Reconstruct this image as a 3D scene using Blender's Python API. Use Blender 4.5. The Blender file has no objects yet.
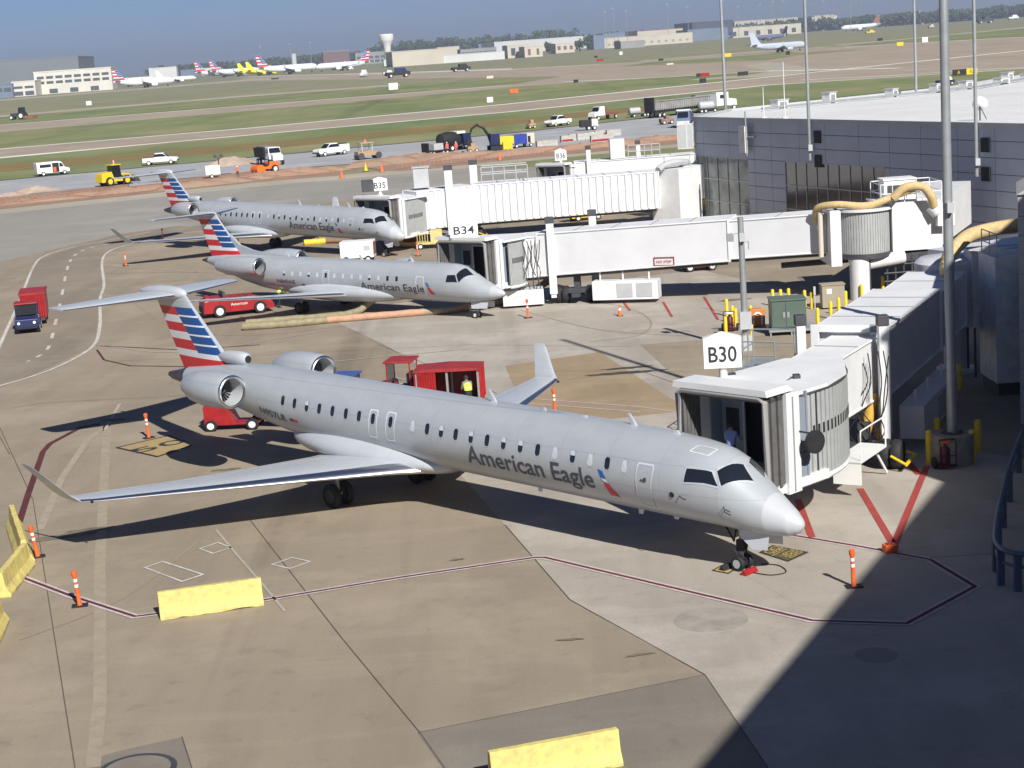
import bpy, bmesh, math, random
from mathutils import Vector, Matrix
R = math.radians
rnd = random.Random(7)
sc = bpy.context.scene
# ------------------------------------------------------------------ camera
CAMH, PITCH, ROLL, FPX = 16.208, 0.19146, 0.06983, 1734.05
fw = Vector((0, math.cos(PITCH), -math.sin(PITCH)))
rt0 = Vector((1, 0, 0)); up0 = rt0.cross(fw)
rt = math.cos(ROLL) * rt0 - math.sin(ROLL) * up0
up = rt.cross(fw)
cd = bpy.data.cameras.new('camera'); cam = bpy.data.objects.new('camera', cd)
sc.collection.objects.link(cam); sc.camera = cam
cd.sensor_width = 36; cd.lens = FPX * 36 / 1024; cd.clip_start = .5; cd.clip_end = 40000
cam.matrix_world = Matrix(((rt.x, up.x, -fw.x, 0), (rt.y, up.y, -fw.y, 0), (rt.z, up.z, -fw.z, CAMH), (0, 0, 0, 1)))
# ------------------------------------------------------------------ light
SUN_AZ, SUN_EL = 158.5, 37.0        # compass-like, clockwise from +Y
sx, sy, sz = math.sin(R(SUN_AZ)) * math.cos(R(SUN_EL)), math.cos(R(SUN_AZ)) * math.cos(R(SUN_EL)), math.sin(R(SUN_EL))
world = bpy.data.worlds.new('World'); sc.world = world; world.use_nodes = True
nt = world.node_tree; nt.nodes.clear()
sky = nt.nodes.new('ShaderNodeTexSky'); sky.sky_type = 'NISHITA'; sky.sun_disc = False
sky.sun_elevation = R(SUN_EL); sky.sun_rotation = R(SUN_AZ); sky.altitude = 0; sky.air_density = .6; sky.dust_density = .45; sky.ozone_density = 10
bg = nt.nodes.new('ShaderNodeBackground'); bg.inputs[1].default_value = .060
wo = nt.nodes.new('ShaderNodeOutputWorld'); tint = nt.nodes.new('ShaderNodeMix'); tint.data_type = 'RGBA'; tint.blend_type = 'MULTIPLY'; tint.inputs[0].default_value = 1; tint.inputs[7].default_value = (1.06, .92, .93, 1); nt.links.new(sky.outputs[0], tint.inputs[6]); nt.links.new(tint.outputs[2], bg.inputs[0]); nt.links.new(bg.outputs[0], wo.inputs[0])
sd = bpy.data.lights.new('sun', 'SUN'); sd.energy = 5.0; sd.angle = R(.53); sd.color = (1, .975, .93)
sun = bpy.data.objects.new('sun', sd); sc.collection.objects.link(sun)
sun.rotation_euler = Vector((sx, sy, sz)).to_track_quat('Z', 'Y').to_euler(); sun.location = (20, -20, 60)
sc.view_settings.view_transform = 'Standard'; sc.view_settings.look = 'None'; sc.view_settings.gamma = 1
sc.view_settings.exposure = 0.38; sc.view_settings.use_curve_mapping = False
sc.render.resolution_x = 1024; sc.render.resolution_y = 768

# ------------------------------------------------------------------ survey helpers
def G(px, py, z=0.0):
    """point of the horizontal plane at height z that was surveyed at this spot of the picture"""
    q = rt * ((px - 512) / FPX) + up * ((384 - py) / FPX) + fw
    t = (z - CAMH) / q.z if q.z < 0 else 1e6
    t = min(t, 5500 / math.hypot(q.x, q.y))          # nothing was surveyed beyond five and a half kilometres
    return Vector((q.x * t, q.y * t, z))
def az(a, b):
    return math.atan2(b.y - a.y, b.x - a.x)

# ------------------------------------------------------------------ materials
MATS = {}
def mat(name, col, rough=.6, metal=0., var=.0, scale=1., col2=None, bump=0., coord='Object', spec=.5, coat=0., detail=6, stretch=None):
    if name in MATS: return MATS[name]
    m = bpy.data.materials.new(name); m.use_nodes = True; t = m.node_tree; b = t.nodes['Principled BSDF']
    b.inputs['Base Color'].default_value = (*col, 1); b.inputs['Roughness'].default_value = rough
    b.inputs['Metallic'].default_value = metal; b.inputs['Specular IOR Level'].default_value = spec
    if coat: b.inputs['Coat Weight'].default_value = coat; b.inputs['Coat Roughness'].default_value = .12
    if var or col2:
        tc = t.nodes.new('ShaderNodeTexCoord'); mp = t.nodes.new('ShaderNodeMapping'); n = t.nodes.new('ShaderNodeTexNoise')
        n.inputs['Scale'].default_value = scale; n.inputs['Detail'].default_value = detail; n.inputs['Roughness'].default_value = .6
        if stretch: mp.inputs['Scale'].default_value = stretch
        t.links.new(tc.outputs[coord], mp.inputs[0]); t.links.new(mp.outputs[0], n.inputs[0])
        mx = t.nodes.new('ShaderNodeMix'); mx.data_type = 'RGBA'
        rp = t.nodes.new('ShaderNodeValToRGB'); rp.color_ramp.elements[0].position = .36; rp.color_ramp.elements[1].position = .66
        t.links.new(n.outputs[0], rp.inputs[0]); t.links.new(rp.outputs[0], mx.inputs[0])
        c2 = col2 if col2 else tuple(c * (1 - var) for c in col)
        mx.inputs[6].default_value = (*col, 1); mx.inputs[7].default_value = (*c2, 1)
        t.links.new(mx.outputs[2], b.inputs['Base Color'])
        if bump:
            bp = t.nodes.new('ShaderNodeBump'); bp.inputs['Strength'].default_value = bump; bp.inputs['Distance'].default_value = .02
            t.links.new(n.outputs[0], bp.inputs['Height']); t.links.new(bp.outputs[0], b.inputs['Normal'])
    MATS[name] = m; return m

def ground_mat(name, base, alt, dark, s1=.05, s2=.6, streak=.5, ang=0., stain=.35, rough=.85):
    """weathered paving: broad tone drift, directional tyre/wash streaks, stains and fine grain"""
    if name in MATS: return MATS[name]
    m = bpy.data.materials.new(name); m.use_nodes = True; t = m.node_tree; b = t.nodes['Principled BSDF']
    b.inputs['Roughness'].default_value = rough; b.inputs['Specular IOR Level'].default_value = .25
    tc = t.nodes.new('ShaderNodeTexCoord')
    def noise(scale, sx_=1, sy_=1, rot=0, det=5, lo=.4, hi=.6, rg=.6, off=0):
        mp = t.nodes.new('ShaderNodeMapping'); mp.inputs['Scale'].default_value = (sx_, sy_, 1); mp.inputs['Rotation'].default_value = (0, 0, rot)
        mp.inputs['Location'].default_value = (off, off * .7, 0)
        n = t.nodes.new('ShaderNodeTexNoise'); n.inputs['Scale'].default_value = scale; n.inputs['Detail'].default_value = det; n.inputs['Roughness'].default_value = rg
        r = t.nodes.new('ShaderNodeMapRange'); r.inputs[1].default_value = lo; r.inputs[2].default_value = hi
        t.links.new(tc.outputs['Object'], mp.inputs[0]); t.links.new(mp.outputs[0], n.inputs[0]); t.links.new(n.outputs[0], r.inputs[0]); return r.outputs[0]
    def mix(fac, a, c, k=1.):
        x = t.nodes.new('ShaderNodeMix'); x.data_type = 'RGBA'
        mu = t.nodes.new('ShaderNodeMath'); mu.operation = 'MULTIPLY'; mu.inputs[1].default_value = k
        t.links.new(fac, mu.inputs[0]); t.links.new(mu.outputs[0], x.inputs[0])
        if isinstance(a, tuple): x.inputs[6].default_value = (*a, 1)
        else: t.links.new(a, x.inputs[6])
        x.inputs[7].default_value = (*c, 1); return x.outputs[2]
    c = mix(noise(s1, lo=.35, hi=.65), base, alt)
    c = mix(noise(s2, 1, .12, ang, det=6, lo=.45, hi=.75, off=31), c, dark, streak)
    c = mix(noise(s2 * .35, 1.0, .5, ang + .8, det=8, lo=.52, hi=.78, off=77), c, dark, stain)
    c = mix(noise(s2 * 1.3, .15, 1, ang + .2, det=6, lo=.55, hi=.8, off=13), c, tuple(min(1, x * 1.25) for x in base), .5)
    c = mix(noise(s2 * .5, 1, .03, ang + .35, det=4, lo=.6, hi=.72, off=55), c, tuple(x * .6 for x in dark), .45)
    c = mix(noise(s2 * 2.2, det=7, lo=.56, hi=.72, rg=.7, off=91), c, tuple(x * .8 for x in dark), .4)
    c = mix(noise(s1 * 3.1, det=6, lo=.5, hi=.64, rg=.65, off=17), c, tuple(min(1, x * 1.22) for x in base), .55)
    c = mix(noise(14., det=4, lo=.35, hi=.7, off=5), c, dark, .3)
    t.links.new(c, b.inputs['Base Color'])
    MATS[name] = m; return m

WHITE = mat('white_paint', (.78, .78, .76), .45, var=.1, scale=.9)
WHITE2 = mat('old_white_paint', (.7, .7, .67), .6, var=.26, scale=1.6)
ROOFW = mat('white_roof_sheet', (.76, .76, .75), .55, var=.12, scale=.5)
LGREY = mat('light_grey_paint', (.45, .46, .46), .55, var=.12, scale=1.2)
MGREY = mat('mid_grey_paint', (.25, .26, .27), .55, var=.15, scale=1.)
DGREY = mat('dark_grey', (.06, .062, .068), .6, var=.25, scale=2)
BLACK = mat('black_rubber', (.018, .018, .02), .75, var=.3, scale=4)
GLASS = mat('dark_glass', (.012, .016, .022), .08, spec=.8)
STEEL = mat('galvanised_steel', (.38, .40, .40), .45, metal=.4, var=.15, scale=2.)
CHROME = mat('polished_metal', (.74, .75, .77), .30, metal=1.)
RED = mat('red_paint', (.36, .018, .02), .42, var=.25, scale=1.5)
DRED = mat('dull_red_paint', (.36, .03, .03), .55, var=.3, scale=2)
NAVY = mat('navy_paint', (.015, .025, .09), .35, var=.2, scale=2)
YEL = mat('yellow_paint', (.80, .56, .02), .5, var=.18, scale=3)
ORANGE = mat('orange_plastic', (.82, .14, .03), .5, var=.12, scale=4)
CREAM = mat('cream_hose', (.62, .46, .22), .75, var=.25, scale=5)
CREAM2 = mat('cream_wall', (.60, .55, .44), .7, var=.12, scale=.05)
SKIN = mat('skin', (.30, .17, .11), .6)
SILVER = mat('silver_mica_paint', (.435, .462, .482), .38, metal=.15, var=.05, scale=.8, coat=.25)
LSILVER = mat('light_silver_paint', (.52, .545, .565), .38, metal=.12, var=.05, scale=.8, coat=.2)
NOSEW = mat('radome_white', (.56, .58, .61), .4)
TAILRED = mat('livery_red', (.55, .022, .03), .4)
TAILBLUE = mat('livery_blue', (.012, .07, .24), .4)
TAILWHITE = mat('livery_light', (.70, .71, .72), .4)
LETTER = mat('slate_lettering', (.055, .065, .085), .45)
BLK = mat('black_lettering', (.02, .02, .022), .6)
HIVIS = mat('hi_vis_yellow', (.62, .85, .06), .7)

def panel_lines(m, every, k=.80, w=.010):
    t = m.node_tree; b = t.nodes['Principled BSDF']; src = b.inputs['Base Color'].links[0].from_socket
    tc = t.nodes.new('ShaderNodeTexCoord'); sp = t.nodes.new('ShaderNodeSeparateXYZ'); t.links.new(tc.outputs['Object'], sp.inputs[0]); prev = None
    for ax, ev, ww in ((0, every, w), (2, .83, w * 1.1)):
        d = t.nodes.new('ShaderNodeMath'); d.operation = 'DIVIDE'; d.inputs[1].default_value = ev; t.links.new(sp.outputs[ax], d.inputs[0])
        f = t.nodes.new('ShaderNodeMath'); f.operation = 'FRACT'; t.links.new(d.outputs[0], f.inputs[0])
        l = t.nodes.new('ShaderNodeMath'); l.operation = 'LESS_THAN'; l.inputs[1].default_value = ww * 1.6 / ev; t.links.new(f.outputs[0], l.inputs[0])
        if prev is None: prev = l.outputs[0]
        else: a = t.nodes.new('ShaderNodeMath'); a.operation = 'MAXIMUM'; t.links.new(prev, a.inputs[0]); t.links.new(l.outputs[0], a.inputs[1]); prev = a.outputs[0]
    mx = t.nodes.new('ShaderNodeMix'); mx.data_type = 'RGBA'; mx.blend_type = 'MULTIPLY'; mx.inputs[7].default_value = (k, k, k, 1)
    t.links.new(prev, mx.inputs[0]); t.links.new(src, mx.inputs[6])
    n = t.nodes.new('ShaderNodeTexNoise'); n.inputs['Scale'].default_value = 1.0; n.inputs['Detail'].default_value = 8; mp = t.nodes.new('ShaderNodeMapping'); mp.inputs['Scale'].default_value = (.9, 1, 2.6); t.links.new(tc.outputs['Object'], mp.inputs[0]); t.links.new(mp.outputs[0], n.inputs[0])
    r = t.nodes.new('ShaderNodeMapRange'); r.inputs[1].default_value = .45; r.inputs[2].default_value = .8; t.links.new(n.outputs[0], r.inputs[0])
    m2 = t.nodes.new('ShaderNodeMix'); m2.data_type = 'RGBA'; m2.blend_type = 'MULTIPLY'; m2.inputs[7].default_value = (.91, .905, .90, 1); t.links.new(r.outputs[0], m2.inputs[0]); t.links.new(mx.outputs[2], m2.inputs[6])
    t.links.new(m2.outputs[2], b.inputs['Base Color'])
    r3 = t.nodes.new('ShaderNodeMapRange'); r3.inputs[3].default_value = .30; r3.inputs[4].default_value = .50; t.links.new(n.outputs[0], r3.inputs[0]); t.links.new(r3.outputs[0], b.inputs['Roughness'])
panel_lines(SILVER, 2.1); panel_lines(LSILVER, 1.5)

# ------------------------------------------------------------------ mesh builder
class MB:
    def __init__(s): s.v = []; s.f = []; s.m = []; s.M = Matrix.Identity(4)
    def add(s, vs, fs, m=0):
        o = len(s.v); s.v += [tuple(s.M @ Vector(v)) for v in vs]; s.f += [tuple(i + o for i in f) for f in fs]
        s.m += [m] * len(fs) if isinstance(m, int) else list(m); return s
    def box(s, x0, x1, y0, y1, z0, z1, m=0):
        vs = [(x, y, z) for x in (x0, x1) for y in (y0, y1) for z in (z0, z1)]
        return s.add(vs, [(0, 1, 3, 2), (4, 6, 7, 5), (0, 4, 5, 1), (2, 3, 7, 6), (0, 2, 6, 4), (1, 5, 7, 3)], m)
    def cbox(s, c, d, m=0, rz=0., ry=0.):
        old = s.M; s.M = old @ Matrix.Translation(c) @ Matrix.Rotation(rz, 4, 'Z') @ Matrix.Rotation(ry, 4, 'Y')
        s.box(-d[0] / 2, d[0] / 2, -d[1] / 2, d[1] / 2, -d[2] / 2, d[2] / 2, m); s.M = old; return s
    def taper(s, x0, x1, y0, y1, z0, z1, ix0=0, ix1=0, iy=0, m=0):
        vs = [(x0, y0, z0), (x1, y0, z0), (x1, y1, z0), (x0, y1, z0), (x0 + ix0, y0 + iy, z1), (x1 - ix1, y0 + iy, z1), (x1 - ix1, y1 - iy, z1), (x0 + ix0, y1 - iy, z1)]
        return s.add(vs, [(3, 2, 1, 0), (4, 5, 6, 7), (0, 1, 5, 4), (1, 2, 6, 5), (2, 3, 7, 6), (3, 0, 4, 7)], m)
    def rings(s, rings, m=0, cap=True, closed=True):
        n = len(rings[0]); vs = [p for r in rings for p in r]; fs = []
        for i in range(len(rings) - 1):
            for j in range(n if closed else n - 1):
                a, b = i * n + j, i * n + (j + 1) % n
                fs.append((a, b, b + n, a + n))
        if cap and closed: fs.append(tuple(range(n))[::-1]); fs.append(tuple((len(rings) - 1) * n + j for j in range(n)))
        return s.add(vs, fs, m)
    def cyl(s, p0, p1, r0, r1=None, n=12, m=0, cap=True):
        r1 = r0 if r1 is None else r1; p0 = Vector(p0); p1 = Vector(p1); d = (p1 - p0).normalized()
        a = d.orthogonal().normalized(); b = d.cross(a)
        return s.rings([[tuple(p + (a * math.cos(t) + b * math.sin(t)) * r) for t in [2 * math.pi * k / n for k in range(n)]] for p, r in ((p0, r0), (p1, r1))], m, cap)
    def tube(s, pts, r, n=8, m=0):
        pts = [Vector(p) for p in pts]; rr = []
        ref = Vector((0, 0, 1))
        for i, p in enumerate(pts):
            d = (pts[min(i + 1, len(pts) - 1)] - pts[max(i - 1, 0)]).normalized()
            a = d.cross(ref); a = a.normalized() if a.length > .05 else d.orthogonal().normalized(); b = d.cross(a)
            q = r[i] if isinstance(r, (list, tuple)) else r
            rr.append([tuple(p + (a * math.cos(t) + b * math.sin(t)) * q) for t in [2 * math.pi * k / n for k in range(n)]])
        return s.rings(rr, m)
    def lathe(s, prof, o, axis='x', n=24, m=0, cap=True):
        """prof: (along, radius)"""
        o = Vector(o); rr = []
        for al, r in prof:
            ring = []
            for k in range(n):
                t = 2 * math.pi * k / n; c_, s_ = math.cos(t) * r, math.sin(t) * r
                ring.append(tuple(o + (Vector((al, c_, s_)) if axis == 'x' else Vector((c_, al, s_)) if axis == 'y' else Vector((c_, s_, al)))))
            rr.append(ring)
        return s.rings(rr, m, cap)
    def prism(s, poly, z0, z1, m=0, mtop=None):
        n = len(poly); vs = [(x, y, z0) for x, y in poly] + [(x, y, z1) for x, y in poly]
        fs = [(i, (i + 1) % n, (i + 1) % n + n, i + n) for i in range(n)] + [tuple(range(n))[::-1], tuple(range(n, 2 * n))]
        return s.add(vs, fs, [m] * (n + 1) + [m if mtop is None else mtop])
    def prof(s, poly, y0, y1, m=0):
        """side profile poly of (x,z) extruded across y"""
        n = len(poly); vs = [(x, y0, z) for x, z in poly] + [(x, y1, z) for x, z in poly]
        fs = [(i, (i + 1) % n, (i + 1) % n + n, i + n) for i in range(n)] + [tuple(range(n))[::-1], tuple(range(n, 2 * n))]
        return s.add(vs, fs, m)
    def build(s, name, mats, parent=None, smooth=None, bevel=0., loc=None, rz=0.):
        me = bpy.data.meshes.new(name); me.from_pydata(s.v, [], s.f)
        for mm in (mats if isinstance(mats, (list, tuple)) else [mats]): me.materials.append(mm)
        me.polygons.foreach_set('material_index', s.m)
        bm = bmesh.new(); bm.from_mesh(me); bmesh.ops.recalc_face_normals(bm, faces=bm.faces); bm.to_mesh(me); bm.free()
        if smooth:
            me.shade_smooth(); me.set_sharp_from_angle(angle=R(smooth))
        o = bpy.data.objects.new(name, me); sc.collection.objects.link(o)
        if parent: o.parent = parent
        if bevel:
            b = o.modifiers.new('bevel', 'BEVEL'); b.width = bevel; b.segments = 2; b.limit_method = 'ANGLE'
        if loc is not None: o.location = loc
        o.rotation_euler.z = rz
        return o

def thing(name, label, cat, loc=(0, 0, 0), rz=0., group=None):
    o = bpy.data.objects.new(name, None); sc.collection.objects.link(o); o.location = loc; o.rotation_euler.z = rz
    o.empty_display_size = .3; o['label'] = label; o['category'] = cat
    if group: o['group'] = group
    return o
def tag(o, label, cat, group=None):
    o['label'] = label; o['category'] = cat
    if group: o['group'] = group
    return o
def struct(o): o['kind'] = 'structure'; return o
def copy_tree(o, parent=None):
    c = o.copy(); sc.collection.objects.link(c); c.parent = parent
    for ch in list(o.children): copy_tree(ch, c)
    return c
def dup(o, label, loc, rz, group=None):
    c = copy_tree(o); c.location = loc; c.rotation_euler.z = rz; c['label'] = label
    if group: c['group'] = group
    return c
def text_mesh(s, size, ext=.004, bold=0.):
    cu = bpy.data.curves.new('t', 'FONT'); cu.body = s; cu.size = size; cu.extrude = ext; cu.resolution_u = 3; cu.offset = bold
    o = bpy.data.objects.new('t', cu); sc.collection.objects.link(o); dg = bpy.context.evaluated_depsgraph_get(); dg.update()
    me = bpy.data.meshes.new_from_object(o.evaluated_get(dg)); bpy.data.objects.remove(o); return me
def text_obj(name, s, size, mm, parent, M, width=None, ext=.006, bold=0.):
    """flat lettering; M places its plane; width squeezes it to that length"""
    me = text_mesh(s, size, ext, bold)
    xs = [v.co.x for v in me.vertices]; ys = [v.co.y for v in me.vertices]; w = max(xs) - min(xs)
    kx = width / w if width else 1; cx = (max(xs) + min(xs)) / 2; cy = (max(ys) + min(ys)) / 2
    for v in me.vertices: v.co = M @ Vector(((v.co.x - cx) * kx, v.co.y - cy, v.co.z))
    me.materials.clear(); me.materials.append(mm); me.name = name
    o = bpy.data.objects.new(name, me); sc.collection.objects.link(o)
    if parent: o.parent = parent
    return o
def frame(o, x, y):
    """matrix with origin o, axes x,y and their normal"""
    x = Vector(x).normalized(); y = Vector(y).normalized(); z = x.cross(y)
    return Matrix(((x.x, y.x, z.x, o[0]), (x.y, y.y, z.y, o[1]), (x.z, y.z, z.z, o[2]), (0, 0, 0, 1)))

# ------------------------------------------------------------------ ground
def sheet(name, pts, mm, z, px=True, kind=True):
    P = [G(*p) for p in pts] if px else [Vector((*p, 0)) for p in pts]
    me = bpy.data.meshes.new(name); me.from_pydata([(p.x, p.y, z) for p in P], [], [tuple(range(len(P)))])
    bm = bmesh.new(); bm.from_mesh(me)
    bmesh.ops.recalc_face_normals(bm, faces=bm.faces)
    for f in bm.faces:
        if f.normal.z < 0: f.normal_flip()
    bmesh.ops.triangulate(bm, faces=bm.faces)
    bm.to_mesh(me); bm.free(); me.materials.append(mm)
    o = bpy.data.objects.new(name, me); sc.collection.objects.link(o)
    if kind: struct(o)
    return o
GRASS_DRY = ground_mat('dry_field_grass', (.235, .235, .13), (.30, .26, .16), (.165, .175, .085), .012, .05, .6, 1.25, .5)
GRASS = ground_mat('mown_grass', (.165, .21, .078), (.33, .28, .145), (.095, .135, .05), .02, .08, .6, 1.25, .6)
CONC = ground_mat('tan_concrete', (.345, .283, .204), (.275, .228, .167), (.17, .14, .107), .045, .5, .35, -.35, .4)
CONCG = ground_mat('grey_concrete', (.44, .395, .335), (.365, .32, .265), (.24, .212, .175), .06, .5, .45, -.35, .5)
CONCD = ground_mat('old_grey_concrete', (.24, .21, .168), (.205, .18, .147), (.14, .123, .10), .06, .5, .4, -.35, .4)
CONCT = ground_mat('worn_tan_concrete', (.355, .265, .165), (.30, .225, .14), (.22, .17, .11), .06, .6, .4, .2, .4)
TAXI = ground_mat('brown_taxiway_concrete', (.385, .315, .235), (.345, .28, .21), (.27, .22, .165), .02, .05, .5, 1.25, .4)
TAXI2 = ground_mat('grey_taxiway_concrete', (.33, .305, .265), (.29, .27, .235), (.20, .185, .16), .02, .1, .5, 1.25, .4)
LCONC = ground_mat('pale_concrete', (.43, .38, .29), (.38, .34, .26), (.30, .26, .2), .02, .1, .4, 1.25, .3)
ASPH = ground_mat('fresh_base_course', (.40, .40, .40), (.35, .35, .35), (.26, .26, .26), .03, .1, .5, 1.25, .4)
DIRT = ground_mat('red_clay', (.34, .205, .14), (.33, .24, .165), (.22, .145, .105), .1, .4, .6, 1.25, .5)
PAINTW = ground_mat('worn_white_marking', (.62, .6, .54), (.5, .48, .42), (.34, .3, .24), .4, 1.2, .5, .3, .5)
PAINTR = ground_mat('worn_red_marking', (.42, .06, .05), (.33, .06, .05), (.2, .05, .04), .4, 1.2, .4, .3, .3)
PAINTK = ground_mat('dark_red_marking', (.13, .03, .035), (.09, .03, .03), (.05, .03, .03), .4, 1.2, .4, .3, .3)
PAINTY = ground_mat('yellow_marking', (.50, .36, .10), (.42, .31, .10), (.3, .22, .1), .4, 1.2, .4, .3, .3)
JOINT = mat('joint_sealant', (.10, .08, .065), .9)
struct(sheet('ground', [(-9000, -3000), (9000, -3000), (9000, 14000), (-9000, 14000)], GRASS_DRY, -.06, px=False))
def ext(pts, a=-90, b=1130):
    """extend a picture polyline past the frame on both sides"""
    p0, p1 = pts[0], pts[1]; q0, q1 = pts[-1], pts[-2]
    A = (a, p0[1] + (p1[1] - p0[1]) * (a - p0[0]) / (p1[0] - p0[0])); B = (b, q0[1] + (q1[1] - q0[1]) * (b - q0[0]) / (q1[0] - q0[0]))
    return ([A] if a < p0[0] else []) + pts + ([B] if b > q0[0] else [])
def band(name, upp, low, mm, z): return sheet(name, ext(upp) + ext(low)[::-1], mm, z)
L_taxU = [(0, 149), (255, 127.5), (512, 103.5), (768, 77)]; L_taxL = [(0, 158), (160, 143), (512, 111.5), (768, 85), (1000, 70)]
L_asT = [(0, 180.5), (255, 157), (512, 133), (690, 113), (983, 82)]; L_dT = [(0, 196), (255, 170), (512, 150.5), (690, 134)]
L_dB = [(0, 209), (255, 182), (512, 159.5), (690, 142.5)]
apron_edge = [G(*p) for p in ext([(0, 209), (255, 182), (512, 159.5), (690, 142.5)], -260, 1300)]
struct(sheet('apron', [(p.x, p.y) for p in apron_edge] + [(190, 150), (190, -60), (-190, -60), (-190, 120)], CONC, 0, px=False))
sheet('grass', [(0, 158), (160, 143), (512, 111.5), (768, 85), (1000, 70), (1022, 72.5), (1005, 77), (983, 82), (690, 113), (512, 133), (255, 157), (0, 180.5), (-200, 199), (-200, 176)], GRASS, -.01)
band('taxiway', L_taxU, [(0, 158), (160, 143), (512, 111.5), (768, 85), (1000, 69)], TAXI, -.03)
sheet('grass', [(-200, 150), (0, 132), (255, 110), (512, 87), (640, 78.5), (768, 71.5), (790, 72), (768, 76.6), (512, 103), (255, 127), (0, 148.6), (-200, 165)], GRASS, -.02)
sheet('taxiway', [(-200, 142), (0, 125), (255, 105), (512, 84.5), (560, 76.5), (512, 77), (256, 81), (240, 79), (256, 76.5), (512, 69), (600, 64), (640, 61.5), (768, 51), (830, 47), (1024, 37), (1200, 27), (1200, 58), (1024, 66), (900, 70.5), (768, 71.5), (640, 78.5), (512, 87), (255, 110), (0, 132), (-200, 150)], TAXI, -.04)
sheet('grass', [(619, 66.5), (652, 62), (720, 57.5), (768, 54), (783, 51.5), (800, 52.5), (870, 49), (800, 55), (768, 60)], GRASS, -.025)
sheet('grass', [(-200, 133), (0, 117), (255, 96), (512, 78), (560, 77), (512, 84), (255, 104.5), (0, 124.5), (-200, 141)], GRASS, -.03)
sheet('grass', [(833, 46), (900, 40), (1024, 28), (1150, 17), (1150, 29.5), (1024, 37), (900, 43.5)], GRASS, -.022)
sheet('path', [(-200, 132), (0, 115.3), (255, 94.5), (400, 84), (400, 85.5), (255, 96), (0, 117), (-200, 134)], LCONC, -.035)
sheet('path', [(-200, 116), (0, 99.5), (255, 78.7), (330, 77), (330, 78.4), (255, 80.4), (0, 101), (-200, 118)], LCONC, -.038)
sheet('path', [(833, 44.8), (900, 39.2), (1024, 27), (1150, 16), (1150, 17), (1024, 28), (900, 40.2), (845, 46)], LCONC, -.036)
sheet('path', [(742, 66), (768, 62), (800, 66), (822, 69.5), (800, 73), (768, 76.5), (700, 80), (690, 79.5), (755, 74), (770, 71)], LCONC, -.012)
sheet('path', [(345, 74), (400, 72.5), (512, 67.5), (512, 69), (400, 74.4), (345, 75.4)], LCONC, -.034)
# white taxiway edge stripes
def stripe(name, pts, w, mm, z, px=True, closed=False):
    P = [G(*p) for p in pts] if px else [Vector((p[0], p[1], 0)) for p in pts]; n = len(P); V = []; F = []
    for i, p in enumerate(P):
        pa, pb = (P[i - 1], P[(i + 1) % n]) if closed else (P[max(i - 1, 0)], P[min(i + 1, n - 1)])
        da, db = (p - pa), (pb - p)
        if da.length < 1e-6: da = db
        if db.length < 1e-6: db = da
        da = da.normalized(); db = db.normalized(); d = (da + db); d.z = 0; d.normalize(); q = Vector((-d.y, d.x, 0)) * w / 2 / max(.35, d.dot(db))
        V += [(p.x + q.x, p.y + q.y, z), (p.x - q.x, p.y - q.y, z)]
    for i in range(n if closed else n - 1):
        j = (i + 1) % n; F.append((2 * i, 2 * j, 2 * j + 1, 2 * i + 1))
    me = bpy.data.meshes.new(name); me.from_pydata(V, [], F)
    bm = bmesh.new(); bm.from_mesh(me)
    for f in bm.faces:
        if f.normal.z < 0: f.normal_flip()
    bm.to_mesh(me); bm.free(); me.materials.append(mm)
    o = bpy.data.objects.new(name, me); sc.collection.objects.link(o); struct(o); return o
EDGE = mat('taxiway_edge_white', (.85, .82, .74), .8, var=.2, scale=.05)
stripe('taxiway_edge_line', ext(L_taxU), 4.2, EDGE, -.004)
stripe('taxiway_edge_line', ext([(160, 143), (512, 111.5), (768, 85), (1000, 70)]), 3.2, EDGE, -.004)
stripe('taxiway_edge_line', [(-100, 167), (0, 158), (160, 143)], 3.2, EDGE, -.003)
stripe('taxiway_edge_line', [(560, 82), (640, 78.5), (768, 71), (900, 68)], 4, EDGE, -.003)
stripe('taxiway_edge_line', [(800, 80), (900, 75), (985, 69.5), (1060, 66)], 2.5, EDGE, -.002)
# construction strip
stripe('asphalt_edge', ext(L_asT), 2.4, mat('old_asphalt_edge', (.075, .075, .07), .9, var=.3, scale=.2), .002)
for e_, w_ in (([(0, 125), (255, 105), (512, 85)], 5), ([(0, 132), (255, 110), (512, 87.3)], 4), ([(240, 77), (512, 69.3), (600, 64.2)], 9), ([(640, 61), (768, 50.6), (830, 46.6)], 10), ([(845, 47.5), (900, 43.7), (1024, 37), (1100, 33)], 8)): stripe('taxiway_edge_line', e_, w_, EDGE if w_ > 4 else LCONC, -.008)
band('base_course', L_asT, [(0, 197), (255, 171), (512, 151.5), (690, 135)], ASPH, -.005)
sheet('clay_strip', [(-200, 214), (0, 196), (60, 191), (120, 184), (165, 181), (255, 170.5), (315, 167), (341, 170), (345, 175), (300, 178.5), (255, 182), (0, 209), (-200, 227)], DIRT, .012)
sheet('clay_strip', [(352, 162), (400, 156), (512, 150.5), (690, 134.5), (690, 142.5), (512, 159.5), (430, 169), (400, 171), (385, 171), (360, 166.5)], DIRT, .012)
sheet('dry_verge', [(0, 164), (255, 143), (512, 119), (690, 101), (690, 106), (512, 125), (255, 150), (0, 172)], ground_mat('straw_grass', (.26, .17, .06), (.20, .17, .07), (.15, .13, .05), .05, .1, .5, 1.25, .5), -.002)
sheet('grass', [(470, 166.8), (512, 162.7), (600, 154), (692, 146), (715, 147), (700, 152), (600, 161), (512, 168.5)], GRASS, .01)
band('path', [(0, 209.6), (255, 182.6), (512, 160), (690, 143)], [(0, 214), (255, 187), (512, 164.5), (690, 147.5)], LCONC, .006)
band('service_road', [(0, 214), (255, 187), (512, 165), (690, 149)], [(0, 262), (200, 215), (400, 196), (690, 176)], TAXI2, .004)

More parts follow.
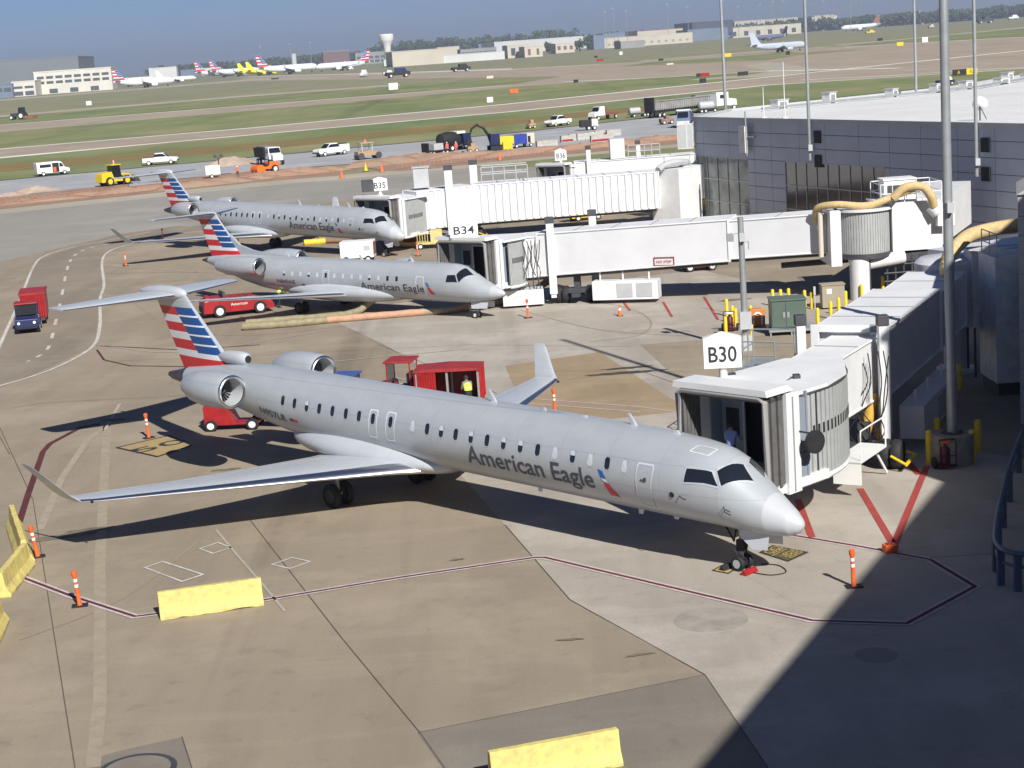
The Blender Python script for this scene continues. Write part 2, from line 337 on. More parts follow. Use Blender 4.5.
# slabs on the apron
sheet('slab', [(570, 600), (505, 525), (440, 452), (520, 440), (720, 560), (800, 600), (1100, 580), (1100, 900), (850, 900), (705, 675), (640, 640)], CONCG, .004)
sheet('slab', [(780, 470), (900, 440), (1100, 470), (1100, 620), (800, 606), (722, 562), (620, 505)], CONCG, .008)
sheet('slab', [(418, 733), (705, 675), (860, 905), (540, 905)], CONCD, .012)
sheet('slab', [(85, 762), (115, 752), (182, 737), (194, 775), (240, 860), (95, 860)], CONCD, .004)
sheet('slab', [(268, 290), (330, 310), (470, 296), (700, 270), (840, 300), (830, 330), (640, 345), (700, 400), (690, 440), (610, 420), (470, 395), (385, 345)], CONCG, .004)
sheet('slab', [(505, 366), (600, 352), (665, 395), (690, 410), (560, 425), (520, 400)], CONCT, .008)
sheet('slab', [(0, 218), (100, 203), (250, 190), (330, 200), (240, 222), (140, 232), (40, 245), (-60, 240)], TAXI2, .008)
for pts in ([(505, 525), (570, 600), (705, 675), (860, 905)], [(0, 400), (-60, 405)], [(33, 500), (75, 768), (95, 860)], [(0, 428), (33, 500)], [(340, 636), (420, 733), (540, 905)], [(250, 520), (340, 636)],
            [(418, 733), (705, 675)], [(0, 437), (10, 455)], [(100, 362), (200, 358), (470, 345), (640, 347), (840, 348)], [(540, 371), (690, 372)], [(0, 410), (45, 403), (200, 395)],
            [(0, 303), (60, 301)], [(182, 737), (194, 775)], [(380, 345), (500, 395)], [(565, 380), (640, 371), (700, 392)], [(0, 236), (220, 226), (420, 240)], [(900, 560), (1024, 552)]):
    stripe('slab_joint', pts, .03, JOINT, .016)
# safety envelope round the near stand: pale-dark-pale triple line
ENV1 = [(20, 577), (70, 596), (135, 617), (159, 614)]; ENV2 = [(261, 601), (400, 578), (535, 558), (545, 558), (680, 590), (812, 621), (907, 624), (975, 587), (930, 560), (860, 547), (770, 532)]
MARKL = mat('faded_pink_marking', (.60, .50, .48), .85, var=.3, scale=3)
for e in (ENV1, ENV2):
    stripe('safety_line', e, .34, MARKL, .02); stripe('safety_line', e, .13, PAINTK, .024)
stripe('safety_line', [(18, 527), (28, 495), (43, 452), (50, 444), (80, 428), (100, 424)], .26, PAINTK, .02)
for e in ([(860, 489), (895, 548)], [(893, 548), (927, 466)], [(905, 459), (919, 475)], [(798, 500), (812, 538)]): stripe('safety_line', e, .24, PAINTR, .022)
for e in ([(97, 350), (104, 360), (130, 366), (200, 367)], [(100, 346), (180, 350), (260, 345)]): stripe('safety_line', e, .13, PAINTK, .02)
for e in ([(630, 311), (624, 303)], [(672, 317), (663, 302)], [(718, 320), (704, 297)]): stripe('safety_line', e, .16, PAINTR, .02)
for e in ([(395, 378), (520, 398), (640, 407), (690, 414)], [(395, 383), (520, 403), (640, 412)]): stripe('safety_line', e, .10, MARKL, .02)
# service road white lines
def smooth(pts, n=6):
    out = []
    for i in range(len(pts) - 1):
        p0, p1, p2, p3 = pts[max(i - 1, 0)], pts[i], pts[i + 1], pts[min(i + 2, len(pts) - 1)]
        for k in range(n):
            t = k / n; out.append(tuple(.5 * ((2 * p1[j]) + (-p0[j] + p2[j]) * t + (2 * p0[j] - 5 * p1[j] + 4 * p2[j] - p3[j]) * t * t + (-p0[j] + 3 * p1[j] - 3 * p2[j] + p3[j]) * t ** 3) for j in range(len(p1))))
    return out + [pts[-1]]
sheet('service_road', [(-80, 420), (0, 388), (60, 362), (95, 345), (99, 300), (104, 283), (101, 262), (112, 249), (150, 238), (210, 228), (180, 226), (120, 234), (60, 250), (35, 262), (12, 320), (-5, 350), (-80, 380)], ground_mat('polished_road_concrete', (.285, .235, .175), (.25, .21, .16), (.18, .15, .115), .05, .3, .5, .3, .3), .012)
stripe('road_line', smooth([(-20, 392), (0, 386), (40, 374), (72, 360), (94, 345), (100, 325), (100, 300), (104, 285), (102, 262), (110, 251), (135, 243), (165, 237)]), .22, PAINTW, .02)
stripe('road_line', smooth([(-12, 372), (0, 345), (18, 305), (33, 268), (45, 256), (75, 247), (110, 240), (150, 232)]), .22, PAINTW, .02)
dash = smooth([(27, 362), (47, 350), (55, 325), (62, 295), (67, 270), (74, 256), (90, 248), (115, 243)], 10)
for i in range(0, len(dash) - 3, 5): stripe('road_line', dash[i:i + 3], .22, PAINTW, .02)
for e in ([(104, 266), (250, 276)], [(106, 273), (230, 272)], [(97, 345), (150, 352), (240, 354)], [(200, 374), (330, 362), (470, 349)], [(200, 352), (260, 342), (330, 330)], [(120, 404), (105, 430)]): stripe('road_line', e, .16, mat('faint_white_marking', (.42, .38, .31), .85, var=.2, scale=3), .02)
FAINT = MATS['faint_white_marking']
for e in ([(107, 425), (100, 560), (100, 700), (93, 768)], ): stripe('worn_line', e, .36, mat('very_faint_marking', (.352, .299, .212), .9, var=.2, scale=2), .014)
for e in ([(88, 440), (62, 478), (40, 530)], [(110, 424), (88, 440)]): stripe('worn_line', e, .3, mat('very_faint_marking2', (.37, .315, .228), .9, var=.2, scale=2), .014)
for e in ([(216, 530), (235, 553), (262, 584), (285, 612)],): stripe('worn_line', e, .09, FAINT, .02)
stripe('marking_box', [(145, 568), (163, 562), (203, 575), (182, 582)], .09, PAINTW, .02, closed=True)
stripe('marking_box', [(200, 549), (218, 543), (231, 548), (213, 554)], .08, PAINTW, .02, closed=True)
stripe('marking_box', [(272, 565), (292, 558), (310, 562), (290, 569)], .08, PAINTW, .02, closed=True)
stripe('bag_lane_line', [(700, 307), (757, 318)], .12, FAINT, .02)
TYRE = ground_mat('tyre_scuff', (.285, .24, .17), (.31, .26, .18), (.25, .21, .15), .5, 2.)
for e in ([(560, 300), (620, 306), (650, 320), (640, 335), (590, 342)], [(520, 310), (600, 330), (690, 336)], [(20, 640), (120, 600), (200, 540)], [(130, 300), (180, 330), (260, 335), (350, 325)], [(20, 235), (150, 225), (300, 205)], [(60, 242), (200, 228), (330, 212)]):
    stripe('tyre_mark', smooth(e, 5), .11, TYRE, .013)
HAZE = .00011
# ------------------------------------------------------------------ aircraft
def interp(x, T, k):
    if x <= T[0][0]: return T[0][k]
    for a, b in zip(T, T[1:]):
        if x <= b[0]: return a[k] + (b[k] - a[k]) * (x - a[0]) / (b[0] - a[0])
    return T[-1][k]
class Body:
    """fuselage: stations (x, top, bottom, half width), x rising toward the nose"""
    def __init__(s, st): s.st = sorted(st)
    def ringpar(s, x):
        t, b, w = (interp(x, s.st, k) for k in (1, 2, 3)); return (t + b) / 2, (t - b) / 2, w
    def pt(s, x, ang, off=0.):
        z, h, w = s.ringpar(x); g = R(ang); return (x, -(w + off) * math.cos(g), z + (h + off) * math.sin(g))
    def mesh(s, x0, x1, step, mb, m=0, n=56, off=0., capm=None):
        xs = [x0 + (x1 - x0) * k / max(1, round((x1 - x0) / step)) for k in range(max(1, round((x1 - x0) / step)) + 1)]
        return mb.rings([[s.pt(x, 360 * k / n, off) for k in range(n)] for x in xs], m)
    def patch(s, mb, P, off=.008, n=4, k=3, m=0):
        """P: corners (x, angle) 00,01,11,10"""
        vs = []; fs = []
        for i in range(n + 1):
            for j in range(k + 1):
                u, v = i / n, j / k
                x = (1 - u) * ((1 - v) * P[0][0] + v * P[1][0]) + u * ((1 - v) * P[3][0] + v * P[2][0])
                a = (1 - u) * ((1 - v) * P[0][1] + v * P[1][1]) + u * ((1 - v) * P[3][1] + v * P[2][1])
                vs.append(s.pt(x, a, off))
        for i in range(n):
            for j in range(k): a = i * (k + 1) + j; fs.append((a, a + 1, a + k + 2, a + k + 1))
        return mb.add(vs, fs, m)
    def outline(s, mb, P, w=.05, off=.012, m=0, r=.08):
        """painted frame line round a door, rounded corners; P (x,ang) corners"""
        pts = []
        n = len(P)
        for i in range(n):
            a, b = P[i], P[(i + 1) % n]
            for k in range(9): t = r + (1 - 2 * r) * k / 8; pts.append((a[0] + (b[0] - a[0]) * t, a[1] + (b[1] - a[1]) * t))
        cx = sum(p[0] for p in P) / n; ca = sum(p[1] for p in P) / n; N = len(pts); vs = []; fs = []
        hx = max(p[0] for p in P) - cx; ha = max(p[1] for p in P) - ca; wa = w / 1.3 * 57.3
        for x, a in pts:
            vs.append(s.pt(x, a, off)); vs.append(s.pt(x - (x - cx) / hx * w, a - (a - ca) / ha * wa, off))
        for i in range(N): j = (i + 1) % N; fs.append((2 * i, 2 * j, 2 * j + 1, 2 * i + 1))
        return mb.add(vs, fs, m)
    def text(s, name, txt, x0, x1, ang, height, mm, parent, off=.01):
        """lettering wrapped on the starboard side, baseline at ang (deg)"""
        me = text_mesh(txt, 1, .0, .012); bm = bmesh.new(); bm.from_mesh(me)
        ys = [v.co.y for v in bm.verts]; xs = [v.co.x for v in bm.verts]; lo, hi = min(xs), max(xs); caph = .729
        for k in range(-3, 10):
            bmesh.ops.bisect_plane(bm, geom=bm.verts[:] + bm.edges[:] + bm.faces[:], plane_co=(0, k * .1, 0), plane_no=(0, 1, 0))
        for v in bm.verts:
            x = x0 + (v.co.x - lo) / (hi - lo) * (x1 - x0); a = ang + v.co.y / caph * height / s.ringpar(x)[1] * 57.3
            v.co = s.pt(x, a, off)
        bm.normal_update(); bm.to_mesh(me); bm.free(); me.materials.clear(); me.materials.append(mm); me.name = name
        o = bpy.data.objects.new(name, me); sc.collection.objects.link(o); o.parent = parent; return o

def foil_ring(le, chord, th, span_axis, n=9, tw=0.):
    """closed airfoil ring: le point, chord along -x, thickness direction = third axis"""
    up_ = []; lo_ = []
    for k in range(n + 1):
        u = (1 - math.cos(math.pi * k / n)) / 2
        t = th * (2.97 * math.sqrt(u) - 1.26 * u - 3.52 * u * u + 2.84 * u ** 3 - 1.03 * u ** 4) * .5 * chord
        up_.append((u, t)); lo_.append((u, -t * (.7 if span_axis == 'y' else 1)))
    ring = up_[::-1] + lo_[1:-1]
    if span_axis == 'y': return [(le[0] - u * chord, le[1], le[2] + t) for u, t in ring]
    return [(le[0] - u * chord, le[1] + t, le[2]) for u, t in ring]
def foil(mb, secs, axis='y', n=9, m=0, le_m=None, lef=.1):
    rings = [foil_ring(le, c, th, axis, n) for le, c, th in secs]
    N = len(rings[0]); vs = [p for r in rings for p in r]; fs = []; ms = []
    for i in range(len(rings) - 1):
        for j in range(N):
            a, b = i * N + j, i * N + (j + 1) % N; fs.append((a, b, b + N, a + N))
            u = (j + .5 if j < n else 2 * n - j - .5) / n   # 1 at trailing edge .. 0 at leading
            jj = abs(j + .5 - n)
            ms.append(le_m if (le_m is not None and jj < len(rings[0]) * lef) else m)
    fs += [tuple(range(N))[::-1], tuple((len(rings) - 1) * N + j for j in range(N))]; ms += [m, m]
    return mb.add(vs, fs, ms)

def wheel_parts(parent, x, y, r, w, name='wheel', rimm=None):
    mb = MB(); rr = r
    mb.lathe([(-w / 2, rr * .6), (-w / 2, rr * .9), (-w * .3, rr), (w * .3, rr), (w / 2, rr * .9), (w / 2, rr * .6)], (x, y, r), 'y', 22)
    o = mb.build(name, BLACK, parent, 40)
    rb = MB(); rb.lathe([(-w / 2 - .01, rr * .58), (-w * .3, rr * .5), (-w * .3, rr * .18), (-w * .55, rr * .16), (-w * .55, .0)], (x, y, r), 'y', 18)
    rb.lathe([(w / 2 + .01, rr * .58), (w * .3, rr * .5), (w * .3, rr * .18), (w * .55, rr * .16), (w * .55, .0)], (x, y, r), 'y', 18)
    rb.build('rim', rimm or WHITE2, o, 30); return o

def tail_fin(root, zs, chordf, thick, names=True):
    """fin with the striped livery, rows cut at the stripe edges. zs: (z0, z1, ztopstripe); chordf(z)->(le,te)"""
    z0, z1, zt, zb = zs
    H = zt - zb
    red = [(1.0, .865), (.745, .60), (.475, .315), (.20, 0)]
    red = [(zb + a * H, zb + b * H) for a, b in red]; z_r4 = red[-1][0]
    bt = [zt - k * (zt - z_r4 - .055 * H) / 5 for k in range(6)]
    blue = [(bt[k], bt[k] - (bt[0] - bt[1]) * .82) for k in range(5)]
    cuts = sorted(set([round(z, 4) for z in [z0, z1, zt, zb] + [q for r in red + blue for q in r] if z0 <= z <= z1]))
    us = [0, .012, .04, .09, .16, .25, .36, .5, .62, .75, .88, 1.0]
    mb = MB(); rings = []
    for z in cuts:
        le, te = chordf(z); c = le - te; th = thick(z)
        half = [(u, th * (2.97 * math.sqrt(u) - 1.26 * u - 3.52 * u * u + 2.84 * u ** 3 - 1.03 * u ** 4) * .5) for u in us]
        ring = [(le - u * c, t, z) for u, t in half[::-1]] + [(le - u * c, -t, z) for u, t in half[1:-1]]
        rings.append(ring)
    N = len(rings[0]); vs = [p for r in rings for p in r]; fs = []; ms = []
    for i in range(len(cuts) - 1):
        zm = (cuts[i] + cuts[i + 1]) / 2
        for j in range(N):
            a, b = i * N + j, i * N + (j + 1) % N; fs.append((a, b, b + N, a + N))
            k = len(us) - 1
            jm = j + .5; idx = k - jm if jm < k else jm - k     # 0 at leading edge
            u = us[min(int(idx), k)] * .5 + us[min(int(idx) + 1, k)] * .5
            slant = .50
            isred = any(b_ <= zm <= a_ for a_, b_ in red); isblue = any(b_ <= zm <= a_ for a_, b_ in blue)
            if zm < z_r4: mt = 1 if u > .06 else 0
            elif zm > zt: mt = 0
            elif u > slant: mt = 1 if isred else 3
            elif u > .045: mt = 2 if isblue else 3
            else: mt = 0
            ms.append(mt)
    fs += [tuple(range(N))[::-1], tuple((len(rings) - 1) * N + j for j in range(N))]; ms += [0, 0]
    mb.add(vs, fs, ms)
    return mb.build('fin', [SILVER, TAILRED, TAILBLUE, TAILWHITE], root, 35)

def engine(root, x, y, z, L, r_lip, r_max, r_end, inboard):
    mb = MB()
    mb.lathe([(-.02, r_lip * .985), (-.10, r_lip * 1.06), (-.35, r_lip * 1.13), (-L * .3, r_max), (-L * .55, r_max * .985), (-L * .8, r_max * .84), (-L, r_end), (-L, r_end * .93), (-L + .5, r_end * .85)], (x, y, z), 'x', 40, cap=False)
    e = mb.build('engine', SILVER, root, 40)
    lip = MB(); lip.lathe([(-.11, r_lip * 1.068), (-.04, r_lip * 1.035), (0, r_lip * .97), (.0, r_lip * .93), (-.05, r_lip * .89), (-.14, r_lip * .87)], (x, y, z), 'x', 40, cap=False); lip.build('inlet_lip', CHROME, e, 60)
    du = MB(); du.lathe([(-.13, r_lip * .872), (-.5, r_lip * .84), (-.95, r_lip * .86)], (x, y, z), 'x', 36, cap=False); du.build('inlet_duct', MGREY if r_lip < .6 else LGREY, e, 60)
    fb = MB(); nb = 24
    for k in range(nb):
        t = 2 * math.pi * k / nb; c_, s_ = math.cos(t), math.sin(t); c2, s2 = math.cos(t + .2), math.sin(t + .2); ro = r_lip * .85; ri = .16
        fb.add([(x - .85, y + c_ * ri, z + s_ * ri), (x - .85, y + c_ * ro, z + s_ * ro), (x - .98, y + c2 * ro, z + s2 * ro), (x - .98, y + c2 * ri, z + s2 * ri)], [(0, 1, 2, 3)])
    fb.lathe([(-1.0, r_lip * .86), (-1.02, .02)], (x, y, z), 'x', 24, 1); fb.build('fan', [MGREY, BLACK], e)
    sp = MB(); sp.lathe([(-.95, .20), (-.8, .16), (-.66, .09), (-.58, .01)], (x, y, z), 'x', 20); sp.build('spinner', DGREY, e, 50)
    ex = MB(); ex.lathe([(-L + .35, r_end * .9), (-L + .35, r_end * .5), (-L - .05, r_end * .4), (-L - .35, .03)], (x, y, z), 'x', 24); ex.build('exhaust_cone', DGREY, e, 40)
    py = MB(); s_ = 1 if y > 0 else -1
    foil(py, [((x - .9, s_ * inboard, z), 2.9, .11), ((x - 1.1, y - s_ * r_max * .7, z), 2.3, .11)]); py.build('pylon', LSILVER, e, 40)
    return e

def gear_leg(root, x, y, zt, r, w, gap, name='main_gear', rim=None, doors=True):
    mb = MB(); mb.cyl((x, y, zt), (x, y, r + .1), .075, .06, 10); mb.cyl((x, y - gap, r), (x, y + gap, r), .05, n=8)
    mb.tube([(x + .05, y, zt * .85), (x + .45, y, zt)], .035); mb.tube([(x - .08, y, r + .5), (x - .28, y, r + .38), (x - .05, y, r + .1)], .03)
    g = mb.build(name, LGREY, root, 40)
    for s_ in (-1, 1): wheel_parts(g, x, y + s_ * gap, r, w, rimm=rim or (DGREY if name == 'main_gear' else MGREY))  # main gear rims coloured darker to stand for the shade under the jet
    return g

def crj900(label, loc, yaw, reg=None, light=True):
    root = thing('jet_airliner', label, 'airliner', loc, yaw, 'regional jets parked at the gates')
    st = [(2.39, 1.80, 1.74, .03), (2.35, 1.9, 1.64, .12), (2.25, 2.0, 1.52, .22), (2.0, 2.2, 1.40, .40), (1.4, 2.58, 1.32, .66), (.9, 2.92, 1.30, .84), (.5, 3.24, 1.31, .96), (.17, 3.53, 1.33, 1.06), (-.4, 3.78, 1.36, 1.16), (-.9, 3.88, 1.37, 1.24), (-1.45, 3.95, 1.38, 1.29), (-3, 4.07, 1.40, 1.345), (-6, 4.13, 1.45, 1.345), (-10, 4.2, 1.52, 1.345), (-16, 4.30, 1.62, 1.345), (-20, 4.36, 1.69, 1.345), (-22, 4.39, 1.9, 1.3), (-24, 4.39, 2.2, 1.18), (-26, 4.30, 2.55, .95), (-28, 4.08, 2.85, .65), (-29.6, 3.85, 3.05, .42), (-30.75, 3.6, 3.2, .25)]
    B = Body(st); fu = MB(); B.mesh(-29.5, 1.35, .2, fu); f = fu.build('fuselage', SILVER, root, 50)
    nb = MB(); B.mesh(1.35, 2.39, .05, nb); nb.build('radome', mat('radome_grey', (.46, .475, .49), .42), f, 50)
    tc = MB(); B.mesh(-30.75, -29.5, .15, tc, off=-.01); tc.lathe([(-.4, .12), (0, .2)], (-30.7, 0, 3.41), 'x', 16); tc.build('tail_cone', mat('burnt_metal', (.16, .13, .14), .4, metal=.7, var=.3, scale=3), f, 50)
    # cockpit glazing
    ck = MB()
    def pane(P, o=.02):
        q = MB(); B.patch(q, P, .022, 5, 5); p = q.build('cockpit_window', GLASS, f, 60)
        e = MB(); B.patch(e, [(P[0][0] - (.05 if P[0][0] < P[3][0] else -.05), P[0][1] - (3 if P[0][1] < P[1][1] else -3)), (P[1][0] - .05, P[1][1] + (3 if P[0][1] < P[1][1] else -3)), (P[2][0] + .05, P[2][1] + (3 if P[0][1] < P[1][1] else -3)), (P[3][0] + .05, P[3][1] - (3 if P[0][1] < P[1][1] else -3))], .012, 5, 5)
        e.build('window_frame', LSILVER, p, 60)
    pane([(-1.12, 12), (-1.10, 31), (-.26, 37), (.03, 21)])
    pane([(.14, 24), (-.12, 42), (.33, 82), (.80, 72)])
    pane([(.14, 156), (-.12, 138), (.33, 98), (.80, 108)])
    pane([(-1.12, 168), (-1.10, 149), (-.26, 143), (.03, 159)])
    # cabin windows
    ws = [(-21.31, 0), (-20.55, 0), (-19.77, 1), (-19.0, 0), (-18.2, 0), (-17.4, 0), (-16.63, 0), (-15.83, 0), (-14.84, 0), (-13.62, 2), (-12.84, 0), (-12.1, 1), (-11.35, 0), (-10.57, 1), (-9.77, 0), (-8.96, 1), (-8.15, 1), (-7.34, 0), (-6.54, 2), (-5.74, 1), (-4.96, 2), (-4.22, 0), (-3.49, 2)]
    oct_ = lambda x, a, w, h: [(x - w, a - h * .6), (x - w, a + h * .6), (x - w * .55, a + h), (x + w * .55, a + h), (x + w, a + h * .6), (x + w, a - h * .6), (x + w * .55, a - h), (x - w * .55, a - h)]
    SHADE = mat('window_shade', (.52, .54, .57), .5)
    for x, k in ws:
        q = MB(); a0 = 15.5
        q.add([B.pt(px_, pa, .006) for px_, pa in oct_(x, a0, .155, 10.5)], [tuple(range(8))], 1)
        q.add([B.pt(px_, pa, .012) for px_, pa in oct_(x, a0, .105, 8.2)], [tuple(range(8))], 0 if k < 2 else 2)
        if k == 1: q.add([B.pt(px_, pa, .018) for px_, pa in ((x - .105, a0 + 1.5), (x - .105, a0 + 5), (x - .06, a0 + 8.2), (x + .06, a0 + 8.2), (x + .105, a0 + 5), (x + .105, a0 + 1.5))], [tuple(range(6))], 2)
        q.build('cabin_window', [GLASS, SILVER, SHADE], f)
    for P in ([(-16.1, -15), (-16.05, 30), (-15.58, 30), (-15.6, -15)], [(-15.12, -15), (-15.08, 31), (-14.58, 31), (-14.62, -15)]):
        q = MB(); B.outline(q, P, .045); q.build('emergency_exit', TAILWHITE, f)
    q = MB(); B.patch(q, [(-3.0, -42), (-2.97, 25), (-2.27, 25.5), (-2.5, -43)], .008, 3, 14, 0); B.outline(q, [(-3.05, -40), (-2.98, 25), (-2.27, 26), (-2.52, -43)], .06, .016, 1)
    d = q.build('service_door', [SILVER, NOSEW], f, 60)
    h_ = MB(); h_.cbox(B.pt(-2.68, 2, .03), (.22, .02, .04), 0, ry=.1); h_.cbox(B.pt(-2.62, 4, .02), (.08, .02, .09), 0); h_.build('door_handle', DGREY, d)
    # lettering
    B.text('lettering', 'American Eagle', -10.85, -4.85, -25.3, .69, LETTER, f)
    B.text('registration', reg or 'N957LR', -23.0, -21.2, -22.5, .30, LETTER, f)
    q = MB(); B.patch(q, [(-20.95, -18), (-20.95, -13), (-20.75, -13), (-20.75, -18)], .012, m=1); B.patch(q, [(-20.75, -18), (-20.75, -13), (-20.45, -13), (-20.45, -18)], .012, m=0); q.build('flag', [TAILRED, NAVY], f)
    q = MB()
    B.patch(q, [(-4.62, 5.5), (-4.42, 3.5), (-4.28, -7), (-4.50, -6)], .012, 5, 3, 0)
    B.patch(q, [(-4.50, -6.5), (-4.28, -7.5), (-4.22, -12.5), (-4.40, -11)], .012, 3, 3, 2)
    B.patch(q, [(-4.40, -12.5), (-4.20, -13.5), (-3.88, -34), (-4.28, -33)], .012, 6, 3, 1)
    q.build('emblem', [mat('emblem_blue', (.0, .12, .42), .4), TAILRED, TAILWHITE], f)
    # small nose details
    q = MB(); q.tube([B.pt(-1.3, -9, .02), B.pt(-1.1, -9, .14), B.pt(-.95, -9, .16)], .02, 6); q.tube([B.pt(.25, -6, .02), B.pt(.3, -6, .12), B.pt(.5, -6, .13)], .02, 6); q.tube([B.pt(.25, -12, .02), B.pt(.3, -12, .1), B.pt(.5, -12, .11)], .02, 6)
    q.build('pitot_probe', DGREY, f)
    q = MB(); q.cyl(B.pt(-1.6, -10, 0), B.pt(-1.6, -10, .02), .09, n=14); q.build('static_port', BLACK, f)
    q = MB(); B.outline(q, [(-1.3, 56), (-1.2, 72), (-.5, 78), (-.6, 58)], .04, .014); q.build('escape_hatch', TAILWHITE, f)
    for xa, hh, c in ((-4.0, .38, .3), (-10.5, .42, .34), (-2.2, .12, .4), (-8.1, .1, .2), (-6.2, .06, .3)):
        zt = B.ringpar(xa)[0] + B.ringpar(xa)[1]
        q = MB(); foil(q, [((xa, 0, zt - .02), c, .12), ((xa - hh * .8, 0, zt + hh), c * .55, .12)], 'z', 5); q.build('blade_antenna', NOSEW, f, 50)
    for xa, hh in ((-8.5, .22), (-3.9, .25), (-2.4, .18)):
        zt = B.ringpar(xa)[0] - B.ringpar(xa)[1]
        q = MB(); foil(q, [((xa, 0, zt + .02), .28, .12), ((xa - .1, 0, zt - hh), .18, .12)], 'z', 5); q.build('blade_antenna', NOSEW, f, 50)
    # belly fairing
    q = MB(); rr = []
    for k in range(27):
        t = k / 26; x = -12.6 - 9.2 * t; e = math.sin(math.pi * min(1, max(0, t))) ** .42 if 0 < t < 1 else 0
        w = .2 + 1.45 * e; zt_ = 1.75 + .72 * e + .25 * t; zb_ = 1.6 - .50 * e + .18 * t
        rr.append([(x, w * math.cos(2 * math.pi * j / 32), (zt_ + zb_) / 2 + (zt_ - zb_) / 2 * math.sin(2 * math.pi * j / 32)) for j in range(32)])
    q.rings(rr); q.build('wing_fairing', LSILVER, root, 50)
    # wings
    for s_ in (-1, 1):
        secs = [((-13.6, s_ * .9, 1.55), 5.6, .12), ((-14.25, s_ * 1.9, 1.62), 4.75, .125), ((-15.4, s_ * 4.2, 1.74), 3.75, .115), ((-17.2, s_ * 7.7, 1.9), 2.42, .11), ((-18.85, s_ * 11.0, 2.06), 1.5, .10), ((-19.1, s_ * 11.55, 2.12), 1.35, .10)]
        q = MB(); foil(q, secs, 'y', 14, 0, 1); w = q.build('wing', [LSILVER, CHROME], root, 45)
        q = MB(); foil(q, [((-19.1, s_ * 11.55, 2.12), 1.35, .10), ((-19.45, s_ * 11.74, 2.32), 1.2, .09), ((-20.55, s_ * 12.4, 3.3), .72, .08), ((-20.72, s_ * 12.46, 3.4), .5, .07)], 'y', 8); q.build('winglet', LSILVER, w, 45)
        for y_ in (3.4, 6.3, 9.0):
            te = -14.25 - 4.75 - (y_ - 1.9) * .19; zt = 1.55 + (y_ - 1) * .045
            q = MB(); q.lathe([(0, .02), (-.3, .09), (-.8, .11), (-1.2, .06), (-1.5, .02)], (te + 1.75, s_ * y_, zt - .03), 'x', 10); q.build('flap_fairing', LSILVER, w, 50)
        q = MB(); q.lathe([(0, .02), (.04, .05), (.1, .05), (.12, .02)], (-18.9, s_ * 11.3, 2.1), 'x', 8); q.build('navigation_light', GLASS, w, 50)
        q = MB(); th = .012
        for ya, yb in ((2.0, 6.4), (6.5, 8.2), (8.3, 11.0)):
            P = []
            for yy in (ya, yb):
                le = interp(yy, [(0.9, -13.6), (1.9, -14.25), (4.2, -15.4), (7.7, -17.2), (11, -18.85), (11.6, -19.1)], 1); c = interp(yy, [(.9, 5.6), (1.9, 4.75), (4.2, 3.75), (7.7, 2.42), (11, 1.5), (11.6, 1.35)], 1); zz = interp(yy, [(.9, 1.55), (1.9, 1.62), (4.2, 1.74), (7.7, 1.9), (11, 2.06), (11.6, 2.12)], 1)
                P.append((le - .74 * c, s_ * yy, zz + .045 * c * .74 + .005))
            q.tube(P, .018, 4)
        q.build('flap_gap', MGREY, w)
        engine(root, -23.13, s_ * 2.26, 3.78, 3.15, .62, .73, .37, 1.0)
        # horizontal stabiliser
        q = MB(); foil(q, [((-29.6, s_ * .1, 6.9), 3.1, .09), ((-31.5, s_ * 4.25, 6.82), 1.65, .08), ((-31.75, s_ * 4.38, 6.82), 1.25, .06)], 'y', 10, 0, 1, .06); q.build('stabiliser', [LSILVER, CHROME], root, 45)
        gear_leg(root, -17.3, s_ * 2.05, 1.65, .45, .24, .3)
    # fin
    le = lambda z: interp(z, [(3.4, -25.6), (4.4, -26.5), (6.9, -29.25), (7.1, -29.4)], 1)
    te = lambda z: interp(z, [(3.4, -29.9), (3.75, -29.95), (6.35, -31.35), (7.0, -31.7)], 1)
    fin = tail_fin(root, (3.45, 6.98, 6.42, 3.82), lambda z: (le(z), te(z)), lambda z: interp(z, [(3.4, .46), (7, .26)], 1))
    q = MB(); q.lathe([(0, .02), (-.12, .16), (-.5, .26), (-1.1, .31), (-1.9, .30), (-2.9, .2), (-3.6, .03)], (-29.25, 0, 6.98), 'x', 20); q.build('fin_bullet', LSILVER, fin, 50)
    q = MB(); q.lathe([(0, .17), (-.1, .25), (-.5, .30), (-1.3, .28), (-1.9, .16), (-2.3, .02)], (-25.2, 0, 4.52), 'x', 16); q.lathe([(.01, .16), (-.02, .12)], (-25.2, 0, 4.52), 'x', 14, 1); q.build('air_scoop', [LSILVER, BLACK], fin, 50)
    # nose gear
    g = gear_leg(root, 0, 0, 1.5, .24, .16, .2, 'nose_gear', LGREY)
    q = MB(); q.add([(.25, -.35, 1.42), (1.35, -.32, 1.42), (1.3, -.38, .92), (.75, -.40, .86), (.3, -.36, 1.15)], [(0, 1, 2, 3, 4)]); q.build('gear_door', NOSEW, g)
    q = MB(); q.add([(.25, .35, 1.42), (1.35, .32, 1.42), (1.3, .38, .92), (.75, .40, .86), (.3, .36, 1.15)], [(0, 1, 2, 3, 4)]); q.build('gear_door', NOSEW, g)
    q = MB(); q.cbox((.14, -.02, 1.25), (.1, .3, .22)); q.build('taxi_light', mat('lamp_glass', (.75, .68, .45), .2), g)
    q = MB(); q.cbox((.0, 0, .8), (.22, .3, .35), rz=.2); q.tube([(.1, .1, 1.3), (.16, .12, .9), (.08, .1, .5)], .03, 6); q.tube([(-.1, -.1, 1.3), (-.2, -.1, .9), (-.6, -.05, 1.4)], .035, 6); q.build('steering_link', BLACK, g)
    return root

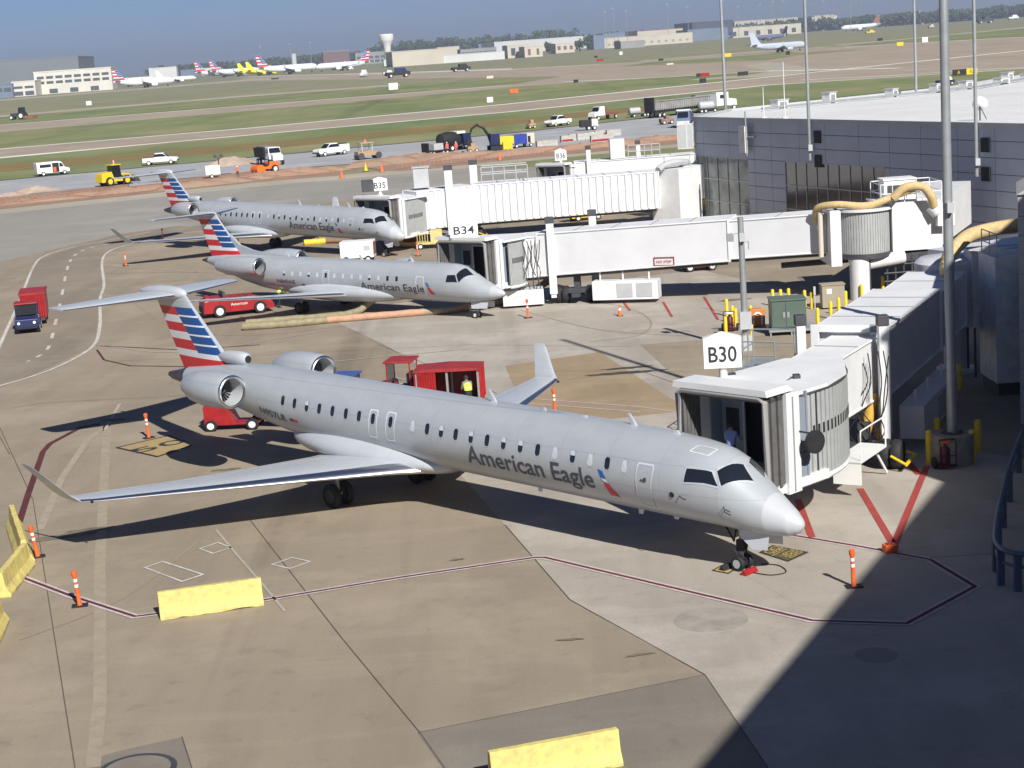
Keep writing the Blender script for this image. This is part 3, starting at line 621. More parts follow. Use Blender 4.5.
def erj140(label, loc, yaw):
    root = thing('jet_airliner', label, 'airliner', loc, yaw, 'regional jets parked at the gates')
    st = [(2.35, 1.62, 1.56, .03), (2.28, 1.72, 1.46, .12), (2.0, 1.88, 1.33, .28), (1.4, 2.12, 1.17, .50), (.7, 2.42, 1.05, .72), (.1, 2.72, .98, .86), (-.35, 3.02, .95, .94), (-.75, 3.2, .93, 1.0), (-1.4, 3.32, .92, 1.09), (-2.4, 3.36, .92, 1.14), (-8, 3.38, .94, 1.14), (-15.5, 3.42, .98, 1.14), (-17, 3.43, 1.02, 1.13), (-19, 3.45, 1.22, 1.06), (-21, 3.47, 1.62, .88), (-23, 3.42, 2.2, .6), (-24.6, 3.25, 2.66, .3), (-25.4, 3.05, 2.85, .12)]
    B = Body(st); fu = MB(); B.mesh(-24.8, 1.5, .2, fu); f = fu.build('fuselage', SILVER, root, 50)
    nb = MB(); B.mesh(1.5, 2.35, .05, nb); nb.build('radome', MATS['radome_grey'], f, 50)
    q = MB(); B.mesh(-25.5, -24.8, .15, q, off=-.01); q.build('tail_cone', MATS['burnt_metal'], f, 50)
    for P in ([(-1.45, 10), (-1.4, 31), (-.85, 36), (-.62, 15)], [(-.5, 16), (-.78, 38), (-.52, 80), (.12, 76)], [(-.5, 164), (-.78, 142), (-.52, 100), (.12, 104)]):
        q = MB(); B.patch(q, P, .022, 5, 5); q.build('cockpit_window', GLASS, f, 60)
    SHADE = MATS['window_shade']; k = 0
    for i in range(14):
        x = -16.0 + i * .80
        q = MB(); q.add([B.pt(x + dx, 12 + da, .010) for dx, da in ((-.1, -7), (-.1, 7), (.1, 7), (.1, -7))], [(0, 1, 2, 3)], 1 if i not in (5, 12, 13) else 0)
        if i in (0, 3, 10): q.add([B.pt(x + dx, 12 + da, .016) for dx, da in ((-.1, -7), (-.1, -1), (.1, -1), (.1, -7))], [(0, 1, 2, 3)], 0)
        q.build('cabin_window', [GLASS, NOSEW], f)
    q = MB(); B.outline(q, [(-12.3, -16), (-12.3, 28), (-11.7, 28), (-11.7, -16)], .04); q.build('emergency_exit', TAILWHITE, f)
    q = MB(); B.outline(q, [(-3.95, -38), (-3.95, 22), (-3.25, 22), (-3.25, -38)], .045); q.build('service_door', TAILWHITE, f)
    B.text('lettering', 'American Eagle', -8.9, -3.3, -25, .50, LETTER, f)
    B.text('registration', 'N840AE', -16.8, -15.0, -20, .26, LETTER, f)
    q = MB(); B.patch(q, [(-14.4, -25), (-14.4, -20), (-14.1, -20), (-14.1, -25)], .012); q.build('flag', NAVY, f)
    q = MB(); B.patch(q, [(-3.12, 6), (-2.95, 4), (-2.8, -7), (-3.0, -6)], .02, 4, 2, 0); B.patch(q, [(-3.0, -9), (-2.8, -10), (-2.45, -32), (-2.8, -31)], .02, 5, 2, 1); q.build('emblem', [MATS['emblem_blue'], TAILRED], f)
    for xa, hh, c in ((-5, .3, .3), (-9.5, .3, .3), (-16.5, .28, .2)):
        zt = B.ringpar(xa)[0] + B.ringpar(xa)[1]; q = MB(); foil(q, [((xa, 0, zt - .02), c, .12), ((xa - hh * .8, 0, zt + hh), c * .55, .12)], 'z', 5); q.build('blade_antenna', NOSEW, f, 50)
    q = MB(); rr = []
    for k in range(25):
        t = k / 24; x = -5.6 - 11.2 * t; e = math.sin(math.pi * t) ** .5 if 0 < t < 1 else 0
        w = .2 + 1.3 * e; zt_ = 1.25 + .85 * e; zb_ = 1.1 - .5 * e
        rr.append([(x, w * math.cos(2 * math.pi * j / 28), (zt_ + zb_) / 2 + (zt_ - zb_) / 2 * math.sin(2 * math.pi * j / 28)) for j in range(28)])
    q.rings(rr); q.build('wing_fairing', LSILVER, root, 50)
    for s_ in (-1, 1):
        q = MB(); foil(q, [((-9.6, s_ * .9, 1.2), 4.6, .12), ((-10.1, s_ * 1.7, 1.25), 4.1, .12), ((-11.7, s_ * 4.2, 1.45), 2.7, .12), ((-14.6, s_ * 9.8, 1.95), 1.25, .10), ((-14.95, s_ * 10.0, 1.97), .8, .06)], 'y', 12, 0, 1); w = q.build('wing', [LSILVER, CHROME], root, 45)
        for y_ in (3.0, 5.5):
            q = MB(); q.lathe([(0, .02), (-.3, .11), (-.9, .13), (-1.5, .07), (-1.8, .02)], (-13.0 - (y_ - 3) * .2, s_ * y_, 1.3 + (y_ - 3) * .09), 'x', 10); q.build('flap_fairing', LSILVER, w, 50)
        engine(root, -17.35, s_ * 1.95, 2.95, 4.2, .56, .70, .40, .9)
        q = MB(); foil(q, [((-23.6, s_ * .1, 6.2), 2.3, .10), ((-25.5, s_ * 3.65, 6.2), 1.2, .09), ((-25.7, s_ * 3.75, 6.2), .95, .06)], 'y', 10, 0, 1); q.build('stabiliser', [LSILVER, CHROME], root, 45)
        gear_leg(root, -13.53, s_ * 2.05, 1.2, .38, .22, .26)
    le = lambda z: interp(z, [(2.9, -20.6), (3.5, -21.2), (6.2, -23.7)], 1); te = lambda z: interp(z, [(2.9, -24.4), (6.2, -25.7)], 1)
    fin = tail_fin(root, (3.0, 6.25, 5.85, 3.15), lambda z: (le(z), te(z)), lambda z: interp(z, [(3, .36), (6.2, .22)], 1))
    q = MB(); q.prof([(-16.6, 3.42), (-22.0, 3.4), (-22.3, 4.75), (-21.4, 4.1), (-20.2, 3.78), (-18.6, 3.55)], -.1, .1); q.build('dorsal_fillet', SILVER, fin)
    q = MB(); q.lathe([(0, .02), (-.2, .12), (-.8, .17), (-1.8, .14), (-2.3, .03)], (-23.6, 0, 6.22), 'x', 16); q.build('fin_bullet', LSILVER, fin, 50)
    g = gear_leg(root, 0, 0, 1.1, .2, .14, .18, 'nose_gear', WHITE)
    for s_ in (-1, 1): q = MB(); q.add([(-.2, s_ * .3, 1.0), (1.2, s_ * .3, 1.05), (1.15, s_ * .36, .68), (-.15, s_ * .36, .62)], [(0, 1, 2, 3)]); q.build('gear_door', NOSEW, g)
    return root

jet1 = crj900('large silver jet in the foreground, nose at the B30 walkway, marked N957LR', (6.673, 51.142, 0), -.81436)
jet2 = erj140('middle silver jet with a long pointed nose, at the B34 walkway between two larger jets', (-1.82, 105.8, 0), -.71)
jet3 = crj900('farthest of the three silver gate jets, nose under the ribbed white walkway', (-9.6, 142.6, -.05), -.785, reg='N948LR')
# ------------------------------------------------------------------ terminal buildings
WALLG = mat('slate_blue_panel', (.44, .475, .545), .5, var=.09, scale=.4)
WALLB = mat('panel_backing', (.05, .06, .075), .7)
CONCW = mat('precast_wall', (.48, .47, .44), .7, var=.12, scale=.4)
A0 = Vector((17.6, 154.0, 0)); A1 = Vector((34.2, 112.9, 0)); FU = (A1 - A0).normalized(); FN = Vector((FU.y, -FU.x, 0))   # outward
if FN.x > 0: FN = -FN
RZ = 9.0
def fac(px, py):
    q = rt * ((px - 512) / FPX) + up * ((384 - py) / FPX) + fw; C = Vector((0, 0, CAMH)); t = (A0 - C).dot(FN) / q.dot(FN); p = C + q * t
    return (p - A0).dot(FU), p.z
fE = A0 + FU * 72
conc = thing('concourse_building', 'slate blue panelled concourse with a white flat roof and ribbon windows, right of the walkways', 'building', (A0.x, A0.y, 0), 0)
cm = MB(); cm.M = Matrix.Translation(-A0)
poly = [(A0.x, A0.y), (fE.x, fE.y), (130, 88), (150, 220), (95, 250), (61.5, 202.5), (46.8, 181), (22.3, 165)]
cm.prism(poly, 0, RZ - .35, 0); cm.build('wall', [WALLB], conc)
r_ = MB(); r_.M = Matrix.Translation(-A0)
def inset(P, d):
    n = len(P); out = []
    cx = sum(p[0] for p in P) / n; cy = sum(p[1] for p in P) / n
    for x, y in P: l = math.hypot(x - cx, y - cy); out.append((x - (x - cx) / l * d, y - (y - cy) / l * d))
    return out
r_.prism(inset(poly, .3), RZ - .34, RZ - .1, 0); roof = r_.build('roof', [mat('white_membrane_roof', (.74, .73, .70), .6, var=.12, scale=.12)], conc)
r_ = MB(); r_.M = Matrix.Translation(-A0)
for a, b in zip(poly, poly[1:] + poly[:1]):
    a = Vector((*a, 0)); b = Vector((*b, 0)); d = (b - a).normalized(); n_ = Vector((d.y, -d.x, 0))
    r_.cbox(((a + b) / 2 + Vector((0, 0, RZ - .05))), ((b - a).length - .02, .32, .32), rz=math.atan2(d.y, d.x))
r_.build('parapet', [LGREY], roof)
r_ = MB(); r_.M = Matrix.Translation(-A0)
for k in range(1, 30, 3):
    p = A0 + FU * (k * 2.4 + .5) + Vector((.6, 0, 0)); q = p + Vector((34 + k * 1.6, 28 + k * .5, 0)); d = (q - p)
    r_.cbox((p + q) / 2 + Vector((0, 0, RZ - .08)), (d.length - 2, .06, .03), rz=math.atan2(d.y, d.x))
r_.build('roof_seam', [LGREY], roof)
# cladding panels with open joints, cut round the windows
wins = []
for (x0, y0), (x1, y1) in (((698, 160.5), (749, 213)), ((786, 168), (886, 222))):
    s0, zt = fac(x0, y0); s1, _ = fac(x1, y0 + 4); _, zb = fac(x0, y1); wins.append((s0, s1, zb, zt))
pan = MB(); FM = Matrix(((FU.x, FN.x, 0, 0), (FU.y, FN.y, 0, 0), (0, 0, 1, 0), (0, 0, 0, 1)))
pan.M = FM
cols = [0.05] + [s for s in (1.7, 6.2, 10.3, 13.0, 17.3, 21.0, 25.6, 29.5, 33.3, 37.5, 41.5, 45.5, 49.5, 54, 58, 62, 66, 71.9)]
rows = [0.0, 1.3, 2.4, 3.5, 4.6, 5.7, 6.8, 7.9, 8.9]
for a, b in zip(cols, cols[1:]):
    for z0, z1 in zip(rows, rows[1:]):
        parts_ = [(a + .02, b - .02)]
        for (s0, s1, zb, zt) in wins:
            if z1 > zb + .2 and z0 < zt - .2:
                new = []
                for u, v in parts_:
                    if v <= s0 or u >= s1: new.append((u, v))
                    else:
                        if u < s0: new.append((u, s0))
                        if v > s1: new.append((s1, v))
                parts_ = new
        for u, v in parts_:
            if v - u > .1: pan.box(u, v, .005, .09, z0 + .02, z1 - .02)
pan.build('cladding', [WALLG], conc)
for (s0, s1, zb, zt), nx, nz in ((wins[0], 5, 3), (wins[1], 9, 3)):
    rowz0 = max(r for r in rows if r <= zb + .21); rowz1 = min(r for r in rows if r >= zt - .21)
    g = MB(); g.M = FM; g.box(s0 + .02, s1 - .02, .01, .03, rowz0, rowz1); w = g.build('window', [mat('brown_reflection_glazing', (.05, .042, .038), .12, spec=.8, col2=(.10, .085, .075), scale=.35) if nx > 6 else mat('pale_reflection_glazing', (.05, .06, .06), .12, spec=.8, col2=(.30, .33, .31), scale=.45)], conc)  # brown and pale reflections are mixed into the glass colours
    g = MB(); g.M = FM
    for k in range(nx + 1): x = s0 + (s1 - s0) * k / nx; g.box(x - .035, x + .035, .03, .09, rowz0, rowz1)
    for k in range(nz + 1): z = rowz0 + (rowz1 - rowz0) * k / nz; g.box(s0, s1, .03, .11, z - .04, z + .04)
    g.build('window_frame', [STEEL], w)
for px in (813, 981):
    s0, z0 = fac(px + 6, 140)
    for yy_ in ((143, 167) if px < 900 else (152, 181)): z_ = fac(px + 6, yy_)[1]; g = MB(); g.M = FM; g.box(s0 - .45, s0 + .45, .09, .2, z_, z_ + .95); g.build('louvre', [BLACK], conc)
# rooftop things
rr_ = random.Random(3)
edge = [Vector((22.3, 165, 0)), Vector((46.8, 181, 0)), Vector((61.5, 202.5, 0)), Vector((80, 228, 0))]
for k in range(13):
    t = .06 + k * .22 + rr_.random() * .1; i = min(int(t), 2); f_ = t - i; p = edge[i].lerp(edge[i + 1], f_) + Vector((1.5 + rr_.random() * 1.5, -2.5 - rr_.random() * 2, 0))
    w_, h_ = .3 + rr_.random() * .6, .4 + rr_.random() * .6
    g = MB(); g.box(-w_, w_, -.5, .5, .12, h_); g.box(-w_ - .08, w_ + .08, -.58, .58, h_, h_ + .08, 1); g.box(-w_ * .6, w_ * .6, -.53, -.5, .25, h_ - .15, 2)
    g.box(-w_, -w_ + .1, -.5, .5, 0, .12); g.box(w_ - .1, w_, -.5, .5, 0, .12)
    o = g.build('rooftop_unit', [WHITE2, LGREY, MGREY], None, loc=(p.x, p.y, RZ - .1), rz=.58 + .1 * rr_.random())
    tag(o, ['first', 'second', 'third', 'fourth', 'fifth', 'sixth', 'seventh', 'eighth', 'ninth', 'tenth', 'eleventh', 'twelfth', 'thirteenth'][k] + ' small white box unit from the left along the white roof', 'roof unit', 'vent boxes along the back of the white roof')
g = MB()
for k in range(3):
    a = G(735, 117 - 0, RZ) ; y_ = .35 + k * .0
pts = [e + Vector((2.2, -5.2, RZ + .15)) for e in edge]
g.tube(pts, .12, 6); o = g.build('roof_pipe', [STEEL]); tag(o, 'long grey pipe run lying along the far side of the white roof', 'pipe')

TERM = mat('terminal_precast', (.40, .38, .35), .75, var=.1, scale=.3)
def block(name, label, poly, z1, z0=0., wallm=TERM, cat='building'):
    c = Vector((sum(p[0] for p in poly) / len(poly), sum(p[1] for p in poly) / len(poly), 0)); t = thing(name, label, cat, c)
    g = MB(); g.M = Matrix.Translation(-c); g.prism(poly, z0, z1 - .25); g.build('wall', [wallm], t)
    g = MB(); g.M = Matrix.Translation(-c); g.prism(inset(poly, -.25), z1 - .245, z1); g.build('roof', [CONCW], t); return t
block('terminal_building', 'tall precast terminal block casting the long shadow over the lower right apron', [(3.5, -8), (25.35, 35.9), (60, 28), (45, -30)], 20)
block('terminal_building', 'unseen taller terminal wing beyond the guard rail, shaped to shade the B30 walkway side', [(21.35, 43.7), (28.4, 58.6), (36.0, 74.7), (62, 70), (50, 38)], 20.4)  # off-screen block, edge and height set so its shadow covers the bridge side
# light precast corner and service shaft at the right edge
e0 = Vector((20.15, 67.4, 0))
t = thing('stair_tower', 'pale precast stair tower with stacked panels at the right edge of the frame', 'building', e0, -.29)
g = MB()
for k in range(12): g.box(0, 6, .3, 5.5, k * .76, k * .76 + .74)
g.box(.05, 5.95, .35, 5.4, 9.12, 9.2); g.build('wall', [CONCW], t)
g = MB(); g.add([(-.05, .25, 9.2), (6.05, .25, 9.2), (6.05, 5.55, 9.2), (-.05, 5.55, 9.2), (1.2, .25, 9.9), (6.05, .25, 9.9), (6.05, 5.55, 9.9), (1.2, 5.55, 9.9)], [(0, 1, 5, 4), (1, 2, 6, 5), (2, 3, 7, 6), (3, 0, 4, 7), (4, 5, 6, 7)]); g.build('roof', [CONCW], t)
e0 = G(1000, 398)
t = thing('service_shaft', 'grey blue metal service shaft with railed top between the tower and walkway rotunda', 'shaft', e0)
g = MB(); g.box(0, 2.6, .4, 3, .55, 6.0); g.box(.1, 2.5, .5, 2.9, 0, .55, 1); g.build('casing', [WHITE2, DGREY], t)
g = MB()
for z in (6.5, 7.0): g.tube([(.1, 2.8, z), (.1, .5, z), (2.5, .5, z)], .025, 6)
for x, y in ((.1, .5), (.1, 1.6), (1.3, .5), (2.5, .5), (.1, 2.8)): g.cyl((x, y, 6), (x, y, 7), .025, n=6)
g.build('railing', [STEEL], t)
e0 = G(984, 378)
t = thing('equipment_cabinet', 'tall narrow grey cabinet on legs left of the service shaft', 'cabinet', e0)
g = MB(); g.box(-.4, .9, .2, 1.6, 2.3, 5.7); g.box(-.46, .96, .14, 1.66, 5.7, 5.82); g.build('casing', [WHITE2], t)
g = MB(); [g.cyl((x, y, 0), (x, y, 2.3), .06, n=8) for x in (-.3, .8) for y in (.3, 1.5)]; g.build('leg_frame', [DGREY], t)

# ------------------------------------------------------------------ boarding bridges
CURT = mat('roller_curtain', (.40, .41, .40), .5, var=.12, scale=2)
BELL = mat('hood_fabric', (.13, .125, .12), .8, var=.3, scale=2)
BRW = mat('bridge_white', (.73, .73, .72), .45, var=.13, scale=.7)
BRW2 = mat('bridge_panel_grey', (.64, .645, .65), .5, var=.10, scale=.5)
INNER = mat('bridge_interior', (.22, .25, .30), .7)
def local(o, d):
    d = Vector(d).normalized(); return Matrix(((d.x, -d.y, 0, o[0]), (d.y, d.x, 0, o[1]), (0, 0, 1, o[2] if len(o) > 2 else 0), (0, 0, 0, 1)))
def bridge(label, Pl, Pr, zf, Hc, secs, depth=1.5, ribbed=False, side=None, cols=None, wheels=None, curt=None, ctop=None, colh=5.6, colr=.17, ac=None, rail=None, hoodd=.85):
    """Pl, Pr: corners of the aircraft opening (left/right as seen from inside); secs: list of (p0, p1, width, zbot0, ztop0, zbot1, ztop1)"""
    Pl = Vector(Pl); Pr = Vector(Pr); O = (Pl + Pr) / 2; w = (Pr - Pl).length; ydir = (Pl - Pr).normalized(); xin = Vector((ydir.y, -ydir.x))
    if xin.y < 0: xin = -xin
    root = thing('boarding_bridge', label, 'jet bridge', (O.x, O.y, 0), 0, 'passenger walkways of the concourse')
    W2L = Matrix.Translation((-O.x, -O.y, 0)); L = local((0, 0, 0), (xin.x, xin.y))
    hw = w / 2; zt = zf + Hc; s_ = 1 if (L.inverted() @ Vector((Pl.x - O.x, Pl.y - O.y, 0))).y > 0 else -1
    # hood (accordion fabric): walls and roof round the opening
    g = MB(); g.M = L; n = 5
    for k in range(n):
        x0, x1 = hoodd * k / n, hoodd * (k + .75) / n; e = .06 if k % 2 else 0
        for y0, y1 in ((-hw - e, -hw + .16), (hw - .16, hw + e)): g.box(x0, x1, y0, y1, zf - .05, zt)
        g.box(x0, x1, -hw - e, hw + e, zt - .14, zt + e)
    for y in (-hw + .08, hw - .08): g.box(0, hoodd, y - .05, y + .05, zf, zt - .05)
    g.box(0, hoodd, -hw + .1, hw - .1, zt - .11, zt - .05)
    hood = g.build('canopy_hood', [BELL], root)
    g = MB(); g.M = L
    g.tube([(-.06, -hw, zf + .1), (-.06, -hw, zt - .1), (-.06, -hw + .2, zt + .02), (-.06, hw - .2, zt + .02), (-.06, hw, zt - .1), (-.06, hw, zf + .1)], .10, 8); g.build('bumper_frame', [mat('foam_bumper', (.30, .29, .27), .8)], hood, 40)
    # cab
    g = MB(); g.M = L
    for y0, y1 in ((-hw - .12, -hw + .02), (hw - .02, hw + .12)): g.box(hoodd, depth, y0, y1, zf - .35, zt - .05)
    g.box(hoodd, depth, -hw - .12, hw + .12, zt - .05, zt + .03); g.box(0.05, depth + 1.6, -hw, hw, zf - .3, zf)
    for s in (-1, 1): g.box(hoodd + .28, hoodd + .33, s * (hw + .12) - .02, s * (hw + .12) + .02, zf - .3, zt - .1, 1)
    cab = g.build('cab', [BRW, MGREY], root)
    g = MB(); g.M = L; g.taper(-.15, hoodd + .35, -hw - .15, hw + .15, zt + .10, zt + .30, .0, .25, .05); g.build('cab_roof', [BRW], cab)
    # inner bulkhead with door opening
    g = MB(); g.M = L; xb = depth + .5
    g.box(xb, xb + .08, -hw, -hw * .30, zf, zt - .1); g.box(xb, xb + .08, hw * .42, hw, zf, zt - .1); g.box(xb, xb + .08, -hw * .30, hw * .42, zf + 2.2, zt - .1)
    g.box(xb + .7, xb + .75, -hw * .93, hw * .97, zf, zt - .1, 1)
    g.box(depth - .05, xb + .7, hw - .08, hw - .02, zf, zt - .1, 0); g.box(depth - .05, xb + .1, -hw + .04, -hw + .1, zf, zt - .3, 0)
    bk = g.build('inner_wall', [INNER, DGREY], cab)
    g = MB(); g.M = L; g.box(xb - .03, xb, hw * .55, hw * .85, zf + 1.0, zf + 1.9); g.build('control_panel', [BLACK], bk)
    g = MB(); g.M = L
    for y in (-hw * .30, hw * .42): g.box(xb - .05, xb - .005, y - .04, y + .04, zf, zf + 2.25)
    g.box(xb - .05, xb - .005, -hw * .30, hw * .42, zf + 2.2, zf + 2.28); g.build('door_frame', [LGREY], bk)
    # curtain: slatted wall from the cab corner to the tunnel
    if curt:
        for (c0, c1, bulge) in curt:
            c0, c1 = Vector(c0), Vector(c1); d = c1 - c0; nrm = Vector((d.y, -d.x)).normalized(); N = 22; g = MB(); g.M = W2L; pts = []
            for k in range(N + 1):
                t = k / N; p = c0 + d * t + nrm * bulge * 4 * t * (1 - t); pts.append(p)
            for k in range(N):
                a, b = pts[k], pts[k + 1]; m_ = (a + b) / 2; dd = (b - a)
                g.cbox((m_.x, m_.y, (zf - .25 + zt - .25) / 2), (dd.length * .72, .10, Hc - .1), 0, rz=math.atan2(dd.y, dd.x))
                g.cbox((m_.x - nrm.x * .04, m_.y - nrm.y * .04, (zf - .25 + zt - .25) / 2), (dd.length * 1.06, .05, Hc - .1), 1, rz=math.atan2(dd.y, dd.x))
                if 1 < k < 16: g.cbox((m_.x, m_.y, zf + 1.35), (dd.length * .4, .125, .34), 2, rz=math.atan2(dd.y, dd.x))
            c = g.build('slat_curtain', [CURT, MGREY, BLACK], cab)
            g = MB(); g.M = W2L; g.tube([(p.x, p.y, zf - .3) for p in pts], .10, 6); g.build('curtain_rim', [BRW], c, 40); g = MB(); g.M = W2L; g.tube([(p.x, p.y, zt - .26) for p in pts], .07, 6); g.build('curtain_rim', [DGREY], c, 40)
    if ctop:
        g = MB(); g.M = W2L; g.prism(ctop, zt - .2, zt - .08); g.prism(ctop, zf - .32, zf - .2); g.build('rotunda_roof', [ROOFW], cab)
    # tunnel sections
    for si, (p0, p1, wd, zb0, zt0, zb1, zt1) in enumerate(secs):
        p0, p1 = Vector(p0), Vector(p1); d = (p1 - p0); ln = d.length; d.normalize(); q = Vector((-d.y, d.x)) * wd / 2
        g = MB(); g.M = W2L
        def pt(t, s, z0_, z1_): p = p0 + d * ln * t + q * s; return (p.x, p.y, z0_ + (z1_ - z0_) * t)
        vs = [pt(0, -1, zb0, zb1), pt(0, 1, zb0, zb1), pt(0, 1, zt0, zt1), pt(0, -1, zt0, zt1), pt(1, -1, zb0, zb1), pt(1, 1, zb0, zb1), pt(1, 1, zt0, zt1), pt(1, -1, zt0, zt1)]
        g.add(vs, [(0, 1, 2, 3), (7, 6, 5, 4), (0, 3, 7, 4), (1, 5, 6, 2), (0, 4, 5, 1), (3, 2, 6, 7)], [0, 0, 0, 0, 0, 1])
        nr = max(2, int(ln / (.62 if ribbed else 2.4)))
        if ribbed:
            for k in range(nr):
                for s in (-1, 1):
                    t0, t1 = (k + .12) / nr, (k + .62) / nr; e = s * (1 + .16 / wd * 2)
                    g.add([pt(t0, s, zb0 + .1, zb1 + .1), pt((t0 * .7 + t1 * .3), e, zb0 + .1, zb1 + .1), pt((t0 * .3 + t1 * .7), e, zb0 + .1, zb1 + .1), pt(t1, s, zb0 + .1, zb1 + .1), pt(t0, s, zt0 - .05, zt1 - .05), pt((t0 * .7 + t1 * .3), e, zt0 - .05, zt1 - .05), pt((t0 * .3 + t1 * .7), e, zt0 - .05, zt1 - .05), pt(t1, s, zt0 - .05, zt1 - .05)],
                          [(0, 1, 5, 4), (1, 2, 6, 5), (2, 3, 7, 6), (4, 5, 6, 7), (0, 3, 2, 1)])
        tun = g.build('tunnel', [BRW if (ribbed or si == 0) else BRW2, ROOFW], root)
        g = MB(); g.M = W2L
        for k in range(1, max(2, int(ln / 2.2))):
            t = k / max(2, int(ln / 2.2)); a = Vector(pt(t, -.97, zt0, zt1)); b = Vector(pt(t, .97, zt0, zt1)); g.cbox((a + b) / 2 + Vector((0, 0, .012)), ((b - a).length, .05, .022), 0, rz=math.atan2(b.y - a.y, b.x - a.x))
        g.build('roof_seam', [MGREY], tun)
        g = MB(); g.M = W2L
        for s in (-1, 1):
            for zz0, zz1 in ((zt0 - .04, zt1 - .04), (zb0 + .05, zb1 + .05)):
                a = Vector(pt(0, s * 1.015, zz0, zz1)); b = Vector(pt(1, s * 1.015, zz0, zz1)); g.tube([a, b], .055, 6)
            for t in (0.004, .996):
                a = Vector(pt(t, s * 1.02, zb0, zb1)); b = Vector(pt(t, s * 1.02, zt0, zt1)); g.tube([a, b], .07, 6)
        g.build('trim', [BRW], tun)
        for s in (-.6, .6):
            g = MB(); g.M = W2L; a = Vector(pt(0.02, s, zb0 - .16, zb1 - .16)); b = Vector(pt(.98, s, zb0 - .16, zb1 - .16)); g.tube([a, b], .09, 6); g.build('under_beam', [DGREY], tun)
    if cols:
        for c in cols:
            g = MB(); g.M = W2L; g.box(c[0] - colr, c[0] + colr, c[1] - colr, c[1] + colr, .7, colh - .3); g.box(c[0] - colr * .7, c[0] + colr * .7, c[1] - colr * .7, c[1] + colr * .7, .45, .7)
            k_ = g.build('lift_column', [BRW], root, bevel=.02)
            g = MB(); g.M = W2L; g.box(c[0] - colr - .04, c[0] + colr + .04, c[1] - colr - .04, c[1] + colr + .04, colh - .3, colh + .08); g.build('column_cap', [DGREY], k_, bevel=.02)
    if wheels:
        c, ang, r = wheels; m_ = Matrix.Translation((c[0] - O.x, c[1] - O.y, 0)) @ Matrix.Rotation(ang, 4, 'Z')
        g = MB(); g.M = m_; g.box(-.35, .35, -1.3, 1.3, r + .1, r + .4); g.box(-.9, .9, -.25, .25, r - .1, r + .12); g.box(-.2, .2, -.2, .2, r + .3, 1.7); bo = g.build('wheel_bogie', [DGREY], root)
        for y in (-1.0, 1.0):
            for dy in (-.22, .22):
                g = MB(); g.M = m_; g.lathe([(-.19, r * .55), (-.19, r * .9), (-.12, r), (.12, r), (.19, r * .9), (.19, r * .55)], (0, y + dy, r), 'y', 20); o = g.build('tyre', [BLACK], bo, 40)
                g = MB(); g.M = m_; g.lathe([(-.17, r * .54), (.17, r * .54)], (0, y + dy, r), 'y', 14); g.build('rim', [DGREY], o)
        g = MB(); g.M = m_; g.tube([(-.8, -1.7, .35), (.8, -1.7, .35)], .07, 6); g.tube([(-.8, -1.7, .35), (-.6, -1.1, .6)], .05, 6); g.tube([(.8, -1.7, .35), (.6, -1.1, .6)], .05, 6); g.build('safety_bar', [YEL], bo)
    if ac:
        a0, a1, wd, z0, z1 = ac; a0, a1 = Vector(a0), Vector(a1); d = a1 - a0; mid = (a0 + a1) / 2
        g = MB(); g.M = W2L; g.cbox((mid.x, mid.y, (z0 + z1) / 2), (d.length, wd, z1 - z0), 0, rz=math.atan2(d.y, d.x)); u = g.build('air_unit', [BRW], root, bevel=.03)
        dn = d.normalized(); q = Vector((dn.y, -dn.x)) * (wd / 2 + .015)
        g = MB(); g.M = W2L
        for t in ((.38, .62), (.68, .92)):
            pa = a0 + d * (t[0] + t[1]) / 2 + q; g.cbox((pa.x, pa.y, (z0 + z1) / 2), (d.length * (t[1] - t[0]), .03, (z1 - z0) * .72), 0, rz=math.atan2(d.y, d.x))
        g.build('grille', [LGREY], u)
        for t in (.1, .45, .85):
            g = MB(); g.M = W2L; pa = a0 + d * t; g.cyl((pa.x, pa.y, z1), (pa.x, pa.y, z1 + .5), .05, n=6); g.build('hanger', [WHITE], u)
    return root, W2L
def gate_sign(label, p, z0, w, h, txt, ang, post=.5, back=None, txtm=BLK, facem=None, depth=.45):
    t = thing('gate_sign', label, 'gate sign', (p[0], p[1], z0 - post), ang, 'gate number boxes')
    g = MB(); g.prism([(-w / 2, -depth / 2), (w / 2, -depth / 2), (w / 2, depth / 2), (-w / 2, depth / 2)], post, post + h)
    g.add([(-w / 2 - .02, -depth / 2 - .02, post + h), (w / 2 + .02, -depth / 2 - .02, post + h), (w / 2 + .02, depth / 2 + .02, post + h), (-w / 2 - .02, depth / 2 + .02, post + h), (0, 0, post + h + .2)], [(0, 1, 4), (1, 2, 4), (2, 3, 4), (3, 0, 4), (3, 2, 1, 0)])
    b = g.build('sign_box', [facem or WHITE], t); g = MB(); g.cyl((0, 0, 0), (0, 0, post), .14, n=10); g.cyl((0, 0, -.05), (0, 0, .06), .25, n=12); g.build('post', [WHITE2], t, 40)
    text_obj('gate_number', txt, h * .74, txtm, b, frame((0, -depth / 2 - .012, post + h * .47), (1, 0, 0), (0, 0, 1)), width=w * .74, bold=.006)
    text_obj('gate_number', txt, h * .72, txtm, b, frame((w / 2 + .012, 0, post + h * .47), (0, 1, 0), (0, 0, 1)), width=depth * .7)
    return t
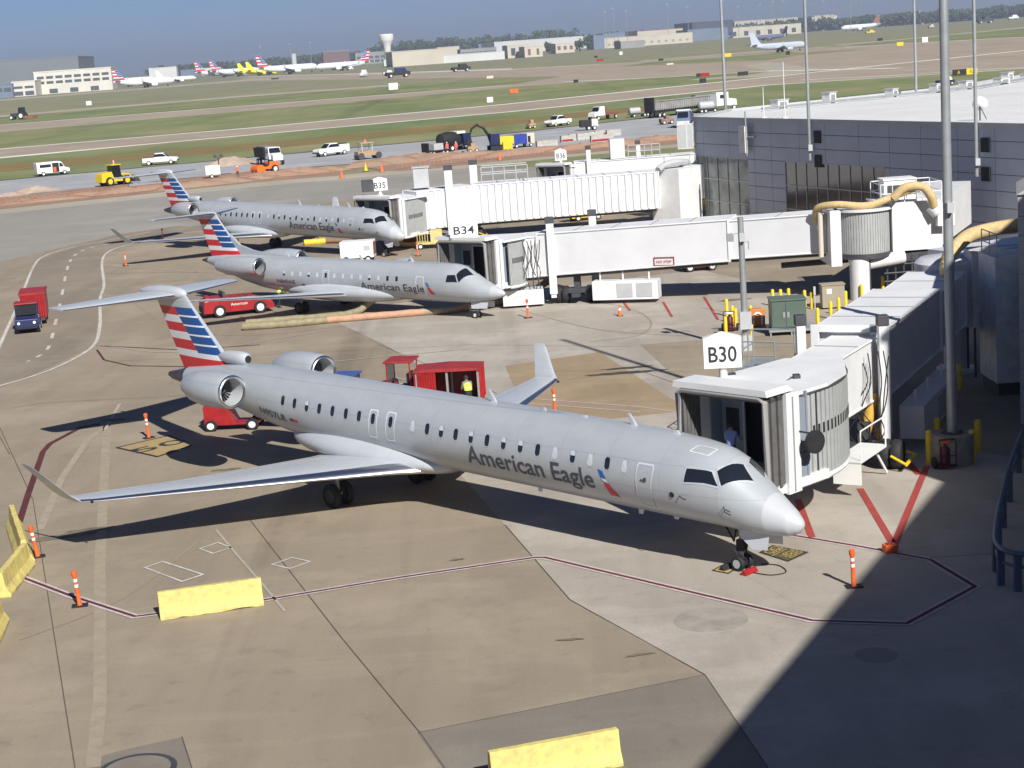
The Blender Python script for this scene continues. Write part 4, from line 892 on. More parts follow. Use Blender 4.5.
# B30
b30, W30 = bridge('white boarding bridge at the near jet with a slatted curtain and a man inside', (5.35, 54.72), (7.75, 52.15), 2.2, 2.85,
    [((9.6, 58.6), (13.1, 64.4), 1.7, 2.3, 4.55, 2.3, 4.7), ((12.85, 64.4), (16.95, 72.7), 2.75, 2.36, 5.0, 2.4, 5.03), ((17.05, 72.5), (19.5, 77.7), 2.5, 2.46, 4.93, 2.5, 4.95)],
    curt=[((8.95, 53.55), (11.3, 58.7), .75)], ctop=[(6.45, 55.75), (8.85, 53.3), (10.1, 54.5), (11.05, 56.2), (11.45, 58.8), (9.5, 59.2), (7.3, 57.2)],
    cols=[(13.75, 62.9), (10.95, 64.2)], colh=5.55, wheels=((12.9, 62.6), 1.13, .55), ac=((15.15, 64.6), (18.1, 70.9), .95, .45, 1.75))
g = MB(); g.M = W30; g.lathe([(2.3, 1.75), (5.15, 1.75), (5.35, 1.5), (5.45, .1)], (20.7, 79.4, 0), 'z', 28); rot = g.build('rotunda', [BRW2], b30, 40)
g = MB(); g.M = W30; g.tube(smooth([(19.6, 76.2, 5.0), (19.6, 76.0, 5.7), (20.2, 76.4, 6.3), (21.2, 77.4, 6.6), (23.4, 79.2, 6.6), (25.5, 81, 6.4)], 6), .32, 12); g.build('flexible_duct', [CREAM], rot, 50)
g = MB(); g.M = W30; g.cyl((20.7, 79.2, 0), (20.7, 79.2, 2.3), .55, n=20); g.cyl((20.7, 79.2, 0), (20.7, 79.2, .2), .9, n=20); g.build('support_column', [BRW2], rot, 40)
g = MB(); g.M = W30; g.cbox((23.6, 82.2, 3.9), (6, 3.0, 3.0), rz=.45); g.build('fixed_link', [BRW2], rot)
# near end face: white portal, hoses hanging in front of it, side platform
g = MB(); g.M = W30 @ local((12.85, 64.3, 0), (.427, .904)) 
g.box(-.16, -.02, -1.5, -.75, 1.0, 5.12); g.box(-.16, -.02, 1.18, 1.5, 1.5, 5.12); g.box(-.16, -.02, -1.18, 1.18, 4.84, 5.12); g.box(-.16, -.02, -1.18, 1.18, 1.5, 2.2); por = g.build('end_portal', [BRW], b30, bevel=.015)
g = MB(); g.M = W30 @ local((12.6, 62.7, 0), (.427, .904)); rh = random.Random(5)
for k in range(7):
    y = -1.35 + .19 * k; g.tube(smooth([(-.2, y, 3.9 + .6 * rh.random()), (-.42, y + rh.uniform(-.2, .2), 3.3), (-.45, y + rh.uniform(-.35, .35), 2.3), (-.4, y + rh.uniform(-.4, .4), 1.2 + .5 * rh.random()), (-.2, y + .2, 1.0)], 5), .024, 5)
g.build('hanging_cable', [BLACK], por)
g = MB(); g.M = W30 @ local((13.15, 64.2, 0), (.427, .904)); g.tube(smooth([(-.5, -.6, 2.6), (-.8, -.4, 1.5), (-1.2, -.2, .7), (-2.4, .1, .35), (-3.2, -.2, .3)], 6), .22, 10); g.tube(smooth([(-.4, -1.0, 2.4), (-.6, -1.0, 1.6), (-.5, -.8, .9)], 5), .2, 10); g.build('air_hose', [mat('yellow_hose', (.62, .36, .06), .75, var=.3, scale=5)], por, 50)
g = MB(); g.M = W30 @ local((10.0, 59.4, 0), (.53, .85)) ; g.box(-.1, 2.6, -2.2, -1.2, 1.25, 1.35); g.box(-.1, 0, -2.2, -1.2, .5, 1.3); g.tube([(2.5, -2.2, 1.3), (2.5, -2.2, 2.4), (0, -2.2, 2.4), (0, -2.2, 1.3)], .03, 6); g.tube([(2.5, -1.7, 1.3), (3.4, -1.9, .1)], .05, 6)
g.build('service_step', [WHITE], por)
g = MB(); g.M = W30; c_ = Vector((8.75, 53.35, 3.45)); g.cyl(c_ + Vector((0.55, -.45, 0)), c_ + Vector((.62, -.56, 0)), .37, n=24); g.tube([c_ + Vector((-.3, -.1, .4)), c_ + Vector((.55, -.45, .25))], .03, 6); g.tube([c_ + Vector((-.3, -.1, -.5)), c_ + Vector((.55, -.45, -.25))], .03, 6); g.box(c_.x - .33, c_.x - .05, c_.y - .25, c_.y - .12, c_.z - .6, c_.z + .6); g.build('round_mirror', [BLACK], b30, 50)
g = MB(); g.M = W30 @ local((10.1, 67.2, .35), (.427, .904))
for z in (3.55, 4.1): g.tube([(-1.6, -.8, z), (-1.6, .9, z), (1.2, .9, z), (1.2, -.8, z)], .03, 6)
for x in (-1.6, -.9, -.2, .5, 1.2): g.cyl((x, .9, 2.9), (x, .9, 4.1), .03, n=6)
for x in (-1.6, 1.2): g.cyl((x, -.8, 2.9), (x, -.8, 4.1), .03, n=6)
g.box(-1.65, 1.25, -.85, .95, 2.8, 2.9)
for k in range(9): g.box(-1.6 - .27 * (k + 1), -1.6 - .27 * k, -.8, .1, 2.7 - .3 * k, 2.75 - .3 * k)
g.tube([(-1.6, -.8, 2.7), (-4.1, -.8, 0)], .05, 6); g.tube([(-1.6, .1, 2.7), (-4.1, .1, 0)], .05, 6)
g.build('service_stair', [STEEL], b30)
g = MB(); g.M = W30; g.cbox((9.3, 55.6, 5.02), (.22, .3, .14)); g.tube([(8.9, 55.3, 4.95), (9.3, 55.6, 5.1)], .02, 5); g.build('flood_light', [DGREY], b30)
gate_sign('white B30 gate box with a peaked lid on the nearest walkway cab', (7.05, 56.7), 5.3, 1.25, 1.0, 'B30', -.10, post=.42)
# B34
b34, W34 = bridge('long smooth white boarding bridge at the middle jet, with an air unit below', (-4.05, 109.4), (-1.05, 106.85), 1.75, 2.75,
    [((.2, 110.8), (2.6, 110.7), 2.6, 1.75, 4.35, 1.78, 4.4), ((2.55, 110.7), (14.3, 107.0), 2.8, 1.8, 4.55, 2.4, 5.0), ((14.2, 107.1), (19.9, 105.0), 2.5, 2.5, 4.9, 2.75, 5.15)],
    curt=[((.35, 107.9), (1.3, 109.5), .25)], ctop=[(-2.9, 110.4), (.1, 107.7), (1.5, 109.2), (1.5, 111.6), (-1.5, 112.2)],
    cols=[(3.05, 109.1), (5.9, 111.9)], colh=5.5, colr=.24, wheels=((4.6, 109.4), 1.35, .55), ac=((5.6, 108.5), (9.6, 107.3), 1.2, .25, 1.45))
W34R = W34 @ Matrix.Translation((-.7, 0, 0))
g = MB(); g.M = W34R; g.box(20.2, 20.85, 102.6, 106.2, 2.05, 5.4); ph = g.build('rotunda_portal', [BRW], b34, bevel=.02)
g = MB(); g.M = W34R; n_ = 60
for k in range(n_):
    a = 2 * math.pi * k / n_; g.cbox((22.35 + 1.55 * math.cos(a), 103.6 + 1.55 * math.sin(a), 4.0), (.05, .10, 2.5), 0, rz=a)
g.cyl((22.35, 103.6, 2.75), (22.35, 103.6, 5.25), 1.54, n=40, m=0); g.cyl((22.35, 103.6, 5.25), (22.35, 103.6, 5.4), 1.75, n=40, m=1); g.cyl((22.35, 103.6, 2.45), (22.35, 103.6, 2.75), 1.7, n=40, m=2)
ro = g.build('rotunda', [CURT, BRW, DGREY], b34, 30)
g = MB(); g.M = W34R; g.cyl((21.9, 102.6, 0), (21.9, 102.6, 2.45), .62, n=24); g.tube([(21.9, 102.6, 2.1), (24.6, 102.9, 2.35)], .4, 16); g.build('support_column', [BRW], ro, 40)
g = MB(); g.M = W34R; g.cbox((25.35, 104.3, 4.15), (3.0, 3.0, 2.9), rz=.05); g.cbox((28.2, 110.0, 4.1), (3.0, 11, 2.8), rz=-.42); lk = g.build('fixed_link', [BRW], ro)
g = MB(); g.M = W34R; g.cbox((25.6, 104.3, 2.3), (3.2, 2.6, .5)); g.cbox((28.2, 110.0, 2.2), (2.4, 10, .7), rz=-.42); [g.tube([(23.6 + k * .5, 103.0, .1), (23.6 + k * .5, 103.0, 2.4)], .06, 6) for k in range(5)]; [g.tube([(23.4, 102.9, z), (26.4, 103.0, z)], .05, 6) for z in (.9, 1.4, 1.9)]; g.tube([(18, 107.5, 1.7), (22, 106.5, 1.9)], .2, 6); g.build('under_frame', [DGREY], lk)
g = MB(); g.M = W34R; g.box(22.3, 22.45, 102.2, 102.4, .2, 5.5)
g.build('cable_mast', [DGREY], ro)
g = MB(); g.M = W34R @ Matrix.Translation((25.2, 104.2, 5.6))
for z in (.55, 1.1): g.tube([(-1.9, -1.4, z), (1.7, -1.4, z), (1.7, 1.4, z), (-1.9, 1.4, z), (-1.9, -1.4, z)], .03, 6)
for x in (-1.9, -1.2, -.5, .2, .9, 1.7): g.cyl((x, -1.4, 0), (x, -1.4, 1.1), .03, n=6); g.cyl((x, 1.4, 0), (x, 1.4, 1.1), .03, n=6)
g.build('roof_railing', [WHITE], lk)
g = MB(); g.M = W34R @ Matrix.Translation((24.7, 104.4, 5.6)); g.box(-1.0, .9, -.7, .8, .1, 1.25); g.box(-1.06, .96, -.76, .86, 1.25, 1.34); g.box(-.8, .2, -.73, -.7, .45, .95, 1); g.box(-1.7, 1.9, -1.1, 1.2, .0, .1); g.build('roof_unit', [WHITE, DGREY], lk)
g = MB(); g.M = W34R
g.tube(smooth([(19.7, 104.0, 4.6), (19.6, 103.4, 5.5), (20.6, 102.6, 5.75), (22.4, 102.3, 5.6), (24.2, 102.4, 6.1), (25.3, 102.3, 6.5)], 6), .22, 10)
g.tube(smooth([(23.9, 102.3, 5.9), (24.6, 102.2, 6.5), (25.6, 102.1, 6.5), (26.1, 102.1, 5.9), (26.3, 102.3, 5.3)], 6), .27, 10)
g.build('flexible_duct', [CREAM], ro, 50)
g = MB(); g.M = W34R; g.cyl((26.2, 102.55, 5.3), (26.6, 102.4, 4.8), .38, n=16); g.box(26.5, 27.5, 102.2, 102.9, 4.1, 5.5); g.build('duct_hood', [BRW], ro, 40)
g = MB(); g.M = W34R; g.cyl((19.75, 103.35, 2.6), (19.75, 103.35, 5.4), .16, n=10); g.build('duct_riser', [CREAM2], ro, 40)
o = text_obj('warning_plate', 'NO STEP', .2, RED, b34, W34 @ frame((9.93, 106.84, 2.55), (11.75, -3.7, .0), (0, 0, 1)), width=.95)
g = MB(); g.M = W34 @ frame((9.93, 106.85, 2.55), (11.75, -3.7, 0), (0, 0, 1))
for y0, y1 in ((-.27, -.22), (.22, .27)): g.box(-.65, .65, y0, y1, -.01, .012)
for x0, x1 in ((-.65, -.6), (.6, .65)): g.box(x0, x1, -.27, .27, -.01, .012)
g.build('plate_border', [RED], b34)
g = MB(); g.M = W34; rh = random.Random(8)
for k in range(6):
    x = 1.0 + .27 * k; g.tube(smooth([(x, 108.95, 4.2), (x + rh.uniform(-.2, .2), 108.8, 3.2), (x + rh.uniform(-.3, .3), 108.75, 2.2), (x + rh.uniform(-.2, .2), 108.9, 1.0)], 4), .035, 5)
g.build('hanging_cable', [DGREY], b34)
g = MB(); g.M = W34; g.box(-.2, 2.4, 108.6, 110.6, .15, 1.1); g.build('service_step', [BRW], b34, bevel=.03)
gate_sign('white B34 gate box between the ribbed bridge and the long smooth bridge', (-2.35, 108.6), 4.75, 1.75, .95, 'B34', .08, post=.25)
# B35
b35, W35 = bridge('ribbed white boarding bridge at the farthest gate jet', (-12.1, 146.9), (-9.0, 143.9), 1.5, 3.0,
    [((-7.6, 149.2), (-2.6, 151.6), 3.0, 1.4, 4.7, 1.45, 4.75), ((-2.4, 151.6), (13.9, 152.2), 3.2, 1.45, 4.8, 1.6, 4.8)],
    ribbed=True, cols=[(-4.2, 149.0), (-2.1, 153.9)], colh=6.6, colr=.33, wheels=((-3.0, 151.2), 1.5, .5), ctop=[(-11.0, 148.0), (-7.9, 145.0), (-5.9, 147.6), (-8.4, 151.0)], curt=[((-7.9, 145.0), (-6.3, 148.3), .2)])
g = MB(); g.M = W35; g.box(-7.2, -5.9, 149.5, 150.8, 4.9, 6.6); g.box(-7.3, -5.8, 149.4, 150.9, 6.6, 6.7); g.build('roof_cabin', [LGREY], b35); g = MB(); g.M = W35
for z in (5.6, 6.2): g.tube([(-1.4, 150.3, z), (2.6, 150.3, z), (2.6, 152.8, z), (-1.4, 152.8, z)], .05, 5)
for x in (-1.4, -.4, .6, 1.6, 2.6): g.cyl((x, 150.3, 4.8), (x, 150.3, 6.2), .05, n=5)
g.build('roof_platform', [LGREY], b35)
g = MB(); g.M = W35; g.cbox((15.6, 152.4, 2.45), (3.0, 3.2, 4.9), rz=-.75); g.build('lift_tower', [BRW], b35)
g = MB(); g.M = W35; g.box(16.2, 18.4, 152.6, 155.0, 2.0, 5.0); g.tube([(14.5, 151, 5.0), (14.5, 151, 6.0), (16.9, 152.6, 6.0), (16.9, 152.6, 5)], .05, 5); g.tube(smooth([(13.9, 150.6, 4.9), (14.6, 151.3, 5.3), (15.8, 152, 5.4), (16.8, 153.2, 5.2)], 5), .3, 8); g.build('link_room', [LGREY], b35)
s35 = gate_sign('gate number box above the far ribbed bridge, dark left panel and pale B35 panel', (-10.0, 147.2), 5.1, 1.3, .95, 'B35', .15, post=.35)
g = MB(); g.cbox((-1.0, 0, .82), (1.0, .5, 1.0)); g.build('dark_panel', [DGREY], s35)
# B36 and plant behind
b36, W36 = bridge('short boarding bridge with a shaded blue side, behind the ribbed one', (4.0, 171.8), (6.6, 169.8), 1.6, 2.9,
    [((7.6, 172.2), (19.5, 171.8), 2.8, 1.7, 4.7, 1.9, 4.8)], cols=[(9.0, 170.6), (14.1, 173.4)], colh=6.2, colr=.22, ctop=[(5.2, 172.8), (7.2, 170.3), (8.4, 171.2), (8.0, 173.7)])
gate_sign('small B36 gate box on the walkway behind the ribbed one', (6.3, 171.2), 5.0, 1.15, .95, 'B36', .1, post=.3)
g = MB(); g.M = W36; g.box(11.2, 12.6, 170.8, 172.8, 4.8, 6.7); g.build('roof_cabin', [BRW], b36)
g = MB(); g.M = W36
for z in (5.4, 6.0): g.tube([(12.9, 170.6, z), (16, 170.6, z)], .05, 5)
for x in (12.9, 13.7, 14.5, 15.2, 16): g.cyl((x, 170.6, 4.7), (x, 170.6, 6), .05, n=5)
g.build('roof_railing', [LGREY], b36)
# ------------------------------------------------------------------ poles
def pole(label, base, top, r0, r1, boxes=(), name='light_pole', foot=None, group='tall grey poles by the concourse'):
    t = thing(name, label, 'light pole', base, 0, group)
    g = MB(); g.cyl((0, 0, foot or 0), (0, 0, top - base[2]), r0, r1, 14); g.build('shaft', [STEEL], t, 40)
    for z, w in boxes: g = MB(); g.box(-w, w, -r0 - .25, -r0 * .8, z - w * 1.5, z + w * 1.5); g.build('junction_box', [LGREY], t)
    return t
p_ = G(953, 463)
t = pole('thick grey pole on a round concrete pedestal in the shade among yellow bollards', (p_.x, p_.y, 0), 27, .19, .14, [(9.5, .12)], foot=.9)
g = MB(); g.cyl((0, 0, 0), (0, 0, 1.15), .78, n=28); g.build('pedestal', [mat('pedestal_concrete', (.26, .25, .22), .85, var=.25, scale=3)], t, 40)
for k in range(6):
    a = k * math.pi / 3
g = MB(); [g.cyl((.32 * math.cos(k * 1.05), .32 * math.sin(k * 1.05), 1.15), (.32 * math.cos(k * 1.05), .32 * math.sin(k * 1.05), 1.25), .03, n=6) for k in range(6)]; g.cyl((0, 0, 1.15), (0, 0, 1.19), .4, n=20); g.build('base_flange', [DGREY], t)
p_ = G(746, 350)
t = pole('short grey pole standing among the bollards left of the green cabinet', (p_.x, p_.y, 0), 6.9, .17, .15, [(1.6, .3), (5.9, .14)])
g = MB(); g.box(-.28, .28, -.32, .28, .0, .8); g.build('base_box', [LGREY], t)
g = MB(); g.tube([(-.17, 0, 6.1), (-.5, -.1, 6.1)], .04, 6); g.box(-.75, -.4, -.2, .05, 5.7, 6.1); g.tube([(0, .2, 5.6), (.4, .3, 5.6), (.4, .3, 5.2)], .03, 6); g.build('bracket', [STEEL], t)
for (px, py, lab) in ((814, 160, 'slim mast fixed to the concourse facade left of the long window'), (981, 176, 'slim mast fixed to the concourse facade at the far right')):
    s_, z_ = fac(px, py); p_ = A0 + FU * s_ + FN * .35
    pole(lab, (p_.x, p_.y, z_), 27, .13, .10, [(1.0, .16)])
pole('slim mast rising from the far edge of the white roof behind the thick pole', (42.2, 174.6, 8.9), 30, .14, .1)
pole('slim mast rising at the left corner of the white roof', (22.3, 168.2, 8.9), 29, .16, .11)
p_ = A0 + FU * 7.6 + FN * .3
for (px, py, w_, lab) in ((686, 128, .8, 'left of two white flood lamps clamped to the concourse corner'), (692, 130, .7, 'right of two white flood lamps clamped to the concourse corner')):
    q_ = A0 + Vector(((px - 694) * .09, -.6, 0)) + Vector((-.45, 0, 0))
    t = thing('flood_lamp', lab, 'flood lamp', (q_.x, q_.y, 7.0), -.2, 'flood lamps on the concourse')
    g = MB(); g.box(-.42, .42, -.12, .12, -.6, 1.6); g.box(-.36, .36, -.14, -.12, -.5, 1.5, 1); g.build('housing', [WHITE2, LGREY], t)
    g = MB(); g.tube([(0, .1, -.2), (.3, .6, -.5), (.8, .8, -.5)], .06, 6); g.build('arm', [DGREY], t)
s_, z_ = fac(750, 140); q_ = A0 + FU * s_ + FN * .5
t = thing('flood_lamp', 'single white flood lamp and mast on the wall above the left window', 'flood lamp', (q_.x, q_.y, z_), FU.y, 'flood lamps on the concourse')
t.rotation_euler.z = math.atan2(FU.y, FU.x)
g = MB(); g.box(-.5, .5, -.3, -.05, -1.0, 1.2); g.build('housing', [WHITE2], t); g = MB(); g.cyl((.5, -.15, -1.2), (.5, -.15, 2.4), .07, n=8); g.tube([(.5, -.1, .3), (1.2, .1, .3), (1.2, .4, .3)], .05, 6); g.build('arm', [STEEL], t)
# thin roof antenna and rails
for (px, h_, lab) in ((785, 4.6, 'thin white antenna mast on the white roof, left of the facade mast'), (764, 2.6, 'short thin vent mast near the left end of the white roof')):
    q_ = G(px, 117, RZ); o = MB(); o.cyl((0, 0, 0), (0, 0, h_), .05, .03, 8); o.box(-.2, .2, -.2, .2, 0, .1); o = o.build('antenna_mast', [WHITE2], None, loc=(q_.x, q_.y, RZ - .1)); tag(o, lab, 'antenna')
q_ = G(985, 122, RZ - .1)
t = thing('satellite_dish', 'small white dish on a stand near the front edge of the roof', 'dish', (q_.x + .2, q_.y + 2, RZ - .1), -.4)
g = MB(); g.lathe([(0, .05), (.05, .3), (.18, .55), (.2, .55), (.09, .3), (.03, .03)], (0, 0, 0), 'y', 18); g.M = Matrix.Identity(4); o = g.build('reflector', [WHITE], t, 50); o.location = (0, 0, 1.1); o.rotation_euler.x = .4
g = MB(); g.cyl((0, .1, 0), (0, .1, 1.0), .05, n=8); g.tube([(0, .1, 1), (.5, -.3, .1)], .03, 5); g.build('stand', [DGREY], t)

# ------------------------------------------------------------------ barriers, posts, bollards
BARY = mat('chipped_yellow_concrete', (.72, .60, .17), .78, var=.0, scale=3.5, col2=(.50, .40, .15), bump=.4, detail=10)
def barrier(label, a, b, h=.82):
    a = Vector(a); b = Vector(b); L_ = (b - a).length; c = (a + b) / 2; g = MB(); n = 14; rb = random.Random(int(a.x * 10)); rr = []
    for k in range(n + 1):
        x = -L_ / 2 + L_ * k / n; e = lambda: rb.uniform(-.008, .008)
        bt = 0 if k in (0, n) else max(0, rb.uniform(-.02, .05))
        rr.append([(x, -.30, bt), (x, -.30 + e(), .09), (x, -.16 + e(), .33), (x, -.09 + e(), h), (x, .09 + e(), h), (x, .16 + e(), .33), (x, .30 + e(), .09), (x, .30, bt)])
    g.rings(rr); o = g.build('concrete_barrier', [BARY], None, bevel=.015, loc=(c.x, c.y, 0), rz=math.atan2(b.y - a.y, b.x - a.x)); tag(o, label, 'barrier', 'yellow concrete barriers'); return o
barrier('long yellow concrete barrier lying alone left of centre on the apron', G(160, 618), G(263, 603))
barrier('yellow concrete barrier at the bottom edge of the frame', (-1.1, 36.5), (1.85, 37.35))
barrier('farthest yellow barrier at the left edge, end towards the red line', G(14, 526), G(26, 563))
barrier('middle yellow barrier at the left edge of the frame', G(27, 566), G(2, 598))
barrier('nearest yellow barrier cut by the left edge of the frame', G(0, 622), G(-18, 662))
def delineator(label, px, py, tilt=0.):
    p = G(px, py); t = thing('delineator_post', label, 'marker post', p, rnd.random(), 'orange marker posts round the stands')
    g = MB(); g.box(-.25, .25, -.18, .18, 0, .04); g.build('rubber_base', [BLACK], t, bevel=.01)
    g = MB(); g.M = Matrix.Rotation(tilt, 4, 'Y'); g.lathe([(.03, .085), (.12, .07), (.95, .06), (1.0, .09), (1.14, .09), (1.16, .03)], (0, 0, 0), 'z', 12); po = g.build('post', [ORANGE], t, 40)
    g = MB(); g.M = Matrix.Rotation(tilt, 4, 'Y'); g.cyl((0, 0, .62), (0, 0, .72), .068, n=12); g.cyl((0, 0, .8), (0, 0, .9), .066, n=12); g.build('reflective_band', [WHITE], po, 40)
for a in (('orange marker post beside the left edge barriers', 38, 557, -.12), ('orange marker post on the safety line left of the lone barrier', 80, 606, -.06), ('orange marker post by the painted box behind the near wing', 149, 438, -.05),
          ('orange marker post in front of the near jet nose, at the shadow edge', 854, 587, -.03), ('orange marker post behind the far winglet of the near jet', 555, 414, 0), ('orange marker post beside the air hose at the middle jet nose', 528, 318, 0),
          ('orange marker post under the nose of the far jet', 418, 256, -.03), ('orange marker post left of the middle jet tail', 126, 266, 0), ('orange marker post under the far jet wing tip', 163, 240, 0)): delineator(*a)
def bollard(label, px, py, h=1.0, r=.10, xy=None):
    p = G(px, py); g = MB(); g.lathe([(0, r), (h - .05, r), (h, r * .7), (h + .02, .02)], (0, 0, 0), 'z', 14)
    o = g.build('bollard', [YEL], None, 40, loc=p); tag(o, label, 'bollard', 'yellow steel bollards'); return o
bollard('front left yellow bollard before the pedestal of the thick pole', 929.5, 463, 1.25, .13); bollard('rear left yellow bollard before the pedestal of the thick pole', 937.5, 450, 1.25, .13)
bollard('front right yellow bollard beside the pedestal of the thick pole', 972.5, 463, 1.25, .13); bollard('rear right yellow bollard beside the pedestal of the thick pole', 978, 452, 1.25, .13)
bollard('yellow bollard in deep shade beyond the thick pole', 960, 390, 1.2, .12)
for px, py, lab in ((726, 335, 'nearest yellow bollard, directly above the B30 box'), (727, 316, 'yellow bollard behind the maroon extinguisher cart'), (733, 323, 'left yellow bollard hugging the short grey pole'), (736, 326, 'second yellow bollard hugging the short grey pole'),
                    (751, 323, 'yellow bollard between the short pole and the orange hose box'), (752, 343, 'yellow bollard behind the grey stair railing'), (763, 326, 'yellow bollard at the left side of the green cabinet'), (773, 306, 'first yellow bollard behind the green cabinet from the left'),
                    (781, 306, 'second yellow bollard behind the green cabinet'), (789, 305, 'third yellow bollard behind the green cabinet'), (805, 307, 'fourth yellow bollard behind the green cabinet'), (812, 309, 'fifth yellow bollard behind the green cabinet'),
                    (818, 326, 'yellow bollard at the right corner of the green cabinet'), (831, 319, 'yellow bollard before the beige cabinet'), (839, 315, 'low yellow bollard right of the one before the beige cabinet'), (846, 308, 'yellow bollard at the right corner of the beige cabinet'),
                    (857, 300, 'shaded yellow bollard beside the white bridge column'), (862, 301, 'yellow bollard touching the foot of the white bridge column'), (883, 292, 'yellow bollard right of the white bridge column')): bollard(lab, px, py)
# green switch cabinet on its steel skid
p_ = G(791, 334); t = thing('electrical_cabinet', 'large green electrical cabinet on a steel skid beside the near walkway', 'cabinet', p_, -.06); t.scale = (.8, 1, 1)
GRN = mat('dark_green_paint', (.095, .135, .105), .5, var=.12, scale=1.5)
g = MB(); g.box(-1.3, 1.05, -.2, 1.3, .38, 1.85); g.box(-1.36, 1.11, -.26, 1.36, 1.85, 1.93); b_ = g.build('casing', [GRN], t, bevel=.015)
for x0, x1, nm in ((-1.25, -.34, 'door'), (-.31, 1.0, 'door')):
    g = MB(); g.box(x0, x1, -.235, -.203, .45, 1.8); d_ = g.build(nm, [GRN], b_, bevel=.01); g = MB(); g.cbox(((x1 - .1) if x0 < -1 else (x0 + .15), -.25, 1.1), (.16, .03, .3)); g.build('latch', [STEEL], d_)
g = MB(); g.box(-1.5, 1.6, -.5, 1.4, .22, .34); [g.box(x - .05, x + .05, y - .05, y + .05, 0, .22) for x in (-1.4, 0, 1.5) for y in (-.4, 1.3)]; g.build('skid', [STEEL], t)
p_ = G(834, 309); t = thing('electrical_cabinet', 'beige utility cabinet with a white notice, in the shade below the long bridge', 'cabinet', p_, 0)
g = MB(); g.box(-.65, .65, 0, .8, .1, 1.4); g.box(-.7, .7, -.05, .85, 1.4, 1.46); b_ = g.build('casing', [mat('beige_paint', (.33, .29, .21), .6, var=.1, scale=2)], t); g = MB(); g.box(-.4, -.1, -.02, -.002, .9, 1.2); g.build('notice', [WHITE], b_)
g = MB(); g.cbox((-.65 - .4, .3, 1.1), (.12, .12, .5)); g.cyl((-1.05, .3, 0), (-1.05, .3, 1.0), .04, n=6); g.build('meter_post', [LGREY], t)
p_ = G(758, 327); t = thing('hose_box', 'orange hose box with a white arched front, between two bollards', 'hose box', p_, 0)
g = MB(); g.box(-.42, .42, 0, .5, .05, 1.0); b_ = g.build('casing', [mat('orange_paint', (.6, .2, .03), .5, var=.1, scale=2)], t, bevel=.02); g = MB(); g.tube(smooth([(-.22, -.02, .1), (-.22, -.02, .6), (0, -.02, .8), (.22, -.02, .6), (.22, -.02, .1)], 4), .06, 6); g.build('hose', [WHITE], b_)
MAROON = mat('maroon_paint', (.10, .01, .018), .5, var=.2, scale=3)
def ext_cart(label, p, rz, top=ORANGE):
    t = thing('extinguisher_cart', label, 'fire cart', p, rz, 'wheeled extinguisher carts')
    g = MB(); [g.tube([(x, -.3, .1), (x, -.3, 1.15), (x, -.15, 1.3)], .03, 6) for x in (-.35, .35)]; g.tube([(-.35, -.15, 1.3), (.35, -.15, 1.3)], .03, 6); g.box(-.4, .4, -.35, .35, .12, .18); g.tube([(-.35, -.3, .6), (.35, -.3, .6)], .025, 6); g.build('frame', [MAROON], t); t.scale = (.85,) * 3
    g = MB(); g.lathe([(.18, .05), (.2, .22), (.85, .22), (1.0, .1), (1.08, .05)], (0, .05, 0), 'z', 16); g.build('cylinder', [MAROON], t, 50)
    g = MB(); g.tube(smooth([(.25 * math.cos(a), -.1 + .15 * math.sin(a), 1.2) for a in [k * .8 for k in range(9)]], 3), .05, 6); g.build('hose', [top], t, 50)
    for y in (-.42, .42): wheel_parts(t, y * .2 + .45, 0, .25, .1) if False else None
    for x in (-.48, .48):
        g = MB(); g.lathe([(-.05, .15), (-.05, .25), (.05, .25), (.05, .15)], (x, .1, .25), 'x', 18); w_ = g.build('wheel', [BLACK], t, 40); g = MB(); g.lathe([(-.045, .15), (.045, .15)], (x, .1, .25), 'x', 12); g.build('rim', [LGREY], w_)
    return t
ext_cart('maroon wheeled extinguisher standing by the pedestal of the thick pole', G(946, 468), .1)
ext_cart('maroon wheeled extinguisher beside the short grey pole', G(730, 331), -.3, WHITE)
# guard rail of the ramp at the right edge
t = thing('guard_rail', 'curved blue grey tubular guard rail on posts at the right edge, in shade', 'guard rail', (15, 52, 0))
RAILM = mat('blue_grey_rail', (.10, .13, .18), .45, metal=.2)
path = smooth([(20.4, 66.0), (18.3, 61.2), (16.5, 56.6), (15.2, 53.0), (14.2, 50.1), (13.7, 48.2), (14.0, 47.3), (15.0, 47.0), (18, 46.6)], 5)
g = MB(); g.M = Matrix.Translation((-15, -52, 0)); g.tube([(x, y, 1.12) for x, y in path], .085, 8); g.build('top_rail', [RAILM], t, 50)
g = MB(); g.M = Matrix.Translation((-15, -52, 0)); g.tube([(x + .03, y + .03, .72) for x, y in path], .05, 8); g.build('lower_rail', [RAILM], t, 50)
for k in range(2, len(path) - 2, 4):
    x, y = path[k]; g = MB(); g.M = Matrix.Translation((x - 15, y - 52, 0)); g.box(-.10, .10, -.09, .09, .0, 1.05); g.build('post', [RAILM], t)
for px, lab in ((898, 'left of two condenser units at the bottom right corner'), (938, 'right of two condenser units at the bottom right corner')):
    p_ = G(px, 792, 1.0); t = thing('condenser_unit', lab, 'condenser', (p_.x, p_.y, 0), .35, 'condensers in the terminal shade')
    g = MB(); g.box(-.62, .62, -.5, .5, 0, .95); g.box(-.66, .66, -.54, .54, .95, 1.02); b_ = g.build('casing', [LGREY], t, bevel=.02)
    g = MB(); g.cyl((0, 0, 1.02), (0, 0, 1.05), .42, n=24); [g.cbox((0, 0, 1.07), (.8, .03, .02), rz=k * .52) for k in range(6)]; g.build('fan_grille', [BLACK], b_)
